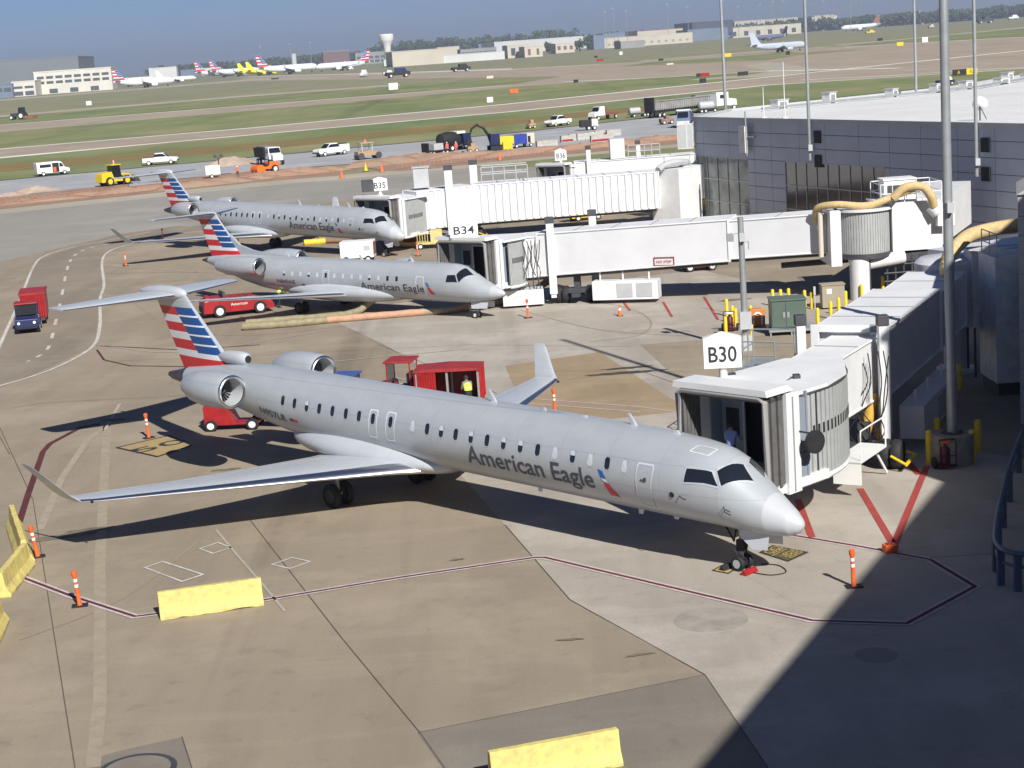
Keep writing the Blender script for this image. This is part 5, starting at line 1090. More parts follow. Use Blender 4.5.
o = MB().box(-.2, .2, -.16, .16, 0, .26); o.box(-.12, .12, -.1, .1, .26, .29, 1); o = o.build('chock_box', [ORANGE, RED], None, bevel=.02, loc=G(890, 552), rz=.2); tag(o, 'orange box at the tip of the painted red arrow', 'chock box')
for px, py, lab in ((620, 316, 'small orange cone on the apron below the long bridge'), (382, 172, 'red barrel cone at the end of the clay strip'), (500, 160, 'orange cone at the clay strip below the black trucks'), (342, 178, 'orange cone at the right tip of the left clay strip'), (366, 171, 'yellow cone left of the red barrel cone')):
    p = G(px, py); k = 1 if py > 200 else 2.2; t = thing('traffic_cone', lab, 'cone', p, 0, 'traffic cones'); cm_ = YEL if px == 366 else ORANGE
    g = MB(); g.box(-.18 * k, .18 * k, -.18 * k, .18 * k, 0, .03); g.build('base', [BLACK], t); g = MB(); g.cyl((0, 0, .03), (0, 0, .7 * (k * .6 + .4)), .14 * k, .03, 12); c_ = g.build('cone_body', [cm_], t, 40); g = MB(); g.cyl((0, 0, .35), (0, 0, .48), .1 * k, .07 * k, 12); g.build('reflective_band', [WHITE], c_, 40)

# painted number boxes
def px_quad(pts, z): return [Vector((G(*p).x, G(*p).y, z)) for p in pts]
def ground_box(pts, bgm, txt=None, z=.02, bw=.12, tm=None, tw=.8, th=.7):
    P = px_quad(pts, z); sheet('number_box', [(p.x, p.y) for p in P], bgm, z, px=False); stripe('number_box_line', pts, bw, PAINTBK, z + .008, closed=True)
    if txt:
        c = sum(P, Vector()) / 4; u = ((P[1] - P[0]) + (P[2] - P[3])) / 2; v = ((P[0] - P[3]) + (P[1] - P[2])) / 2
        o = text_obj('painted_number', txt, v.length * th, tm or PAINTBK, None, frame((c.x, c.y, z + .012), u, v), width=u.length * tw, ext=.001); struct(o)
PAINTBK = mat('black_marking', (.035, .032, .03), .8)
ground_box([(117, 448), (169, 436), (192, 445.6), (157.5, 457)], mat('tan_marking', (.40, .29, .13), .85, var=.2, scale=3), None)
P = px_quad([(117, 448), (169, 436), (192, 445.6), (157.5, 457)], .03); u = (P[1] - P[0]); v = (P[3] - P[0]); c = sum(P, Vector()) / 4
o = text_obj('painted_number', '50', 1.35, PAINTBK, None, frame((c.x, c.y, .034), u, (-v.x, -v.y, 0)), width=2.6, ext=.001); struct(o)
q_ = [(760.5, 553), (773, 546.4), (807.3, 553), (788, 561.7)]
ground_box(q_, mat('dark_olive_marking', (.10, .085, .04), .85), None, bw=.08)
P = px_quad(q_, .03); u = P[2] - P[1]; v = P[0] - P[1]; c = sum(P, Vector()) / 4
for kk, tx in ((-.24, 'CRJ 700'), (.24, 'CRJ 900')):
    cc = c + v * kk; o = text_obj('painted_number', tx, .55, PAINTY, None, frame((cc.x, cc.y, .034), u, (-v.x, -v.y, 0)), width=u.length * .86, ext=.001); struct(o)
ground_box([(713, 571), (726, 564), (740, 566.8), (728.5, 574)], PAINTY, None, bw=.06)
g = MB(); g.cyl((0, 0, .0), (0, 0, .022), .95, n=30); g.cyl((0, 0, .022), (0, 0, .03), .8, n=30, m=1); o = g.build('manhole_cover', [DGREY, CONCD], None, loc=G(137, 770)); struct(o)
for px, py, r in ((860 - 165, 652, .01),):
    g = MB(); g.cyl((0, 0, .0), (0, 0, .012), .8, n=30); o = g.build('manhole_cover', [mat('cover_grey', (.27, .25, .21), .9)], None, loc=G(876, 655)); o.scale = (.7, .7, 1); struct(o)
g = MB(); g.cyl((0, 0, 0), (0, 0, .012), 1.05, n=40); o = g.build('round_patch', [mat('patch_grey', (.36, .33, .28), .9, var=.3, scale=1.2)], None, loc=G(711, 620)); struct(o)
# oil and rubber stains on the stands
STAIN = mat('oil_stain', (.20, .165, .12), .8, var=.4, scale=1.2)
def blob(name, px, py, rx, ry, a, mm, z, seed):
    rb = random.Random(seed); p = G(px, py); n = 26; P = []
    for k in range(n): t = 2 * math.pi * k / n; e = rb.uniform(.6, 1.1); x, y = rx * e * math.cos(t), ry * e * math.sin(t); P.append((p.x + x * math.cos(a) - y * math.sin(a), p.y + x * math.sin(a) + y * math.cos(a)))
    return sheet(name, P, mm, z, px=False)
for i, (px, py, rx, ry, a) in enumerate(((65, 536, 1.6, .35, .3), (90, 530, 1.0, .3, .2), (350, 505, .6, .12, .1), (375, 503, .5, .1, 0), (640, 655, .5, .1, .2), (225, 470, .7, .2, .1), (625, 373, 2.2, .35, .05), (628, 368, 1.7, .3, .05), (457, 560, .3, .1, .2), (115, 420, .8, .3, 0), (570, 640, .4, .1, 0), (735, 300, 1.2, .4, 0))):
    blob('stain', px, py, rx, ry, a, MATS['oil_stain'] if i not in (6, 7) else mat('dark_stain', (.07, .06, .05), .8, var=.4, scale=2), .018 + i * .0004, i)
# ------------------------------------------------------------------ hoses
def hose(label, segs, name='air_hose'):
    t = thing(name, label, 'hose', (*segs[0][0][0][:2], 0) if False else (0, 0, 0)); o0 = Vector((segs[0][0][0][0], segs[0][0][0][1], 0)); t.location = o0
    for pts, r, mm in segs:
        g = MB(); g.M = Matrix.Translation(-o0); P = smooth(pts, 6); n = len(P)
        g.tube(P, [r * (1 + .07 * math.sin(k * 2.1)) for k in range(n)], 10); g.build('hose_length', [mm], t, 50)
    return t
OLIVE = mat('olive_hose', (.30, .26, .15), .8, var=.3, scale=3); PINK = mat('faded_orange_hose', (.50, .29, .18), .8, var=.2, scale=3)
def gp(x, y, z=.22): p = G(x, y, z); return (p.x, p.y, z)
hose('long patched air hose, olive and faded orange, lying in front of the middle jet', [([gp(243, 327), gp(285, 324), gp(327, 320)], .24, OLIVE), ([gp(327, 320), gp(375, 316), gp(424, 312)], .23, PINK), ([gp(424, 312), gp(450, 310), gp(478, 305), gp(512, 300), gp(528, 294, .5), gp(545, 283, 1.0), gp(556, 275, 1.5)], .23, mat('dusty_hose', (.40, .32, .22), .8, var=.3, scale=3))])
hose('olive air hose rising to the belly of the middle jet', [([gp(246, 323), gp(290, 319), gp(335, 316), gp(358, 311), gp(366, 305, .5), gp(378, 297, 1.0)], .22, OLIVE)])
hose('yellow and brown hose lying on the ground beneath the far jet', [([gp(304, 243), gp(325, 241)], .3, YEL), ([gp(325, 241), gp(350, 241), gp(372, 242)], .2, mat('brown_hose', (.30, .17, .10), .8))])
hose('thin black cable looping beside the near nose wheel', [([(6.9, 50.7, .03), (7.4, 50.3, .03), (7.9, 50.5, .03), (7.8, 51.2, .03), (7.3, 51.5, .03)], .016, BLACK)], 'power_cable')
for (x, y), lab in (((.42, -.2), 'black wheel chock ahead of the near nose wheel'), ((-.42, -.2), 'black wheel chock behind the near nose wheel')):
    h_ = Vector((math.cos(-.81436), math.sin(-.81436), 0)); l_ = Vector((-h_.y, h_.x, 0)); q_ = Vector((6.673, 51.142, 0)) + h_ * x + l_ * y
    g = MB(); g.prof([(-.12, 0), (.12, 0), (.03, .16), (-.03, .16)], -.3, .3); o = g.build('wheel_chock', [RED if x > 0 else BLACK], None, loc=q_, rz=-.814); tag(o, lab if x < 0 else 'red wheel chock ahead of the near nose wheel', 'chock')

# ------------------------------------------------------------------ people
def person(label, loc, rz, joints, mats_, hair=(.03, .02, .015), vest=None, hat=None):
    """joints: dict name->(x,y,z), x forward, y left; body grown as one skinned surface"""
    J = joints; root = thing('person', label, 'person', loc, rz)
    names = list(J); idx = {n: i for i, n in enumerate(names)}
    chain = [('pelvis', 'waist'), ('waist', 'chest'), ('chest', 'neck'), ('neck', 'head'), ('head', 'crown')]
    for s in 'lr': chain += [('chest', s + 'sh'), (s + 'sh', s + 'el'), (s + 'el', s + 'wr'), (s + 'wr', s + 'ha'), ('pelvis', s + 'hip'), (s + 'hip', s + 'kn'), (s + 'kn', s + 'an'), (s + 'an', s + 'to')]
    rad = dict(pelvis=.15, waist=.135, chest=.16, neck=.06, head=.095, crown=.07)
    for s in 'lr': rad.update({s + 'sh': .07, s + 'el': .045, s + 'wr': .03, s + 'ha': .036, s + 'hip': .095, s + 'kn': .06, s + 'an': .042, s + 'to': .035})
    V = [Vector(J[n]) for n in names]; E = [(idx[a], idx[b]) for a, b in chain]; RD = [rad[n] for n in names]; kinds = []
    # fingers
    for s in 'lr':
        w = Vector(J[s + 'wr']); h = Vector(J[s + 'ha']); d = (h - w).normalized(); sd = d.cross(Vector((1, 0, .2))).normalized()
        for k, L_ in enumerate((.05, .065, .072, .066, .052)):
            b_ = h + sd * (k - 2) * .018 if k else h - d * .03 + sd * .035
            i0 = len(V); V += [b_ + d * L_ * .5 + (sd * .02 if k == 0 else Vector()), b_ + d * L_ + Vector((.012, 0, 0))]; RD += [.010, .008]; E += [(idx[s + 'ha'], i0), (i0, i0 + 1)]
    me = bpy.data.meshes.new('body'); me.from_pydata([tuple(v) for v in V], E, []); o = bpy.data.objects.new('tmp', me); sc.collection.objects.link(o)
    m = o.modifiers.new('s', 'SKIN'); m.use_smooth_shade = True; o.modifiers.new('u', 'SUBSURF').levels = 1; o.modifiers['u'].render_levels = 1
    for i, sv in enumerate(me.skin_vertices[0].data): sv.radius = (RD[i], RD[i] * (.78 if i in (idx['chest'], idx['waist'], idx['pelvis']) else 1)); sv.use_root = (i == idx['pelvis'])
    dg = bpy.context.evaluated_depsgraph_get(); dg.update(); bm_ = bpy.data.meshes.new_from_object(o.evaluated_get(dg)); bpy.data.objects.remove(o)
    bm_.name = 'body'; bm_.materials.clear(); [bm_.materials.append(x) for x in mats_]   # skin, shirt, trousers, shoes
    seg = [(Vector(J[a]), Vector(J[b]), a, b) for a, b in chain]
    for p in bm_.polygons:
        c = p.center; best = None
        for a, b, na, nb in seg:
            t = max(0, min(1, (c - a).dot(b - a) / max(1e-9, (b - a).length_squared))); dd = (c - a - (b - a) * t).length
            if best is None or dd < best[0]: best = (dd, na, nb, t)
        na, nb = best[1], best[2]
        if nb in ('head', 'crown'): mi = 0
        elif nb[1:] == 'ha': mi = 0
        elif nb[1:] == 'wr': mi = 0 if best[3] > .9 else 1
        elif nb[1:] in ('kn', 'an') or nb[1:] == 'hip': mi = 2
        elif nb[1:] == 'to': mi = 3
        elif nb == 'waist' and best[3] < .4: mi = 2
        else: mi = 1
        p.material_index = mi; p.use_smooth = True
    b = bpy.data.objects.new('body', bm_); sc.collection.objects.link(b); b.parent = root
    hd = Vector(J['head']); cr = Vector(J['crown']); upv = (cr - hd).normalized()
    g = MB(); g.lathe([(-.03, .101), (.03, .112), (.08, .10), (.12, .065), (.14, .01)], (0, 0, 0), 'z', 16); hm = mat('hair%d' % int(hair[0] * 100), hair, .8)
    ho = g.build('hair' if not hat else 'cap', [hat or hm], b, 60); ho.location = hd + upv * .02 - Vector((.02, 0, 0)); ho.rotation_euler = upv.to_track_quat('Z', 'Y').to_euler()
    g = MB(); g.cyl(hd + Vector((.09, 0, -.02)), hd + Vector((.125, 0, -.035)), .014, .012, 6); g.build('nose', [mats_[0]], b, 40)
    for s in (-1, 1):
        g = MB(); g.lathe([(-.008, .002), (0, .011), (.008, .002)], hd + Vector((.088, s * .035, .01)), 'x', 8); g.build('eye', [BLACK], b, 40)
        g = MB(); g.lathe([(-.01, .01), (0, .028), (.01, .01)], hd + Vector((0, s * .1, 0)), 'y', 8); g.build('ear', [mats_[0]], b, 40)
    if vest:
        g = MB(); ch = Vector(J['chest']); wa = Vector(J['waist']); rr = []
        for t, rx, ry in ((-.15, .165, .195), (.3, .165, .19), (.8, .175, .20), (1.15, .15, .19), (1.38, .09, .12)):
            c = wa.lerp(ch, t); rr.append([(c.x + rx * math.cos(k * .3927), c.y + ry * math.sin(k * .3927), c.z) for k in range(16)])
        g.rings(rr, cap=False); v_ = g.build('safety_vest', [vest], b, 60)
        g = MB(); rr = []
        for t in (.32, .5): c = wa.lerp(ch, t); rr.append([(c.x + .174 * math.cos(k * .3927), c.y + .2 * math.sin(k * .3927), c.z) for k in range(16)])
        g.rings(rr, cap=False); g.build('reflective_band', [WHITE2], v_, 60)
    return root
def stand(lean=0., arms='down', k=1.):
    J = dict(pelvis=(0, 0, .95), waist=(.01 + lean * .1, 0, 1.12), chest=(.02 + lean * .3, 0, 1.36 - lean * .05), neck=(.02 + lean * .45, 0, 1.53 - lean * .12), head=(.05 + lean * .55, 0, 1.64 - lean * .17), crown=(.04 + lean * .6, 0, 1.75 - lean * .2))
    for s, y in (('l', 1), ('r', -1)):
        J[s + 'sh'] = (.02 + lean * .32, y * .19, 1.44 - lean * .08); J[s + 'hip'] = (0, y * .09, .92); J[s + 'kn'] = (.04, y * .11, .5); J[s + 'an'] = (0, y * .12, .09); J[s + 'to'] = (.16, y * .13, .05)
        sh = J[s + 'sh']
        if arms == 'down': J[s + 'el'] = (sh[0] - .02, y * .25, 1.14 - lean * .1); J[s + 'wr'] = (sh[0] + .08, y * .24, .89); J[s + 'ha'] = (sh[0] + .1, y * .23, .81)
        else: J[s + 'el'] = (sh[0] + .12, y * .24, 1.18 - lean * .2); J[s + 'wr'] = (sh[0] + .36, y * .17, 1.16 - lean * .3); J[s + 'ha'] = (sh[0] + .44, y * .15, 1.15 - lean * .3)
    return J
SH_B = mat('blue_shirt', (.26, .34, .62), .8, var=.1, scale=6); TR_D = mat('dark_trousers', (.02, .022, .035), .8); TR_N = mat('navy_trousers', (.02, .03, .07), .8)
lz = Vector((.727, .687, 0)); hz = Vector((.687, -.727, 0)); q_ = Vector((6.673, 51.142, 0)) + lz * 2.2 + hz * (-2.05)
person('man in a light blue shirt and dark trousers standing in the near walkway cab', (q_.x, q_.y, 2.2), math.atan2(.687, .727) + .2, stand(0, 'fwd'), [SKIN, SH_B, TR_D, BLACK])
# ------------------------------------------------------------------ ground vehicles
def wheels(t, pts, r, w, rimm=None):
    for x, y in pts: wheel_parts(t, x, y, r, w, rimm=rimm)
def bag_cart(label, p, rz, L_=3.4, W_=1.6, H_=1.95, closed=False):
    t = thing('baggage_cart', label, 'baggage cart', p, rz, 'red canopied baggage carts')
    g = MB(); g.box(-L_ / 2, L_ / 2, -W_ / 2, W_ / 2, .42, .52); g.box(-L_ / 2, L_ / 2, -W_ / 2 + .1, W_ / 2 - .1, .3, .42); g.tube([(L_ / 2, 0, .38), (L_ / 2 + .9, 0, .35)], .04, 6); g.build('bed', [DGREY], t)
    g = MB(); [g.box(x - .05, x + .05, y - .05, y + .05, .52, H_) for x in (-L_ / 2 + .05, 0, L_ / 2 - .05) for y in (-W_ / 2 + .05, W_ / 2 - .05)]; f_ = g.build('frame', [STEEL if not closed else RED], t)
    g = MB(); g.prof([(-L_ / 2 - .06, H_), (L_ / 2 + .06, H_), (L_ / 2 + .06, H_ + .1), (0, H_ + .17), (-L_ / 2 - .06, H_ + .1)], -W_ / 2 - .08, W_ / 2 + .08); g.build('canopy', [DRED], t)
    for x in (-L_ / 2, L_ / 2):
        g = MB(); n = 12
        for k in range(n): y = -W_ / 2 + W_ * (k + .5) / n; g.cyl((x, y, .52), (x, y, H_), W_ / n * .56, n=6)
        g.build('end_curtain', [RED], t, 40)
    g = MB()
    if closed:
        for s in (-1, 1): g.box(-L_ / 2, L_ / 2, s * W_ / 2 - .02, s * W_ / 2 + .02, .5, H_)
    else:
        n = 7
        for k in range(n): x = -L_ / 2 + .1 + .85 * (k + .5) / n; g.cyl((x, -W_ / 2, .52), (x, -W_ / 2, H_), .07, n=6)
        g.box(-L_ / 2, L_ / 2, W_ / 2 - .02, W_ / 2 + .02, .5, H_)
    g.build('side_curtain', [RED], t, 40)
    wheels(t, [(-L_ * .33, -W_ / 2 + .12), (-L_ * .33, W_ / 2 - .12), (L_ * .33, -W_ / 2 + .12), (L_ * .33, W_ / 2 - .12)], .22, .14)
    return t
def tractor(label, p, rz, mm, roofm, wid=1.5, ln=2.9, grp='baggage tractors'):
    t = thing('baggage_tractor', label, 'tractor', p, rz, grp)
    g = MB(); g.prof([(-ln / 2, .3), (ln / 2 - .1, .3), (ln / 2, .45), (ln / 2 - .04, .95), (.35, 1.08), (.2, .75), (-.55, .75), (-.65, 1.0), (-ln / 2, .98)], -wid / 2, wid / 2); b = g.build('body', [mm], t, bevel=.03)
    g = MB(); g.box(ln / 2 - .02, ln / 2 + .03, -wid / 2 + .1, wid / 2 - .1, .36, .5); g.build('bumper', [BLACK], b)
    for y in (-1, 1): g = MB(); g.cyl((ln / 2 - .03, y * wid * .33, .72), (ln / 2 + .03, y * wid * .33, .74), .09, n=12); g.build('headlight', [WHITE], b, 40)
    g = MB(); [g.box(x - .03, x + .03, y * (wid / 2 - .06) - .03, y * (wid / 2 - .06) + .03, .95, 1.85) for x in (-.85, .45) for y in (-1, 1)]; g.build('cab_frame', [mm], t)
    g = MB(); g.box(-1.0, .6, -wid / 2 - .02, wid / 2 + .02, 1.85, 1.93); g.build('canopy', [roofm], t, bevel=.02)
    g = MB(); g.box(.44, .46, -wid / 2 + .08, wid / 2 - .08, 1.15, 1.84); g.build('windscreen', [GLASS], t)
    g = MB(); g.box(-.6, -.1, -.5, .5, .72, .9); g.box(-.68, -.58, -.5, .5, .85, 1.4); g.tube([(.35, .2, 1.0), (.15, .2, 1.15)], .03, 6); g.cyl((.15, .2, 1.12), (.13, .2, 1.18), .17, n=14); g.build('seat', [BLACK], t)
    wheels(t, [(-ln * .33, -wid / 2 + .05), (-ln * .33, wid / 2 - .05), (ln * .33, -wid / 2 + .05), (ln * .33, wid / 2 - .05)], .32, .2); return t
pA, pB = G(29, 331), G(41, 297)
dd = (pA - pB).normalized(); a_ = math.atan2(dd.y, dd.x)
tractor('dark navy baggage tractor with a red edged canopy, coming down the service road', G(29, 331), a_, NAVY, DRED, grp='baggage tractors')
q_ = G(29, 331) - dd * 4.2
bag_cart('closed red baggage cart towed by the navy tractor on the service road', (q_.x + .3, q_.y, 0), a_, closed=True, H_=2.1)
# pushback tug
pa, pb = G(206, 318), G(283, 309); a_ = az(pa, pb); c_ = (pa + pb) / 2; c_.z = 0
t = thing('pushback_tug', 'long low red pushback tug parked under the middle jet wing', 'pushback tug', (c_.x - .5, c_.y + .1, 0), a_); t.scale = (.92,) * 3
g = MB(); g.prof([(-2.6, .35), (-2.5, 1.25), (-1.6, 1.4), (1.2, 1.32), (1.5, 1.15), (2.4, .85), (2.6, .5), (2.5, .3)], -1.05, 1.05); b = g.build('body', [RED], t, bevel=.05)
g = MB(); g.box(-.5, .7, -.8, .8, 1.3, 1.34); g.box(-1.1, -.9, -.8, .8, 1.4, 1.75); g.build('deck', [DGREY], b)
g = MB(); g.box(-2.62, -2.5, -.8, .8, .4, .8); g.build('bumper', [BLACK], b); wheels(t, [(-1.45, -1.0), (-1.45, 1.0), (1.5, -1.0), (1.5, 1.0)], .46, .3, WHITE)
text_obj('lettering', 'American', .3, WHITE, b, frame((.0, -1.062, .88), (1, 0, 0), (0, 0, 1)), width=1.2)
g = MB(); g.box(-2.3, -2.0, -.5, .5, 1.25, 1.55); g.build('engine_cowl', [RED], b)
# cart and tractor behind the near jet
p1_, p2_ = Vector((-5.35, 80.4, 0)), Vector((-2.9, 78.9, 0))
bag_cart('open sided red baggage cart behind the near jet with a worker inside it', (-2.85, 78.4, 0), -.12, L_=2.95)
tractor('red tractor cab coupled to the open baggage cart behind the near jet', (-5.25, 79.6, 0), math.pi - .2, RED, DRED).scale = (.85, 1, 1.22)
J = stand(.35, 'fwd'); person('worker in a hi vis yellow vest at the open red baggage cart', (-2.0, 77.3, 0), 1.9, J, [SKIN, mat('grey_shirt', (.18, .2, .2), .8), TR_D, BLACK], vest=HIVIS)
J = stand(1.1, 'fwd'); q_ = G(279, 308); person('worker in hi vis yellow bending at the middle jet behind the red tug', (q_.x, q_.y, 0), .6, J, [SKIN, HIVIS, TR_N, BLACK], vest=HIVIS, hat=mat('green_cap', (.05, .3, .1), .8))
# belt loader at the tail of the near jet
q_ = G(230, 430); t = thing('belt_loader', 'red belt loader with a grey conveyor below the near jet engine', 'belt loader', (q_.x + .15, q_.y + .4, 0), -.1); t.scale = (.8, .8, .72)
g = MB(); g.prof([(-1.55, .35), (1.6, .35), (1.6, .48), (.2, .5), (-.2, 1.5), (-1.55, 1.6)], -.7, .7); g.build('body', [RED], t, bevel=.03)
g = MB(); g.M = Matrix.Translation((1.0, 0, 1.15)) @ Matrix.Rotation(.42, 4, 'Y'); g.box(-2.6, 2.6, -.45, .45, -.06, .1); g.box(-2.6, 2.6, -.52, -.45, -.1, .18); g.box(-2.6, 2.6, .45, .52, -.1, .18); g.build('conveyor', [mat('belt_grey_blue', (.17, .2, .25), .6)], t)
wheels(t, [(-1.15, -.72), (-1.15, .72), (1.25, -.72), (1.25, .72)], .36, .24, WHITE)
q_ = G(349, 411); tractor('baggage tractor with a blue canopy, mostly hidden behind the near jet engine', (q_.x, q_.y - .8, 0), -.3, NAVY, mat('blue_canopy', (.05, .09, .3), .6))
# ground power unit
q_ = G(359, 262); t = thing('ground_power_unit', 'boxy white ground power unit between the middle and far jets', 'power unit', (q_.x, q_.y, 0), -.08)
g = MB(); g.box(-1.35, 1.35, -.8, .8, .4, 1.75); b = g.build('casing', [WHITE], t, bevel=.04); g = MB(); g.box(1.352, 1.37, -.6, .6, .6, 1.6); g.build('grille', [mat('rusty_grille', (.25, .08, .05), .8)], b); g = MB(); g.box(.6, 1.1, -.82, -.802, 1.0, 1.4); g.build('control_panel', [LGREY], b)
wheels(t, [(-.9, -.75), (-.9, .75), (.9, -.75), (.9, .75)], .28, .18)
q_ = G(430, 248); t = thing('service_cart', 'pale yellow service cart with slatted sides below the ribbed bridge', 'service cart', (q_.x, q_.y, 0), .05)
PY = mat('pale_yellow_paint', (.62, .52, .2), .6, var=.15, scale=2); g = MB(); g.box(-1.1, 1.1, -.7, .7, .4, .55); g.box(.1, 1.1, -.6, .6, .55, 1.5); b = g.build('body', [PY], t)
g = MB()
for k in range(5): g.box(-1.05 + .22 * k, -1.0 + .22 * k, -.72, -.68, .5, 1.3)
g.box(-1.1, .1, -.73, -.67, 1.28, 1.34); g.build('side_slats', [PY], b); wheels(t, [(-.8, -.65), (-.8, .65), (.8, -.65), (.8, .65)], .25, .15)
q_ = G(411, 246); t = thing('power_converter', 'rust and orange ground unit with hoses just right of the far jet nose', 'ground unit', (q_.x, q_.y, 0), .1)
g = MB(); g.box(-.7, .7, -.5, .5, .3, 1.3); b = g.build('casing', [mat('rust_paint', (.32, .13, .06), .7, var=.3, scale=2)], t, bevel=.04); g = MB(); g.tube(smooth([(-.6, -.4, 1.2), (-1.2, -.8, .8), (-.6, -1.2, .3), (.6, -1.0, .3), (1.2, -.3, .9)], 5), .22, 8); g.build('hose', [CREAM], b, 50); wheels(t, [(-.5, -.45), (.5, -.45), (-.5, .45), (.5, .45)], .2, .12)
q_ = G(702, 273); tractor('small orange red tractor below the inner end of the long bridge', (q_.x, q_.y + 1.5, 0), .1, mat('orange_red_paint', (.55, .07, .03), .5), DRED, wid=1.3, ln=2.4)
q_ = G(586, 221); t = thing('belt_loader', 'bright yellow belt loader seen between the ribbed bridge and the long bridge', 'belt loader', (q_.x, q_.y + 1, 0), .35)
g = MB(); g.prof([(-1.6, .3), (1.6, .3), (1.6, .9), (-1.6, .7)], -.7, .7); g.build('body', [YEL], t); g = MB(); g.M = Matrix.Translation((0, 0, 1.0)) @ Matrix.Rotation(-.2, 4, 'Y'); g.box(-2.2, 2.2, -.5, .5, -.1, .15); g.build('conveyor', [YEL], t); wheels(t, [(-1, -.65), (1, -.65), (-1, .65), (1, .65)], .3, .2)

# ------------------------------------------------------------------ construction site vehicles
def pickup(label, p, rz, mm=None, crew=True, box=None, s=1., grp='white work pickups'):
    mm = mm or WHITE; t = thing('pickup_truck', label, 'pickup', p, rz, grp); t.scale = (s, s, s)
    g = MB(); g.prof([(-2.75, .45), (2.7, .45), (2.75, .75), (2.65, 1.05), (1.3, 1.18), (1.25, 1.18), (-.75, 1.18), (-2.75, 1.15)], -.95, .95); b = g.build('body', [mm], t, bevel=.06)
    g = MB(); g.taper(-.85, 1.3, -.88, .88, 1.18, 1.85, .12, .75, .16); c = g.build('cab', [mm], t, bevel=.04)
    g = MB(); g.taper(-.9, 1.2, -.885, .885, 1.28, 1.72, .14, .66, .12); g.build('side_window', [GLASS], c)
    g = MB(); g.add([(1.34, -.75, 1.2), (1.34, .75, 1.2), (.66, .68, 1.8), (.66, -.68, 1.8)], [(0, 1, 2, 3)]); g.build('windscreen', [GLASS], c)
    g = MB(); g.box(-2.65, -.95, -.82, .82, 1.16, 1.19); g.build('load_bed', [DGREY], b)
    for y in (-1, 1): g = MB(); g.box(2.66, 2.76, y * .72 - .14, y * .72 + .14, .78, .95); g.build('headlight', [WHITE2], b)
    g = MB(); g.box(2.68, 2.82, -.9, .9, .48, .66); g.box(-2.85, -2.74, -.9, .9, .5, .66); g.build('bumper', [DGREY], b)
    if box == 'utility':
        g = MB(); g.box(-2.7, -.95, -.98, .98, .95, 1.55); g.box(-2.6, -1.0, -.5, .5, 1.55, 1.75, 1); g.build('utility_box', [mm, DGREY], t)
    wheels(t, [(-1.75, -.85), (-1.75, .85), (1.75, -.85), (1.75, .85)], .38, .24); return t
pa, pb = G(147, 165.5), G(175, 163.5); pickup('white pickup at the top edge of the construction road, left of the dump truck', (pa + pb) / 2, az(pa, pb), s=1.12)
pa, pb = G(318, 157), G(345, 154); pickup('white pickup with a utility bed facing left on the construction road', (pa + pb) / 2, az(pb, pa), box='utility', s=1.15)
pa, pb = G(546, 127.5), G(570, 124.5); pickup('white pickup facing left beyond the blue box truck', (pa + pb) / 2, az(pb, pa), s=1.15)
# van
pa, pb = G(37, 176.5), G(68, 173.5); t = thing('van', 'white van with its side door open at the left of the construction road', 'van', (pa + pb) / 2, az(pa, pb)); t.scale = (1.05,) * 3
g = MB(); g.prof([(-2.7, .4), (2.7, .4), (2.72, .95), (1.95, 1.2), (1.45, 2.05), (1.2, 2.2), (-2.7, 2.2)], -.98, .98); b = g.build('body', [WHITE], t, bevel=.08)
g = MB(); g.box(-2.2, -.35, -1.0, -.975, 1.35, 1.85); g.build('side_window', [GLASS], b); g = MB(); g.add([(1.05, -.99, 1.3), (1.75, -.99, 1.3), (1.4, -.99, 1.9), (1.05, -.99, 1.9)], [(0, 1, 2, 3)]); g.build('side_window', [GLASS], b)
g = MB(); g.box(-.15, .95, -1.0, -.97, .5, 2.0); g.build('open_doorway', [BLACK], b); g = MB(); g.box(.0, .45, -1.02, -.99, .6, 1.3); g.build('load', [ORANGE], b)
g = MB(); g.add([(1.99, -.8, 1.22), (1.99, .8, 1.22), (1.5, .75, 2.02), (1.5, -.75, 2.02)], [(0, 1, 2, 3)]); g.build('windscreen', [GLASS], b); wheels(t, [(-1.7, -.9), (-1.7, .9), (1.8, -.9), (1.8, .9)], .36, .24)
# yellow loader
pa, pb = G(100, 187), G(134, 183); t = thing('wheel_loader', 'yellow wheel loader with a dark cab on the left clay strip', 'loader', (pa + pb) / 2, az(pa, pb))
g = MB(); g.prof([(-3.0, .6), (-2.9, 1.9), (-1.2, 2.1), (-.9, 1.2), (1.2, 1.1), (1.3, .6)], -.95, .95); b = g.build('body', [YEL], t, bevel=.05)
g = MB(); g.taper(-1.0, .5, -.75, .75, 1.2, 3.0, .05, .15, .05); c = g.build('cab', [GLASS], t); g = MB(); g.box(-1.1, .5, -.85, .85, 3.0, 3.12); g.build('cab_roof', [YEL], c); g = MB(); g.cyl((-.2, 0, 3.12), (-.2, 0, 3.7), .12, n=8); g.build('beacon', [mat('beacon_pink', (.8, .4, .3), .5)], c)
g = MB(); g.tube([(.4, -.5, 1.6), (1.8, -.5, 1.5), (2.6, -.5, .8)], .12, 6); g.tube([(.4, .5, 1.6), (1.8, .5, 1.5), (2.6, .5, .8)], .12, 6); g.build('lift_arm', [YEL], t)
g = MB(); g.prof([(2.5, .3), (3.5, .25), (3.4, .4), (2.9, 1.2), (2.6, 1.3)], -1.1, 1.1); g.build('bucket', [DGREY], t); wheels(t, [(-1.7, -.95), (-1.7, .95), (1.2, -.95), (1.2, .95)], .68, .45, YEL)
q_ = G(146, 185); g = MB(); g.box(-2.6, 2.6, -.25, .25, .05, .35); g.box(-2.0, -1.4, -.4, .4, .05, .5); o = g.build('clay_trimmer_bar', [MGREY], None, loc=q_, rz=.45); tag(o, 'low dark steel bar lying right of the yellow loader', 'steel bar')
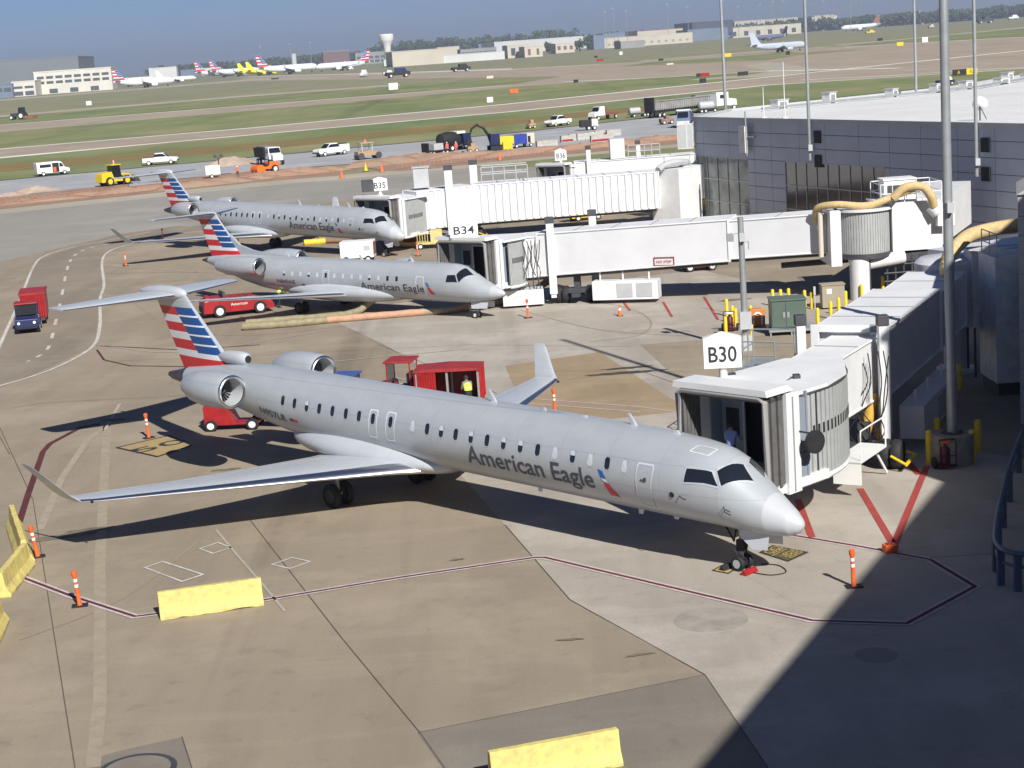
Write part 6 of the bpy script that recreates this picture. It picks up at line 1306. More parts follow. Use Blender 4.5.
# light tower
q_ = G(214, 178); t = thing('light_tower', 'white mobile light tower trailer on the clay left of the dump truck', 'light tower', q_, .2)
g = MB(); g.box(-1.2, 1.0, -.7, .7, .5, 1.9); g.build('casing', [WHITE], t, bevel=.05); g = MB(); g.cyl((.9, 0, .5), (.9, 0, 3.1), .09, n=8); g.build('mast', [DGREY], t); g = MB(); [g.cbox((.9 + x, 0, 3.2), (.5, .5, .45), ry=a) for x, a in ((-.45, .4), (.45, -.4))]; g.build('lamp_head', [DGREY], t); wheels(t, [(-.3, -.75), (-.3, .75)], .32, .2); g = MB(); g.tube([(1.0, 0, .5), (2.6, 0, .5)], .06, 6); g.build('tow_bar', [DGREY], t)
# dump truck, roller
pa, pb = G(254, 163), G(284, 168); t = thing('dump_truck', 'white dump truck with a black tipping body above the orange roller', 'dump truck', (pa + pb) / 2 + Vector((0, 2, 0)), az(pa, pb) + .1)
g = MB(); g.taper(1.2, 3.2, -1.1, 1.1, 1.0, 2.9, .0, .5, .08); c = g.build('cab', [WHITE], t, bevel=.06); g = MB(); g.prof([(3.1, .8), (4.5, .8), (4.5, 1.7), (3.1, 2.0)], -.85, .85); g.build('bonnet', [WHITE], t, bevel=.08)
g = MB(); g.add([(3.1, -.95, 2.05), (3.1, .95, 2.05), (2.75, .9, 2.8), (2.75, -.9, 2.8)], [(0, 1, 2, 3)]); g.box(1.6, 2.6, -1.13, -1.08, 2.0, 2.7); g.build('cab_window', [GLASS], c)
g = MB(); g.taper(-4.0, 1.0, -1.2, 1.2, 1.2, 2.8, -.2, 0, -.05); g.box(-3.6, .8, -.9, .9, 2.8, 3.0, 1); g.build('tipping_body', [BLACK, MGREY], t); g = MB(); g.box(-4.0, 4.3, -.5, .5, .75, 1.05); g.build('chassis', [DGREY], t)
wheels(t, [(-3.0, -1.0), (-3.0, 1.0), (-1.8, -1.0), (-1.8, 1.0), (3.5, -1.0), (3.5, 1.0)], .52, .34)
pa, pb = G(254, 174.5), G(276, 172); t = thing('road_roller', 'orange road roller in front of the dump truck', 'roller', (pa + pb) / 2, az(pb, pa))
OR2 = mat('orange_machine_paint', (.75, .16, .02), .45); g = MB(); g.prof([(-2.2, .6), (-2.2, 1.6), (-.6, 1.75), (-.4, 1.0), (1.8, 1.0), (1.8, .6)], -.85, .85); g.build('body', [OR2], t, bevel=.1); g = MB(); g.cyl((1.2, -1.0, .7), (1.2, 1.0, .7), .7, n=24); g.build('drum', [OR2], t, 40); g = MB(); g.box(-.5, .3, -.4, .4, 1.0, 1.4); g.tube([(-.5, -.6, 1.2), (-.5, -.6, 2.4)], .05, 6); g.tube([(-.5, .6, 1.2), (-.5, .6, 2.4)], .05, 6); g.build('seat_frame', [BLACK], t); wheels(t, [(-1.3, -.85), (-1.3, .85)], .6, .4)
pa, pb = G(358, 160), G(378, 158); t = thing('road_roller', 'roller with an open canopy at the tip of the right clay strip', 'roller', (pa + pb) / 2, az(pa, pb))
g = MB(); g.prof([(-2.0, .6), (-2.0, 1.3), (.2, 1.4), (2.0, 1.0), (2.0, .6)], -.8, .8); g.build('body', [mat('tan_machine_paint', (.38, .26, .14), .6)], t); g = MB(); [g.tube([(x, y, 1.2), (x, y, 2.6)], .06, 6) for x in (-1.2, .6) for y in (-.7, .7)]; g.box(-1.5, .9, -.9, .9, 2.6, 2.7, 1); g.build('canopy', [WHITE2, mat('canopy_tan', (.42, .36, .3), .7)], t); g = MB(); g.cyl((-1.5, -.9, .55), (-1.5, .9, .55), .55, n=20); g.cyl((1.6, -.9, .55), (1.6, .9, .55), .55, n=20); g.build('drum', [DGREY], t, 40); g = MB(); g.cyl((-.3, 0, 2.7), (-.3, 0, 3.2), .3, .1, 8); g.build('beacon', [ORANGE], t)
# black hauler group
pa, pb = G(426, 156.5), G(447, 154); t = thing('flatbed_trailer', 'dark flatbed trailer at the left of the black trucks', 'trailer', (pa + pb) / 2, az(pb, pa))
g = MB(); g.box(-3.2, 3.2, -1.2, 1.2, .9, 1.2); g.box(2.9, 3.2, -1.2, 1.2, 1.2, 2.9); g.build('bed', [BLACK], t); g = MB(); g.box(-1.5, 1.2, -.8, .8, 1.2, 2.6); g.build('load', [LGREY], t); wheels(t, [(-2.2, -1.1), (-1.1, -1.1), (1.6, -1.1), (-2.2, 1.1), (-1.1, 1.1), (1.6, 1.1)], .5, .3, WHITE2)
pa, pb = G(443, 152), G(468, 149); t = thing('dump_truck', 'black truck with a rounded load behind two red dressed workers', 'dump truck', (pa + pb) / 2, az(pa, pb))
g = MB(); g.lathe([(-3.6, .3), (-3.2, 1.1), (-1.8, 1.35), (.4, 1.2), (1.0, .5)], (0, 0, 1.9), 'x', 16); g.build('load', [BLACK], t, 50); g = MB(); g.taper(1.1, 2.9, -1.1, 1.1, .9, 2.7, 0, .3, .1); g.build('cab', [NAVY], t, bevel=.05); g = MB(); g.box(-.2, 1.6, -1.0, 1.0, 2.75, 3.15); g.build('roof_box', [WHITE], t, bevel=.05); g = MB(); g.box(-3.8, 3.6, -.6, .6, .7, 1.0); g.build('chassis', [DGREY], t); wheels(t, [(-2.8, -1.0), (-1.6, -1.0), (2.4, -1.0), (-2.8, 1.0), (-1.6, 1.0), (2.4, 1.0)], .52, .34)
for px, py, lab in ((447.5, 153, 'left worker in red beside the black trucks'), (456.5, 152.5, 'right worker in red beside the black trucks')):
    q_ = G(px, py); person(lab, (q_.x, q_.y, 0), -1.6, stand(.1, 'down'), [SKIN, mat('coral_jacket', (.8, .16, .12), .7), mat('coral_jacket', (.8, .16, .12), .7), BLACK], hat=WHITE)
q_ = G(238, 178); person('worker in dark clothes and orange vest between light tower and roller', (q_.x, q_.y, 0), -1.2, stand(.1, 'down'), [SKIN, ORANGE, BLACK, BLACK], vest=ORANGE, hat=WHITE)
q_ = G(473, 152); t = thing('skid_loader', 'small tan skid loader right of the black trucks', 'loader', q_, .3)
g = MB(); g.box(-1.5, 1.2, -.8, .8, .4, 1.5); g.box(-.6, .6, -.7, .7, 1.5, 2.3); g.build('body', [mat('tan_machine_paint', (.38, .26, .14), .6)], t, bevel=.05); wheels(t, [(-.9, -.85), (.8, -.85), (-.9, .85), (.8, .85)], .45, .3)
# excavator
q_ = G(500, 150); t = thing('excavator', 'yellow and dark excavator with its black arm raised to the left', 'excavator', q_, 0.25)
g = MB(); g.box(-2.0, 2.0, -1.4, -.8, 0, .9); g.box(-2.0, 2.0, .8, 1.4, 0, .9); g.build('track', [BLACK], t); g = MB(); g.box(-.2, 2.4, -1.3, 1.3, 1.0, 2.4); g.build('engine_house', [YEL], t, bevel=.06); g = MB(); g.box(-1.9, -.2, -1.3, .0, 1.0, 3.1); g.build('cab', [NAVY], t, bevel=.05)
g = MB(); g.tube([(-1.6, .3, 1.6), (-1.9, .3, 2.8), (-2.7, .3, 4.1), (-3.9, .3, 4.7)], [.24, .28, .24, .16], 6); g.build('boom', [BLACK], t); g = MB(); g.tube([(-3.7, .3, 4.9), (-4.9, .3, 4.2), (-5.6, .3, 2.4)], [.22, .2, .12], 6); g.build('stick', [BLACK], t); g = MB(); g.prof([(-5.9, 2.4), (-5.4, 2.5), (-5.2, 1.7), (-5.8, 1.4), (-6.2, 1.8)], -.2, .8); g.build('bucket', [BLACK], t)
pa, pb = G(508, 149), G(534, 146); t = thing('box_truck', 'blue box truck with an open pale end right of the excavator', 'truck', (pa + pb) / 2, az(pa, pb))
g = MB(); g.box(-3.3, 1.0, -1.2, 1.2, .9, 3.0); g.build('box_body', [mat('truck_blue', (.03, .06, .3), .5)], t, bevel=.04); g = MB(); g.box(1.02, 3.2, -1.15, 1.15, .8, 3.1); g.box(1.2, 2.0, -1.17, -1.12, 1.0, 2.5, 1); g.build('cab', [CREAM2, BLACK], t, bevel=.05); wheels(t, [(-2.2, -1.1), (2.0, -1.1), (-2.2, 1.1), (2.0, 1.1)], .48, .3)
q_ = G(504, 151.5); t = thing('generator', 'small yellow generator between excavator and box truck', 'generator', q_, .2); g = MB(); g.box(-.2, 1.9, -.6, .6, .3, 2.0); g.build('casing', [YEL], t, bevel=.04); wheels(t, [(.3, -.6), (1.4, -.6), (.3, .6), (1.4, .6)], .28, .18)
pa, pb = G(526, 129), G(536, 128); t = thing('skid_loader', 'small tan loader left of the far white pickup', 'loader', (pa + pb) / 2, az(pb, pa)); g = MB(); g.box(-1.5, 1.2, -.8, .8, .5, 1.6); g.box(-.8, .4, -.7, .7, 1.6, 2.8); g.build('body', [mat('tan_machine_paint', (.38, .26, .14), .6)], t, bevel=.05); wheels(t, [(-.9, -.85), (.9, -.85), (-.9, .85), (.9, .85)], .5, .3)
pa, pb = G(591, 121), G(616, 118); t = thing('flatbed_truck', 'white cab flatbed truck with a brown deck on the far road edge', 'truck', (pa + pb) / 2, az(pb, pa))
g = MB(); g.taper(.6, 2.6, -1.1, 1.1, .9, 2.8, 0, .6, .1); c = g.build('cab', [WHITE], t, bevel=.06); g = MB(); g.prof([(2.5, .8), (3.9, .8), (3.8, 1.6), (2.5, 1.8)], -.95, .95); g.build('bonnet', [WHITE], t, bevel=.06); g = MB(); g.add([(2.58, -.9, 1.9), (2.58, .9, 1.9), (2.15, .8, 2.7), (2.15, -.8, 2.7)], [(0, 1, 2, 3)]); g.box(.9, 1.9, -1.12, -1.08, 1.9, 2.6); g.build('cab_window', [GLASS], c); g = MB(); g.box(-3.9, .5, -1.2, 1.2, 1.0, 1.3); g.box(.2, .5, -1.1, 1.1, 1.3, 2.4); g.build('deck', [mat('brown_deck', (.22, .08, .05), .7)], t); wheels(t, [(-2.7, -1.1), (3.0, -1.1), (-2.7, 1.1), (3.0, 1.1)], .5, .32)
q_ = G(590, 130); t = thing('tar_kettle', 'black wheeled tar kettle on the grey construction road', 'tar kettle', q_, 0.1); g = MB(); g.box(-1.9, .2, -.8, .8, .6, 1.9); g.build('tank', [BLACK], t, bevel=.1); g = MB(); g.box(.3, 1.5, -.7, .7, .7, 2.0); g.build('burner', [WHITE2], t); wheels(t, [(-.3, -.8), (.8, -.8), (-.3, .8), (.8, .8)], .4, .25, WHITE)
q_ = G(636, 117); t = thing('tanker_trailer', 'small grey tank trailer left of the long ribbed trailer', 'trailer', q_, .3); g = MB(); g.lathe([(-2.2, .5), (-2.0, 1.0), (1.2, 1.0), (1.4, .5)], (0, 0, 1.8), 'x', 16); g.build('tank', [LGREY], t, 50); g = MB(); g.box(-2.6, 4.2, -.5, .5, .7, .9); g.build('chassis', [DGREY], t); wheels(t, [(-.9, -1), (2.4, -1), (3.4, -1), (-.9, 1), (2.4, 1), (3.4, 1)], .48, .3, WHITE2)
pa, pb = G(652, 119), G(708, 112); t = thing('long_trailer', 'long grey ribbed open trailer parked on the far edge of the construction road', 'trailer', (pa + pb) / 2 + Vector((0, 3, 0)), az(pa, pb))
L2 = (pb - pa).length / 2
g = MB(); g.box(-L2, L2, -1.25, 1.25, 1.6, 1.8); g.box(-L2, L2, -1.3, -1.2, 1.8, 3.3); g.box(-L2, L2, 1.2, 1.3, 1.8, 3.3)
for k in range(26): x = -L2 + .3 + (2 * L2 - .6) * k / 25; g.box(x - .1, x + .1, -1.42, -1.3, 1.5, 3.4)
g.box(-L2, L2, -1.5, -1.3, 3.3, 3.5); g.build('open_body', [mat('dusty_grey_paint', (.30, .29, .27), .7, var=.3, scale=.6)], t); g = MB(); g.box(-L2, L2, -1.0, 1.0, 1.0, 1.5); g.box(-L2 - .4, -L2, -1.2, 1.2, 1.2, 4.2); g.build('chassis', [BLACK], t); wheels(t, [(x, y) for x in (-L2 + 1.5, -L2 + 3, L2 - 7, L2 - 8.5) for y in (-1.1, 1.1)], .52, .34)
q_ = G(668, 124); t = thing('paver', 'dusty brown paving machine below the long ribbed trailer', 'paver', q_, .3); g = MB(); g.box(-2.5, 1.5, -1.1, 1.1, .5, 1.7); g.box(-1.0, .3, -1, 1, 1.7, 2.6); g.build('body', [mat('dusty_brown', (.28, .17, .13), .8, var=.3, scale=1)], t, bevel=.05); wheels(t, [(-1.6, -1.0), (.9, -1.0), (-1.6, 1), (.9, 1)], .6, .35)
pa, pb = G(692, 123), G(678, 131); t = thing('dump_truck', 'blue and white truck facing the camera beside the concourse corner', 'dump truck', (pa + pb) / 2, az(pa, pb))
g = MB(); g.taper(.8, 3.0, -1.15, 1.15, .9, 3.0, 0, .4, .08); c = g.build('cab', [mat('steel_blue_paint', (.12, .17, .27), .5)], t, bevel=.06); g = MB(); g.box(.8, 2.6, -1.2, 1.2, 3.0, 3.2); g.build('cab_roof', [WHITE], c); g = MB(); g.add([(3.03, -.95, 1.9), (3.03, .95, 1.9), (2.7, .9, 2.8), (2.7, -.9, 2.8)], [(0, 1, 2, 3)]); g.build('windscreen', [GLASS], c); g = MB(); g.box(3.0, 3.2, -1.1, 1.1, .6, 1.2); g.build('bumper', [WHITE2], c); g = MB(); g.box(-4, .6, -1.2, 1.2, 1.2, 2.6); g.build('tipping_body', [DGREY], t); wheels(t, [(-2.8, -1.0), (-1.6, -1), (2.2, -1.0), (-2.8, 1.0), (-1.6, 1), (2.2, 1.0)], .52, .34)
q_ = G(707, 112.5); t = thing('tanker_truck', 'white round tank truck behind the concourse corner', 'tanker', q_, .3); g = MB(); g.lathe([(-2.6, .6), (-2.3, 1.1), (1.8, 1.1), (2.1, .6)], (0, 0, 2.0), 'x', 18); g.build('tank', [LGREY], t, 50); t.scale = (.75,) * 3; g = MB(); g.box(-3, 3, -.6, .6, .7, 1.0); g.build('chassis', [BLACK], t); wheels(t, [(-2, -1), (-.8, -1), (2, -1)], .5, .3)
q_ = G(728, 111); t = thing('semi_truck', 'white long nosed truck cab just above the white roof corner', 'truck', q_ + Vector((0, 6, 0)), .3); g = MB(); g.box(-2.2, .6, -1.2, 1.2, 1.0, 3.8); g.prof([(.6, .9), (2.6, .9), (2.5, 2.2), (.6, 2.5)], -1, 1); g.build('cab', [WHITE], t, bevel=.08); g = MB(); g.box(-1.4, -.4, -1.22, -1.19, 2.5, 3.3); g.build('cab_window', [GLASS], t); g = MB(); g.box(-7, -2.3, -1.2, 1.2, 1.0, 3.6); g.build('sleeper', [MGREY], t); wheels(t, [(-6, -1.1), (-4.7, -1.1), (1.8, -1.1)], .52, .34)
for o_ in list(sc.objects):
    if not o_.parent and o_.name.split('.')[0] in ('skid_loader', 'paver'): o_.scale = (.62,) * 3
    elif not o_.parent and o_.name.split('.')[0] in ('flatbed_trailer', 'box_truck', 'generator', 'tanker_trailer'): o_.scale = (.72,) * 3
    elif not o_.parent and o_.name.startswith('excavator'): o_.scale = (.9,) * 3
# concrete road barriers
for k, (px, py, w_, lab, mm_) in enumerate(((547, 147, 3.6, 'single low concrete block left of the row of blocks', WHITE2), (567, 142, 2.2, 'first block of the row, with a red face', None), (573.5, 140.5, 1.6, 'second block of the row beside the red faced one', None), (581, 140, 1.5, 'third block of the row from the left', None), (587, 139.3, 1.5, 'fourth block of the row from the left', None),
                                       (594, 138.3, 2.2, 'fifth block of the row from the left', None), (602, 141.5, 4.0, 'long red striped block lying in front of the row', 1), (603, 136.5, 3.0, 'sixth block of the row from the left', None), (613.5, 136, 2.6, 'last block at the right end of the row', None))):
    q_ = G(px, py); g = MB(); g.prof([(-w_ / 2, 0), (w_ / 2, 0), (w_ / 2, 1.1), (-w_ / 2, 1.1)], -.35, .35); g.box(-w_ / 2 + .1, w_ / 2 - .1, -.36, -.352, .1, .45, 1)
    o = g.build('concrete_block', [ground_mat('block_grey', (.45, .43, .38), (.38, .36, .32), (.25, .23, .2), .5, 1.), RED if k in (1, 6) else LGREY], None, loc=q_, rz=.33, bevel=.04); tag(o, lab, 'block', 'concrete blocks by the construction road')
# clay heaps and stones
rh = random.Random(11)
def heap(px, py, rx, ry, h, mm=DIRT, a=.4, nm='clay_mound'):
    p = G(px, py); n, m_ = 26, 7; rr = []
    for i in range(m_ + 1):
        f = i / m_; ring = []
        for k in range(n): t = 2 * math.pi * k / n; e = 1 + .18 * math.sin(3 * t + px) + rh.uniform(-.08, .08); r = (1 - f) * e; ring.append((rx * r * math.cos(t), ry * r * math.sin(t), h * (math.sin(f * math.pi / 2) ** 1.2) * (1 + rh.uniform(-.12, .12) * (i > 0)) + .01 - .03 * (i == 0)))
        rr.append(ring)
    g = MB(); g.rings(rr); o = g.build(nm, [mm], None, 60, loc=(p.x, p.y, 0), rz=a); struct(o)
for a in ((20, 203, 5, 1.6, .5), (55, 200, 6, 1.5, .6), (85, 196, 5, 1.4, .5), (120, 193, 5, 1.6, .7), (150, 190, 6, 1.5, .6), (190, 187, 7, 1.6, .7), (225, 183, 6, 1.8, .8), (265, 178, 7, 1.9, .9), (300, 174, 7, 1.8, .9), (325, 171.5, 5, 1.6, .7),
          (370, 166, 5, 2.0, .8), (395, 163, 6, 2.4, 1.0), (415, 160, 6, 2.2, 1.0), (440, 159, 7, 2.2, .9), (475, 156.5, 8, 2, .8), (510, 155, 8, 1.8, .8), (545, 151.5, 8, 1.8, .8), (580, 148.5, 8, 1.8, .8), (620, 145, 8, 1.8, .8), (655, 141, 8, 1.8, .8)): heap(*a)
SPOIL = ground_mat('pale_spoil', (.42, .33, .26), (.36, .28, .22), (.3, .2, .15), .3, 1.)
for a in ((33, 192, 4, 1.5, .8), (232, 165, 5, 2.2, 1.3), (450, 150, 3.5, 1.5, .9), (12, 196, 3, 1, .5)): heap(*a, mm=SPOIL, nm='spoil_heap')
# orange mesh fence along the clay
def fence(label, pts, h=1.0):
    P = [G(*p) for p in pts]; o0 = P[0]; t = thing('construction_fence', label, 'fence', o0, 0, 'orange mesh fences along the clay')
    g = MB(); g.M = Matrix.Translation(-o0)
    for a, b in zip(P, P[1:]):
        for z in (.15, .4, .65, .9): g.tube([a + Vector((0, 0, z)), b + Vector((0, 0, z))], .02, 4)
        n = int((b - a).length / .7)
        for k in range(n): q = a.lerp(b, k / n); g.box(q.x - .02, q.x + .02, q.y - .02, q.y + .02, .1, .92)
    g.build('mesh_net', [mat('faded_orange_net', (.45, .2, .13), .8)], t)
    n = 0
    for a, b in zip(P, P[1:]):
        k_ = max(1, int((b - a).length / 3.2))
        for k in range(k_):
            q = a.lerp(b, k / k_) - o0; g = MB(); g.cyl((q.x, q.y, 0), (q.x, q.y, 1.15), .04, n=6); g.build('post', [MGREY], t); n += 1
    return t
fence('orange mesh fence along the left clay strip', [(-5, 206), (60, 200), (150, 191.5), (255, 179.5), (300, 176), (338, 174)])
fence('orange mesh fence along the right clay strip', [(398, 169), (430, 166), (512, 157.5), (600, 149.5), (688, 140.5)])
# far ground vehicles and taxiway signs
def small_vehicle(name, label, cat, px, py, L_, W_, H_, mm, rz=.4, cabm=None, grp=None):
    q_ = G(px, py); t = thing(name, label, cat, q_, rz, grp)
    g = MB(); g.box(-L_ / 2, L_ / 2, -W_ / 2, W_ / 2, H_ * .22, H_ * .6); g.build('body', [mm], t, bevel=.08)
    g = MB(); g.taper(-L_ * .1, L_ * .38, -W_ * .46, W_ * .46, H_ * .6, H_, .1, L_ * .1, .1); g.build('cab', [cabm or mm], t, bevel=.05)
    wheels(t, [(-L_ * .32, -W_ / 2 + .1), (L_ * .32, -W_ / 2 + .1), (-L_ * .32, W_ / 2 - .1), (L_ * .32, W_ / 2 - .1)], H_ * .2, .3); return t
q_ = G(19, 119.5); t = thing('farm_tractor', 'small dark mowing tractor alone in the grass at the far left', 'tractor', q_, 2.9)
g = MB(); g.box(-.5, 3.5, -.7, .7, 1.5, 2.8); g.build('bonnet', [DGREY], t); g = MB(); g.taper(-3, -.5, -1.2, 1.2, 1.8, 5.2, .1, .2, .1); g.build('cab', [GLASS], t); g = MB(); g.box(-8, -3.5, -2.5, 2.5, .3, 1.3); g.build('mower', [mat('rust_paint', (.3, .1, .06), .7)], t); wheels(t, [(-2, -1.5), (-2, 1.5)], 1.6, .8, WHITE); wheels(t, [(2.8, -1.3), (2.8, 1.3)], 1.0, .6, WHITE)
small_vehicle('service_truck', 'dark truck parked on the far taxiway left of centre', 'truck', 398, 77.5, 18, 6, 7, BLACK, .3, NAVY); small_vehicle('service_truck', 'small white truck left of the dark truck on the far taxiway', 'truck', 364, 77, 7, 4, 6, WHITE, 1.2); small_vehicle('service_truck', 'small white truck just right of the yellow jet group', 'truck', 350, 70, 9, 5, 5, WHITE, .3)
small_vehicle('service_truck', 'low dark vehicle crossing in front of the pale hangars', 'truck', 461, 71.5, 15, 5, 6, BLACK, .3); small_vehicle('service_truck', 'tiny white vehicle in front of the pale hangars', 'truck', 388, 75, 9, 4, 4, WHITE, .3)
small_vehicle('fuel_truck', 'dark fuel truck in the far field at the right', 'truck', 985, 23.5, 30, 8, 12, DGREY, .3); small_vehicle('fuel_truck', 'white tanker on the far road at the right edge', 'truck', 1013, 19.5, 26, 8, 10, WHITE, .3); small_vehicle('fuel_truck', 'yellow ended truck below the white cargo jet', 'truck', 870, 33.5, 14, 5, 5, YEL, .3)
small_vehicle('fuel_truck', 'small pale truck left of the thick pole in the far field', 'truck', 931, 28, 9, 5, 6, CREAM2, .3); small_vehicle('fuel_truck', 'small grey truck in the far field near the thick pole', 'truck', 922, 25, 10, 5, 6, MGREY, .3)
small_vehicle('airside_tug', 'navy tug driving on the grass edge behind the thick pole', 'tug', 945, 85, 4.2, 2.0, 2.0, NAVY, .3, WHITE)
def taxi_sign(label, px, py, L_, h, m1, m2, split=.3, rz=.4):
    q_ = G(px, py); t = thing('taxiway_sign', label, 'taxiway sign', q_, rz, 'taxiway signs in the grass'); g = MB(); g.box(-L_ / 2, -L_ / 2 + L_ * split, -.15, .15, .2, h); g.box(-L_ / 2 + L_ * split + .02, L_ / 2, -.15, .15, .2, h, 1); g.build('panel', [m1, m2], t); g = MB(); [g.box(x - .06, x + .06, -.06, .06, 0, .2) for x in (-L_ * .4, 0, L_ * .4)]; g.build('feet', [DGREY], t); return t
taxi_sign('red taxiway sign with a black end in the middle green strip', 703, 77, 5.6, 1.5, BLK, RED); taxi_sign('long black taxiway sign right of the red one', 743, 76, 4.3, 1.6, BLK, BLK); t = taxi_sign('black and yellow taxiway sign right of the thick pole', 965, 75.5, 8.2, 1.8, BLK, YEL, .55)
text_obj('sign_text', 'A', 1.3, YEL, t, frame((-2.2, -.165, 1.0), (1, 0, 0), (0, 0, 1))); text_obj('sign_text', 'EL', 1.3, BLK, t, frame((2.2, -.165, 1.0), (1, 0, 0), (0, 0, 1)))
taxi_sign('white square equipment hut in the green strip left of centre', 393.5, 90, 4.6, 3.3, WHITE, WHITE); taxi_sign('white square board in the far grass behind the thick pole', 925, 42.5, 4.6, 3.6, WHITE, WHITE)
for k, (px, py, L_, h_, m_, w_) in enumerate(((490, 78.8, 4, 1.6, CREAM2, 'pale low marker in the upper green strip left of centre'), (576, 83, 2.0, 1.4, BLACK, 'small black marker at the grass edge above the long barrier row'), (661, 61, 3.6, 1.6, BLACK, 'small black marker in the far grass, left of the slim mast'), (670, 65, 4.4, 1.0, CREAM2, 'pale and black marker beside the small black one'), (728, 57, 5, 2.4, YEL, 'yellow far marker right of the slim mast'),
        (596, 58, 3.6, 2.2, BLACK, 'small black marker in the far brown pavement'), (621, 55, 3.6, 3.6, WHITE, 'white round topped marker before the long hangar'), (600, 61.5, 6, 2., RED, 'red far marker left of the white one'), (880, 41, 5, 2.4, BLACK, 'black far marker below the white cargo jet'), (900, 46, 5, 2.4, YEL, 'yellow far marker right of the black one'), (703, 83.3, 2.4, 1.6, BLACK, 'black marker just below the red taxiway sign'), (514, 93.5, 3.2, 1.6, ORANGE, 'orange windsock frame marker in the green strip'), (490, 103, 2., 1.8, WHITE, 'tiny white box at the taxiway edge'), (788, 55, 2.6, 2.4, BLACK, 'black marker below the taxiing jet'), (89, 105.5, 3, 2.5, WHITE, 'tiny white box in the far left grass'), (275, 79.5, 8, 1.6, BLACK, 'low black bar in front of the yellow jets'))):
    taxi_sign(w_, px, py, L_, h_, m_, m_)
# ------------------------------------------------------------------ far aircraft
def liner(label, px, py, yaw, s, livery, grp='airliners parked or taxiing across the field'):
    """generic twin-jet airliner, nose gear at the origin; livery: (body, fin kind)"""
    q = G(px, py); t = thing('airliner', label, 'airliner', q, yaw, grp); s *= 1.6; t.scale = (s, s, s)
    body, fink = livery
    st = [(4.6, 3.2, 3.0, .1), (4.2, 3.9, 2.5, .7), (3.0, 4.9, 1.9, 1.4), (1.0, 5.5, 1.55, 1.9), (-2, 5.6, 1.5, 2.0), (-20, 5.6, 1.5, 2.0), (-26, 5.6, 2.2, 1.7), (-31, 5.3, 3.6, .9), (-33.5, 4.9, 4.3, .3)]
    B = Body(st); g = MB(); B.mesh(-33.5, 4.6, .8, g, n=20); f = g.build('fuselage', [body], t, 50)
    g = MB(); B.patch(g, [(2.6, 48), (3.3, 30), (3.3, 150), (2.6, 132)], .03, 4, 4); g.build('cockpit_window', [GLASS], f)
    for a in (14, 166): g = MB(); [B.patch(g, [(-26 + k * 1.0, a - 3), (-26 + k * 1.0, a + 3), (-25.55 + k * 1.0, a + 3), (-25.55 + k * 1.0, a - 3)], .03, 1, 1) for k in range(26)]; g.build('window_row', [mat('window_blue', (.06, .09, .14), .4)], f)
    for sd_ in (-1, 1):
        g = MB(); foil(g, [((-9.5, sd_ * 1.5, 2.2), 7.5, .12), ((-13, sd_ * 6, 2.7), 4.2, .11), ((-19.5, sd_ * 16.5, 3.7), 1.6, .1)], 'y', 5); w = g.build('wing', [LSILVER], t, 45)
        g = MB(); foil(g, [((-19.6, sd_ * 16.5, 3.7), 1.5, .1), ((-20.8, sd_ * 17, 6.0), .7, .1)], 'y', 4); g.build('winglet', [LSILVER], w, 45)
        g = MB(); g.lathe([(0, .85), (-.2, 1.05), (-2.0, 1.1), (-3.6, .7)], (-8.2, sd_ * 5.4, 1.7), 'x', 16); g.lathe([(-.05, .8), (-.3, .1)], (-8.2, sd_ * 5.4, 1.7), 'x', 14, 1); g.build('engine', [body, BLACK], t, 40)
        g = MB(); foil(g, [((-28.5, sd_ * .6, 4.9), 3.8, .1), ((-32, sd_ * 6.4, 5.4), 1.5, .1)], 'y', 4); g.build('stabiliser', [LSILVER], t, 45)
        g = MB(); g.cyl((-13.5, sd_ * 2.8, .5), (-13.5, sd_ * 2.8, 2), .2, n=6); [g.cyl((-13.5, sd_ * 2.8 + d - .2, .6), (-13.5, sd_ * 2.8 + d + .2, .6), .6, n=12) for d in (-.4, .4)]; g.build('main_gear', [BLACK], t)
    g = MB(); g.cyl((0, 0, .4), (0, 0, 2), .15, n=6); g.cyl((0, -.4, .4), (0, .4, .4), .42, n=12); g.build('nose_gear', [BLACK], t)
    if fink == 'stripes':
        le = lambda z: interp(z, [(5, -24.5), (6.2, -26.5), (12.2, -31)], 1); te = lambda z: interp(z, [(5, -32.5), (12.2, -33.8)], 1)
        tail_fin(t, (5.0, 12.2, 12.1, 5.2), lambda z: (le(z), te(z)), lambda z: .5)
    else:
        g = MB(); foil(g, [((-24.5, 0, 5.2), 8, .06), ((-26.5, 0, 6.2), 6, .07), ((-31, 0, 12.2), 2.6, .08)], 'z', 4); g.build('fin', [fink], t, 45)
    return t
SPY = mat('bright_yellow_livery', (.85, .70, .02), .45); LW = mat('airliner_white', (.72, .74, .77), .4)
liner('silver airliner taxiing right behind the slim masts, nose to the right', 800, 50.5, .36, .74, (mat('cool_grey_livery', (.42, .46, .52), .4), mat('cool_grey_livery', (.42, .46, .52), .4)))
for a in ((150, 85, .55, 1.25, 'stripes', 'left of two striped tail jets beside the long white office block'), (168, 86, .5, 1.15, 'stripes', 'right of two striped tail jets beside the long white office block'),
          (243, 76, .36, 1.45, 'stripes', 'first striped tail jet left of the yellow jets'), (258, 75, .36, 1.45, 'stripes', 'second striped tail jet, just left of the yellow jets'),
          (312, 72.5, .36, 1.5, 'stripes', 'striped tail jet immediately right of the yellow jets')): liner(a[5], a[0], a[1], a[2], a[3], (LW, a[4]))
liner('left of the two bright yellow jets on the far apron', 274, 74.5, .40, 1.05, (SPY, SPY)); liner('right of the two bright yellow jets on the far apron', 284, 73.8, .40, 1.1, (SPY, SPY))
liner('striped tail jet pointing left, below the brown hangar', 322, 72, 3.5, 1.35, (LW, 'stripes'))
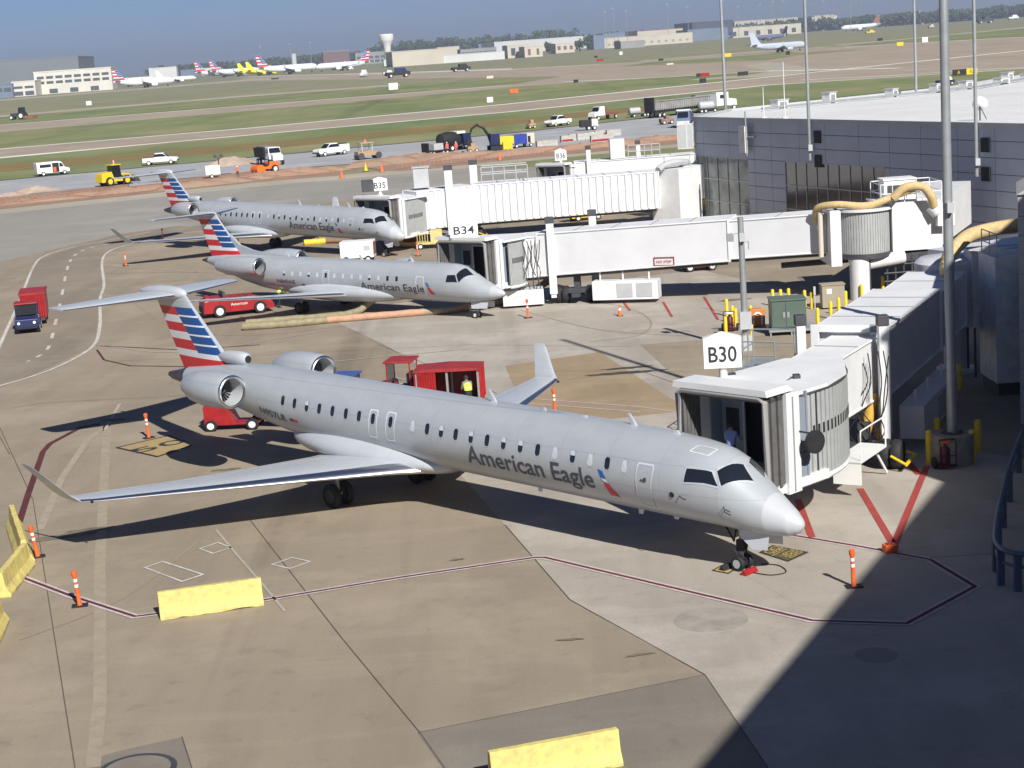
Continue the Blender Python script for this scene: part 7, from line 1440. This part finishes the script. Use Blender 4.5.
liner('all white jet on the far apron right of the office block', 192, 81.5, .3, .9, (LW, LW))
liner('jet with a black tail above the taxiing jet', 757, 41.5, 3.5, .95, (mat('navy_grey_livery', (.12, .14, .22), .4), mat('black_tail', (.015, .015, .04), .4)))
liner('white cargo jet with a coloured tail near the far woods', 846, 32, 3.5, 1.5, (LW, mat('orange_brown_tail', (.28, .12, .08), .4)))
liner('small blue grey jet by the dark hangar', 716, 39.5, 3.5, .8, (mat('blue_grey_livery', (.2, .26, .36), .4), NAVY))
# ------------------------------------------------------------------ far buildings
def far_block(name, label, x0, yb0, x1, yb1, h0, depth, wall, roofm=None, rows=(), win=None, h1=None, z0=0, cat='building', grp=None, gable=0):
    """front face between two surveyed foot points; h0 height in picture pixels at the left foot"""
    P0, P1 = G(x0, yb0), G(x1, yb1); P1 = P1 * (P0.y / P1.y); P1.z = 0; P1.y += (P1.x - P0.x) * .12; d = (P1 - P0); L_ = d.length; d.normalize(); n_ = Vector((-d.y, d.x, 0))
    if n_.dot(P0) < 0: n_ = -n_
    H = h0 * P0.length / FPX; t = thing(name, label, cat, P0, math.atan2(d.y, d.x), grp)
    sy = 1 if n_.dot(Vector((-d.y, d.x, 0))) > 0 else -1
    y0, y1 = (0, depth) if sy > 0 else (-depth, 0)
    g = MB()
    if gable: g.prof([(0, 0), (L_, 0), (L_, H), (L_ * .5, H + gable), (0, H)], y0, y1)
    else: g.box(0, L_, y0, y1, 0, H)
    g.build('wall', [wall], t)
    g = MB()
    if not gable: g.box(-.3, L_ + .3, y0 - .3, y1 + .3, H + .02, H + H * .04 + .3)
    if not gable: g.build('roof', [roofm or wall], t)
    for (zc, zh, nw, fw_, off) in rows:
        for k in range(nw):
            xa = L_ * off + (L_ * (1 - 2 * off)) * (k + .5 - fw_ / 2) / nw; xb = xa + L_ * (1 - 2 * off) / nw * fw_
            g = MB(); yy = -.25 if sy > 0 else .25; g.box(xa, xb, min(0, yy), max(0, yy), H * (zc - zh / 2), H * (zc + zh / 2)); g.build('window', [win or GLASS], t)
    return t
OFFW = mat('office_white', (.64, .61, .54), .7, var=.12, scale=.05); HANG = mat('hangar_grey', (.17, .19, .20), .6, var=.1, scale=.02); BEI = mat('beige_wall', (.55, .50, .40), .7, var=.12, scale=.03); BGR = mat('blue_grey_wall', (.16, .20, .27), .6, var=.15, scale=.03); DKW = mat('dark_hangar', (.05, .06, .09), .6); GRW = mat('grey_wall', (.30, .30, .29), .7, var=.2, scale=.03); WIN = mat('window_dark', (.09, .10, .11), .3)
BRN = mat('brown_wall', (.17, .10, .09), .7); PALE = mat('pale_wall', (.60, .60, .58), .7, var=.1, scale=.03); RRF = mat('dull_red_roof', (.28, .10, .09), .7)
far_block('hangar', 'big grey hangar behind the white office block at the far left', -60, 97, 77, 83.5, 28, 260, HANG)
far_block('office_block', 'long white office block with two rows of windows at the far left', 36, 95, 111, 88, 20.5, 60, OFFW, rows=[(.76, .12, 8, .75, .02), (.53, .12, 8, .75, .02), (.13, .2, 3, .4, .1)], win=WIN)
far_block('office_block', 'lower white office wing left of the long block', 13, 97, 35.6, 95, 13.5, 60, OFFW, rows=[(.62, .16, 2, .8, .03), (.2, .28, 2, .8, .03)], win=WIN)
far_block('glass_annex', 'low blue glass annex at the left frame edge', -14, 99, 12.6, 97, 12, 50, BGR, rows=[(.6, .3, 3, .8, .02)], win=WIN)
far_block('shed', 'low blue roofed shed right of the office block jets', 181, 76.5, 201, 75, 6, 60, BGR, roofm=mat('blue_roof', (.05, .12, .25), .5)); far_block('shed', 'white shed left of the striped tail jets', 202, 75.5, 221, 74, 6.5, 50, PALE, rows=[(.4, .4, 2, .6, .05)], win=WIN)
far_block('shed', 'tall pale shed behind the white jet', 150, 82, 177, 80, 12.5, 50, PALE)
far_block('hangar', 'brown hangar left of the water tower', 324, 66, 350, 64.5, 13, 150, BRN, roofm=GRW); far_block('terminal_annex', 'dark grey glazed annex below the water tower', 356, 65, 393, 62.5, 11, 100, GRW, rows=[(.6, .2, 6, .7, .02), (.25, .2, 6, .7, .02)], win=WIN)
far_block('warehouse', 'cream windowless warehouse right of the water tower', 393, 67, 444, 62.5, 14, 150, BEI); far_block('low_wall_building', 'long low pale building right of the cream warehouse', 431, 64.3, 505, 58, 7.5, 40, PALE)
far_block('tower_block', 'cream block rising behind the low pale building', 438, 60.5, 460, 59, 12, 60, BEI); far_block('parking_deck', 'grey parking deck behind the low pale building', 461, 59.2, 497, 57, 9, 60, GRW, rows=[(.6, .2, 8, .8, .01), (.25, .2, 8, .8, .01)], win=WIN)
far_block('tower_block', 'slate block behind the grey parking deck', 479, 55, 494, 54, 10, 60, BGR); far_block('warehouse', 'long whitish warehouse roofline right of the slate block', 495, 54.5, 590, 47.5, 11.5, 300, PALE, roofm=PALE)
far_block('tower_block', 'small cream building with dark bay, centre left', 508, 58.5, 530, 57, 12, 60, BEI, rows=[(.5, .6, 2, .4, .02)], win=DKW); far_block('tower_block', 'cream building beside the first round dark tree', 525, 57.6, 543, 56, 10, 60, BEI, rows=[(.5, .6, 2, .3, .02)], win=BRN)
far_block('tower_block', 'cream three bay building between two round dark trees', 556, 53.5, 575, 52, 9, 60, BEI, rows=[(.55, .4, 3, .5, .02)], win=BRN); far_block('tower_block', 'blue grey pitched tower right of the round trees', 594, 49.5, 605, 48.6, 13, 60, BGR)
far_block('warehouse', 'long cream warehouse with a red line, right of centre', 604, 48.6, 694, 41.6, 9.5, 200, BEI, rows=[(.35, .22, 12, .35, .02)], win=GRW); far_block('warehouse', 'upper cream storey behind the long cream warehouse', 638, 45, 684, 41.6, 13, 150, BEI, roofm=RRF)
far_block('shed', 'grey shed in front of the long cream warehouse', 621, 48.8, 645, 47, 6.5, 60, GRW); far_block('warehouse', 'slate roofed warehouse before the long cream one', 604, 47.5, 626, 45.8, 13, 80, BGR)
far_block('hangar', 'slate hangar behind the blue grey jet', 688, 41.8, 729, 38.6, 11, 120, BGR); far_block('hangar', 'near black hangar on the skyline right of the slim mast', 693, 41, 734, 37.8, 17, 200, DKW)
far_block('terminal_block', 'long beige terminal with dark arches, above the taxiing jet', 727, 38.6, 803, 33, 9.5, 100, BEI, rows=[(.4, .45, 6, .35, .02)], win=DKW); far_block('terminal_block', 'upper beige terminal storey behind the arches', 735, 36.5, 800, 31.5, 14, 150, BEI)
far_block('cargo_building', 'cream cargo block right of the beige terminal', 815, 30, 835, 28.7, 14, 70, BEI, rows=[(.5, .5, 4, .3, .02)], win=GRW); far_block('cargo_building', 'pale low cargo shed behind the cream cargo block', 812, 27, 838, 25.4, 13, 200, PALE)
far_block('shed', 'pale pagoda roofed building at the edge of the far woods', 915, 21, 926, 20, 8, 40, PALE, gable=14); far_block('warehouse', 'white warehouse row among the right hand woods', 946, 15.5, 972, 13.5, 8, 60, PALE); far_block('warehouse', 'white warehouse row at the top right corner', 1000, 12.6, 1040, 10, 7, 60, PALE)
far_block('guard_shed', 'small white shed in front of the dark annex', 384, 66.3, 389, 65.9, 6, 30, PALE); far_block('signboard_block', 'small white box tower on the skyline right of the yellow jets', 293, 68, 297, 67.7, 13, 20, PALE)
# water tower
q_ = G(388.5, 64.5); k_ = q_.length / FPX; t = thing('water_tower', 'white mushroom shaped water tower on the skyline', 'water tower', q_, 0); t.scale = (.9, .9, .96)
g = MB(); g.lathe([(k_ * 13, k_ * 3.6), (k_ * 20, k_ * 4.6), (k_ * 23, k_ * 6.6), (k_ * 25, k_ * 7.6), (k_ * 29.5, k_ * 7.8), (k_ * 30.5, k_ * 7)], (0, 0, 0), 'z', 24); g.build('tank', [WHITE], t, 40)
g = MB(); g.lathe([(0, k_ * 3.8), (k_ * 19, k_ * 3.8)], (0, 0, 0), 'z', 18); g.build('stem', [CREAM2], t, 40)
for px, yb, yt, lab in ((262.5, 70, 47, 'light mast above the yellow jets'), (292, 68, 45, 'light mast above the small white box tower'), (312, 67, 43, 'light mast right of the yellow jets'), (607, 49, 13, 'first of three light masts above the slate roof'), (615, 48, 10, 'second of three light masts above the slate roof'), (628, 47, 12, 'third of three light masts above the slate roof'), (669, 44, 6, 'tall light mast before the long cream warehouse'),
                        (689, 42, 8, 'light mast left of the slim corner mast'), (723.5, 38, 2, 'light mast by the near black hangar'), (739, 38, 8, 'light mast right of the near black hangar'), (761, 35, 6, 'light mast above the black tail jet'), (774, 34, 3, 'light mast right of the black tail jet'), (784, 33, 2, 'second light mast right of the black tail jet'), (824, 30, 2, 'light mast above the cream cargo block'), (834, 29, 0, 'light mast right of the cream cargo block'), (851, 33, 0, 'light mast left of the white cargo jet'), (861, 27, 0, 'light mast over the white cargo jet'), (771, 33, -6, 'tallest light mast over the black tail jet')):
    q_ = G(px, yb); k_ = q_.length / FPX; H = (yb - yt) * k_; t = thing('light_mast', lab, 'light mast', q_, 0, 'light masts on the far side of the field')
    g = MB(); g.cyl((0, 0, 0), (0, 0, H), .26 * k_, .18 * k_, 6); g.build('shaft', [GRW], t); g = MB(); g.box(-1.1 * k_, 1.1 * k_, -.5 * k_, .5 * k_, H - .9 * k_, H + .4 * k_); g.build('lamp_head', [GRW], t)
# ------------------------------------------------------------------ trees
LEAF = mat('dark_foliage', (.045, .075, .03), .85, col2=(.085, .11, .045), scale=.06); LEAF2 = mat('distant_foliage', (.025, .045, .02), .9, col2=(.06, .08, .035), scale=.01); BARK = mat('bark', (.12, .09, .06), .9)
def crown_mesh(seed, n=520):
    rb = random.Random(seed); vs = []; fs = []
    lobes = [(Vector((rb.uniform(-.42, .42), rb.uniform(-.42, .42), rb.uniform(.38, .78))), rb.uniform(.22, .38)) for _ in range(9)]
    for i in range(n):
        c, r = rb.choice(lobes); d = Vector((rb.gauss(0, 1), rb.gauss(0, 1), rb.gauss(0, 1))).normalized(); p = c + d * r * rb.uniform(.7, 1.08); s = rb.uniform(.04, .10)
        a = Vector((rb.gauss(0, 1), rb.gauss(0, 1), rb.gauss(0, 1))).normalized(); b = a.cross(d); b = b.normalized() if b.length > .1 else a.orthogonal().normalized()
        k = len(vs); vs += [tuple(p + a * s), tuple(p + b * s), tuple(p - a * s), tuple(p - b * s)]; fs.append((k, k + 1, k + 2, k + 3))
    me = bpy.data.meshes.new('crown'); me.from_pydata(vs, [], fs); me.materials.append(LEAF); return me
CROWNS = [crown_mesh(s) for s in (1, 2, 3)]
def tree(label, px, py, wpx, hpx, k):
    q = G(px, py); s = q.length / FPX; t = thing('tree', label, 'tree', q, k * 1.3, 'dark round trees beyond the field'); o = bpy.data.objects.new('crown', CROWNS[k % 3]); sc.collection.objects.link(o); o.parent = t; o.scale = (wpx * s * .62, wpx * s * .62, hpx * s)
    g = MB(); g.tube([(0, 0, 0), (.05 * s, 0, hpx * s * .3), (0, .1 * s, hpx * s * .7)], [wpx * s * .06, wpx * s * .04, wpx * s * .02], 6); g.tube([(0, 0, hpx * s * .25), (wpx * s * .2, 0, hpx * s * .6)], wpx * s * .02, 5); g.tube([(0, 0, hpx * s * .25), (-wpx * s * .15, wpx * s * .1, hpx * s * .6)], wpx * s * .02, 5); g.build('trunk', [BARK], t)
for i, (px, py, w_, h_, lab) in enumerate(((549.5, 54, 12, 12, 'round dark tree left of the cream three bay building'), (580, 51.5, 13, 12, 'left of the pair of round dark trees'), (588, 50.5, 13, 15, 'right and taller of the pair of round dark trees'), (617, 48.6, 8, 8, 'small round dark tree before the slate roof'), (451, 59.5, 10, 9, 'dark tree beside the cream block on the skyline'), (565, 48, 9, 7, 'dark tree behind the cream three bay building'), (573, 47, 8, 6, 'small dark tree on the skyline behind the pair'),
                                           (793, 30, 10, 10, 'loose dark tree on the beige terminal skyline'), (226, 72, 6, 9, 'tall dark tree between the two striped tails'), (360, 62, 4, 12, 'narrow dark tree right of the brown hangar'))): tree(lab, px, py, w_, h_, i)
def woods(name, label, runs, seed):
    rb = random.Random(seed); vs = []; fs = []
    for (x0, yb0, x1, yb1, h, n) in runs:
        bumps = [rb.uniform(.55, 1.1) for _ in range(int((x1 - x0) / 2.2) + 3)]
        for i in range(n):
            f = rb.random(); px = x0 + (x1 - x0) * f; q = G(px, yb0 + (yb1 - yb0) * f); s = q.length / FPX; bi = (px - x0) / 2.2; b0 = bumps[int(bi)] * (1 - bi % 1) + bumps[int(bi) + 1] * (bi % 1)
            hh = (h * b0 + max(0, (yb0 + (yb1 - yb0) * f) * 0 + 3)) * s; z = hh * rb.random() ** .6; p = Vector((q.x, q.y, z)) + Vector((rb.gauss(0, 1), rb.gauss(0, 6), 0)) * s * 2; sz = s * rb.uniform(.8, 1.9)
            a = Vector((rb.gauss(0, 1), rb.gauss(0, 1), rb.gauss(0, 1))).normalized(); b = a.orthogonal().normalized(); k = len(vs); vs += [tuple(p + a * sz), tuple(p + b * sz), tuple(p - a * sz), tuple(p - b * sz)]; fs.append((k, k + 1, k + 2, k + 3))
    me = bpy.data.meshes.new(name); me.from_pydata(vs, [], fs); me.materials.append(LEAF2); o = bpy.data.objects.new(name, me); sc.collection.objects.link(o); tag(o, label, 'woods'); o['kind'] = 'stuff'; return o
woods('distant_woods', 'dark belt of far woods along the skyline', [(370, 58, 575, 43.8, 15, 5200), (830, 26, 905, 20.5, 8, 2600), (896, 22, 950, 17.8, 9, 2200), (945, 18, 1030, 12.5, 9, 3200), (560, 44.8, 700, 35.2, 9, 2200), (700, 35, 830, 26, 10, 2400), (150, 73.6, 250, 66.6, 7, 1600), (250, 66.6, 375, 58, 8, 1800)], 4)

# ------------------------------------------------------------------ haze
hz_ = MB(); hz_.box(-9300, 9300, -3300, 14300, -1.2, 160); hz_ = hz_.build('haze', [mat('haze_air', (1, 1, 1))])
hm_ = MATS['haze_air'].node_tree; hm_.nodes.clear(); vo = hm_.nodes.new('ShaderNodeVolumePrincipled'); vo.inputs['Color'].default_value = (.72, .80, .95, 1)
vo.inputs['Density'].default_value = HAZE; vo.inputs['Anisotropy'].default_value = .2; ou = hm_.nodes.new('ShaderNodeOutputMaterial'); hm_.links.new(vo.outputs[0], ou.inputs['Volume'])
tag(hz_, 'thin pale summer haze over the whole airfield', 'haze'); hz_['kind'] = 'stuff'
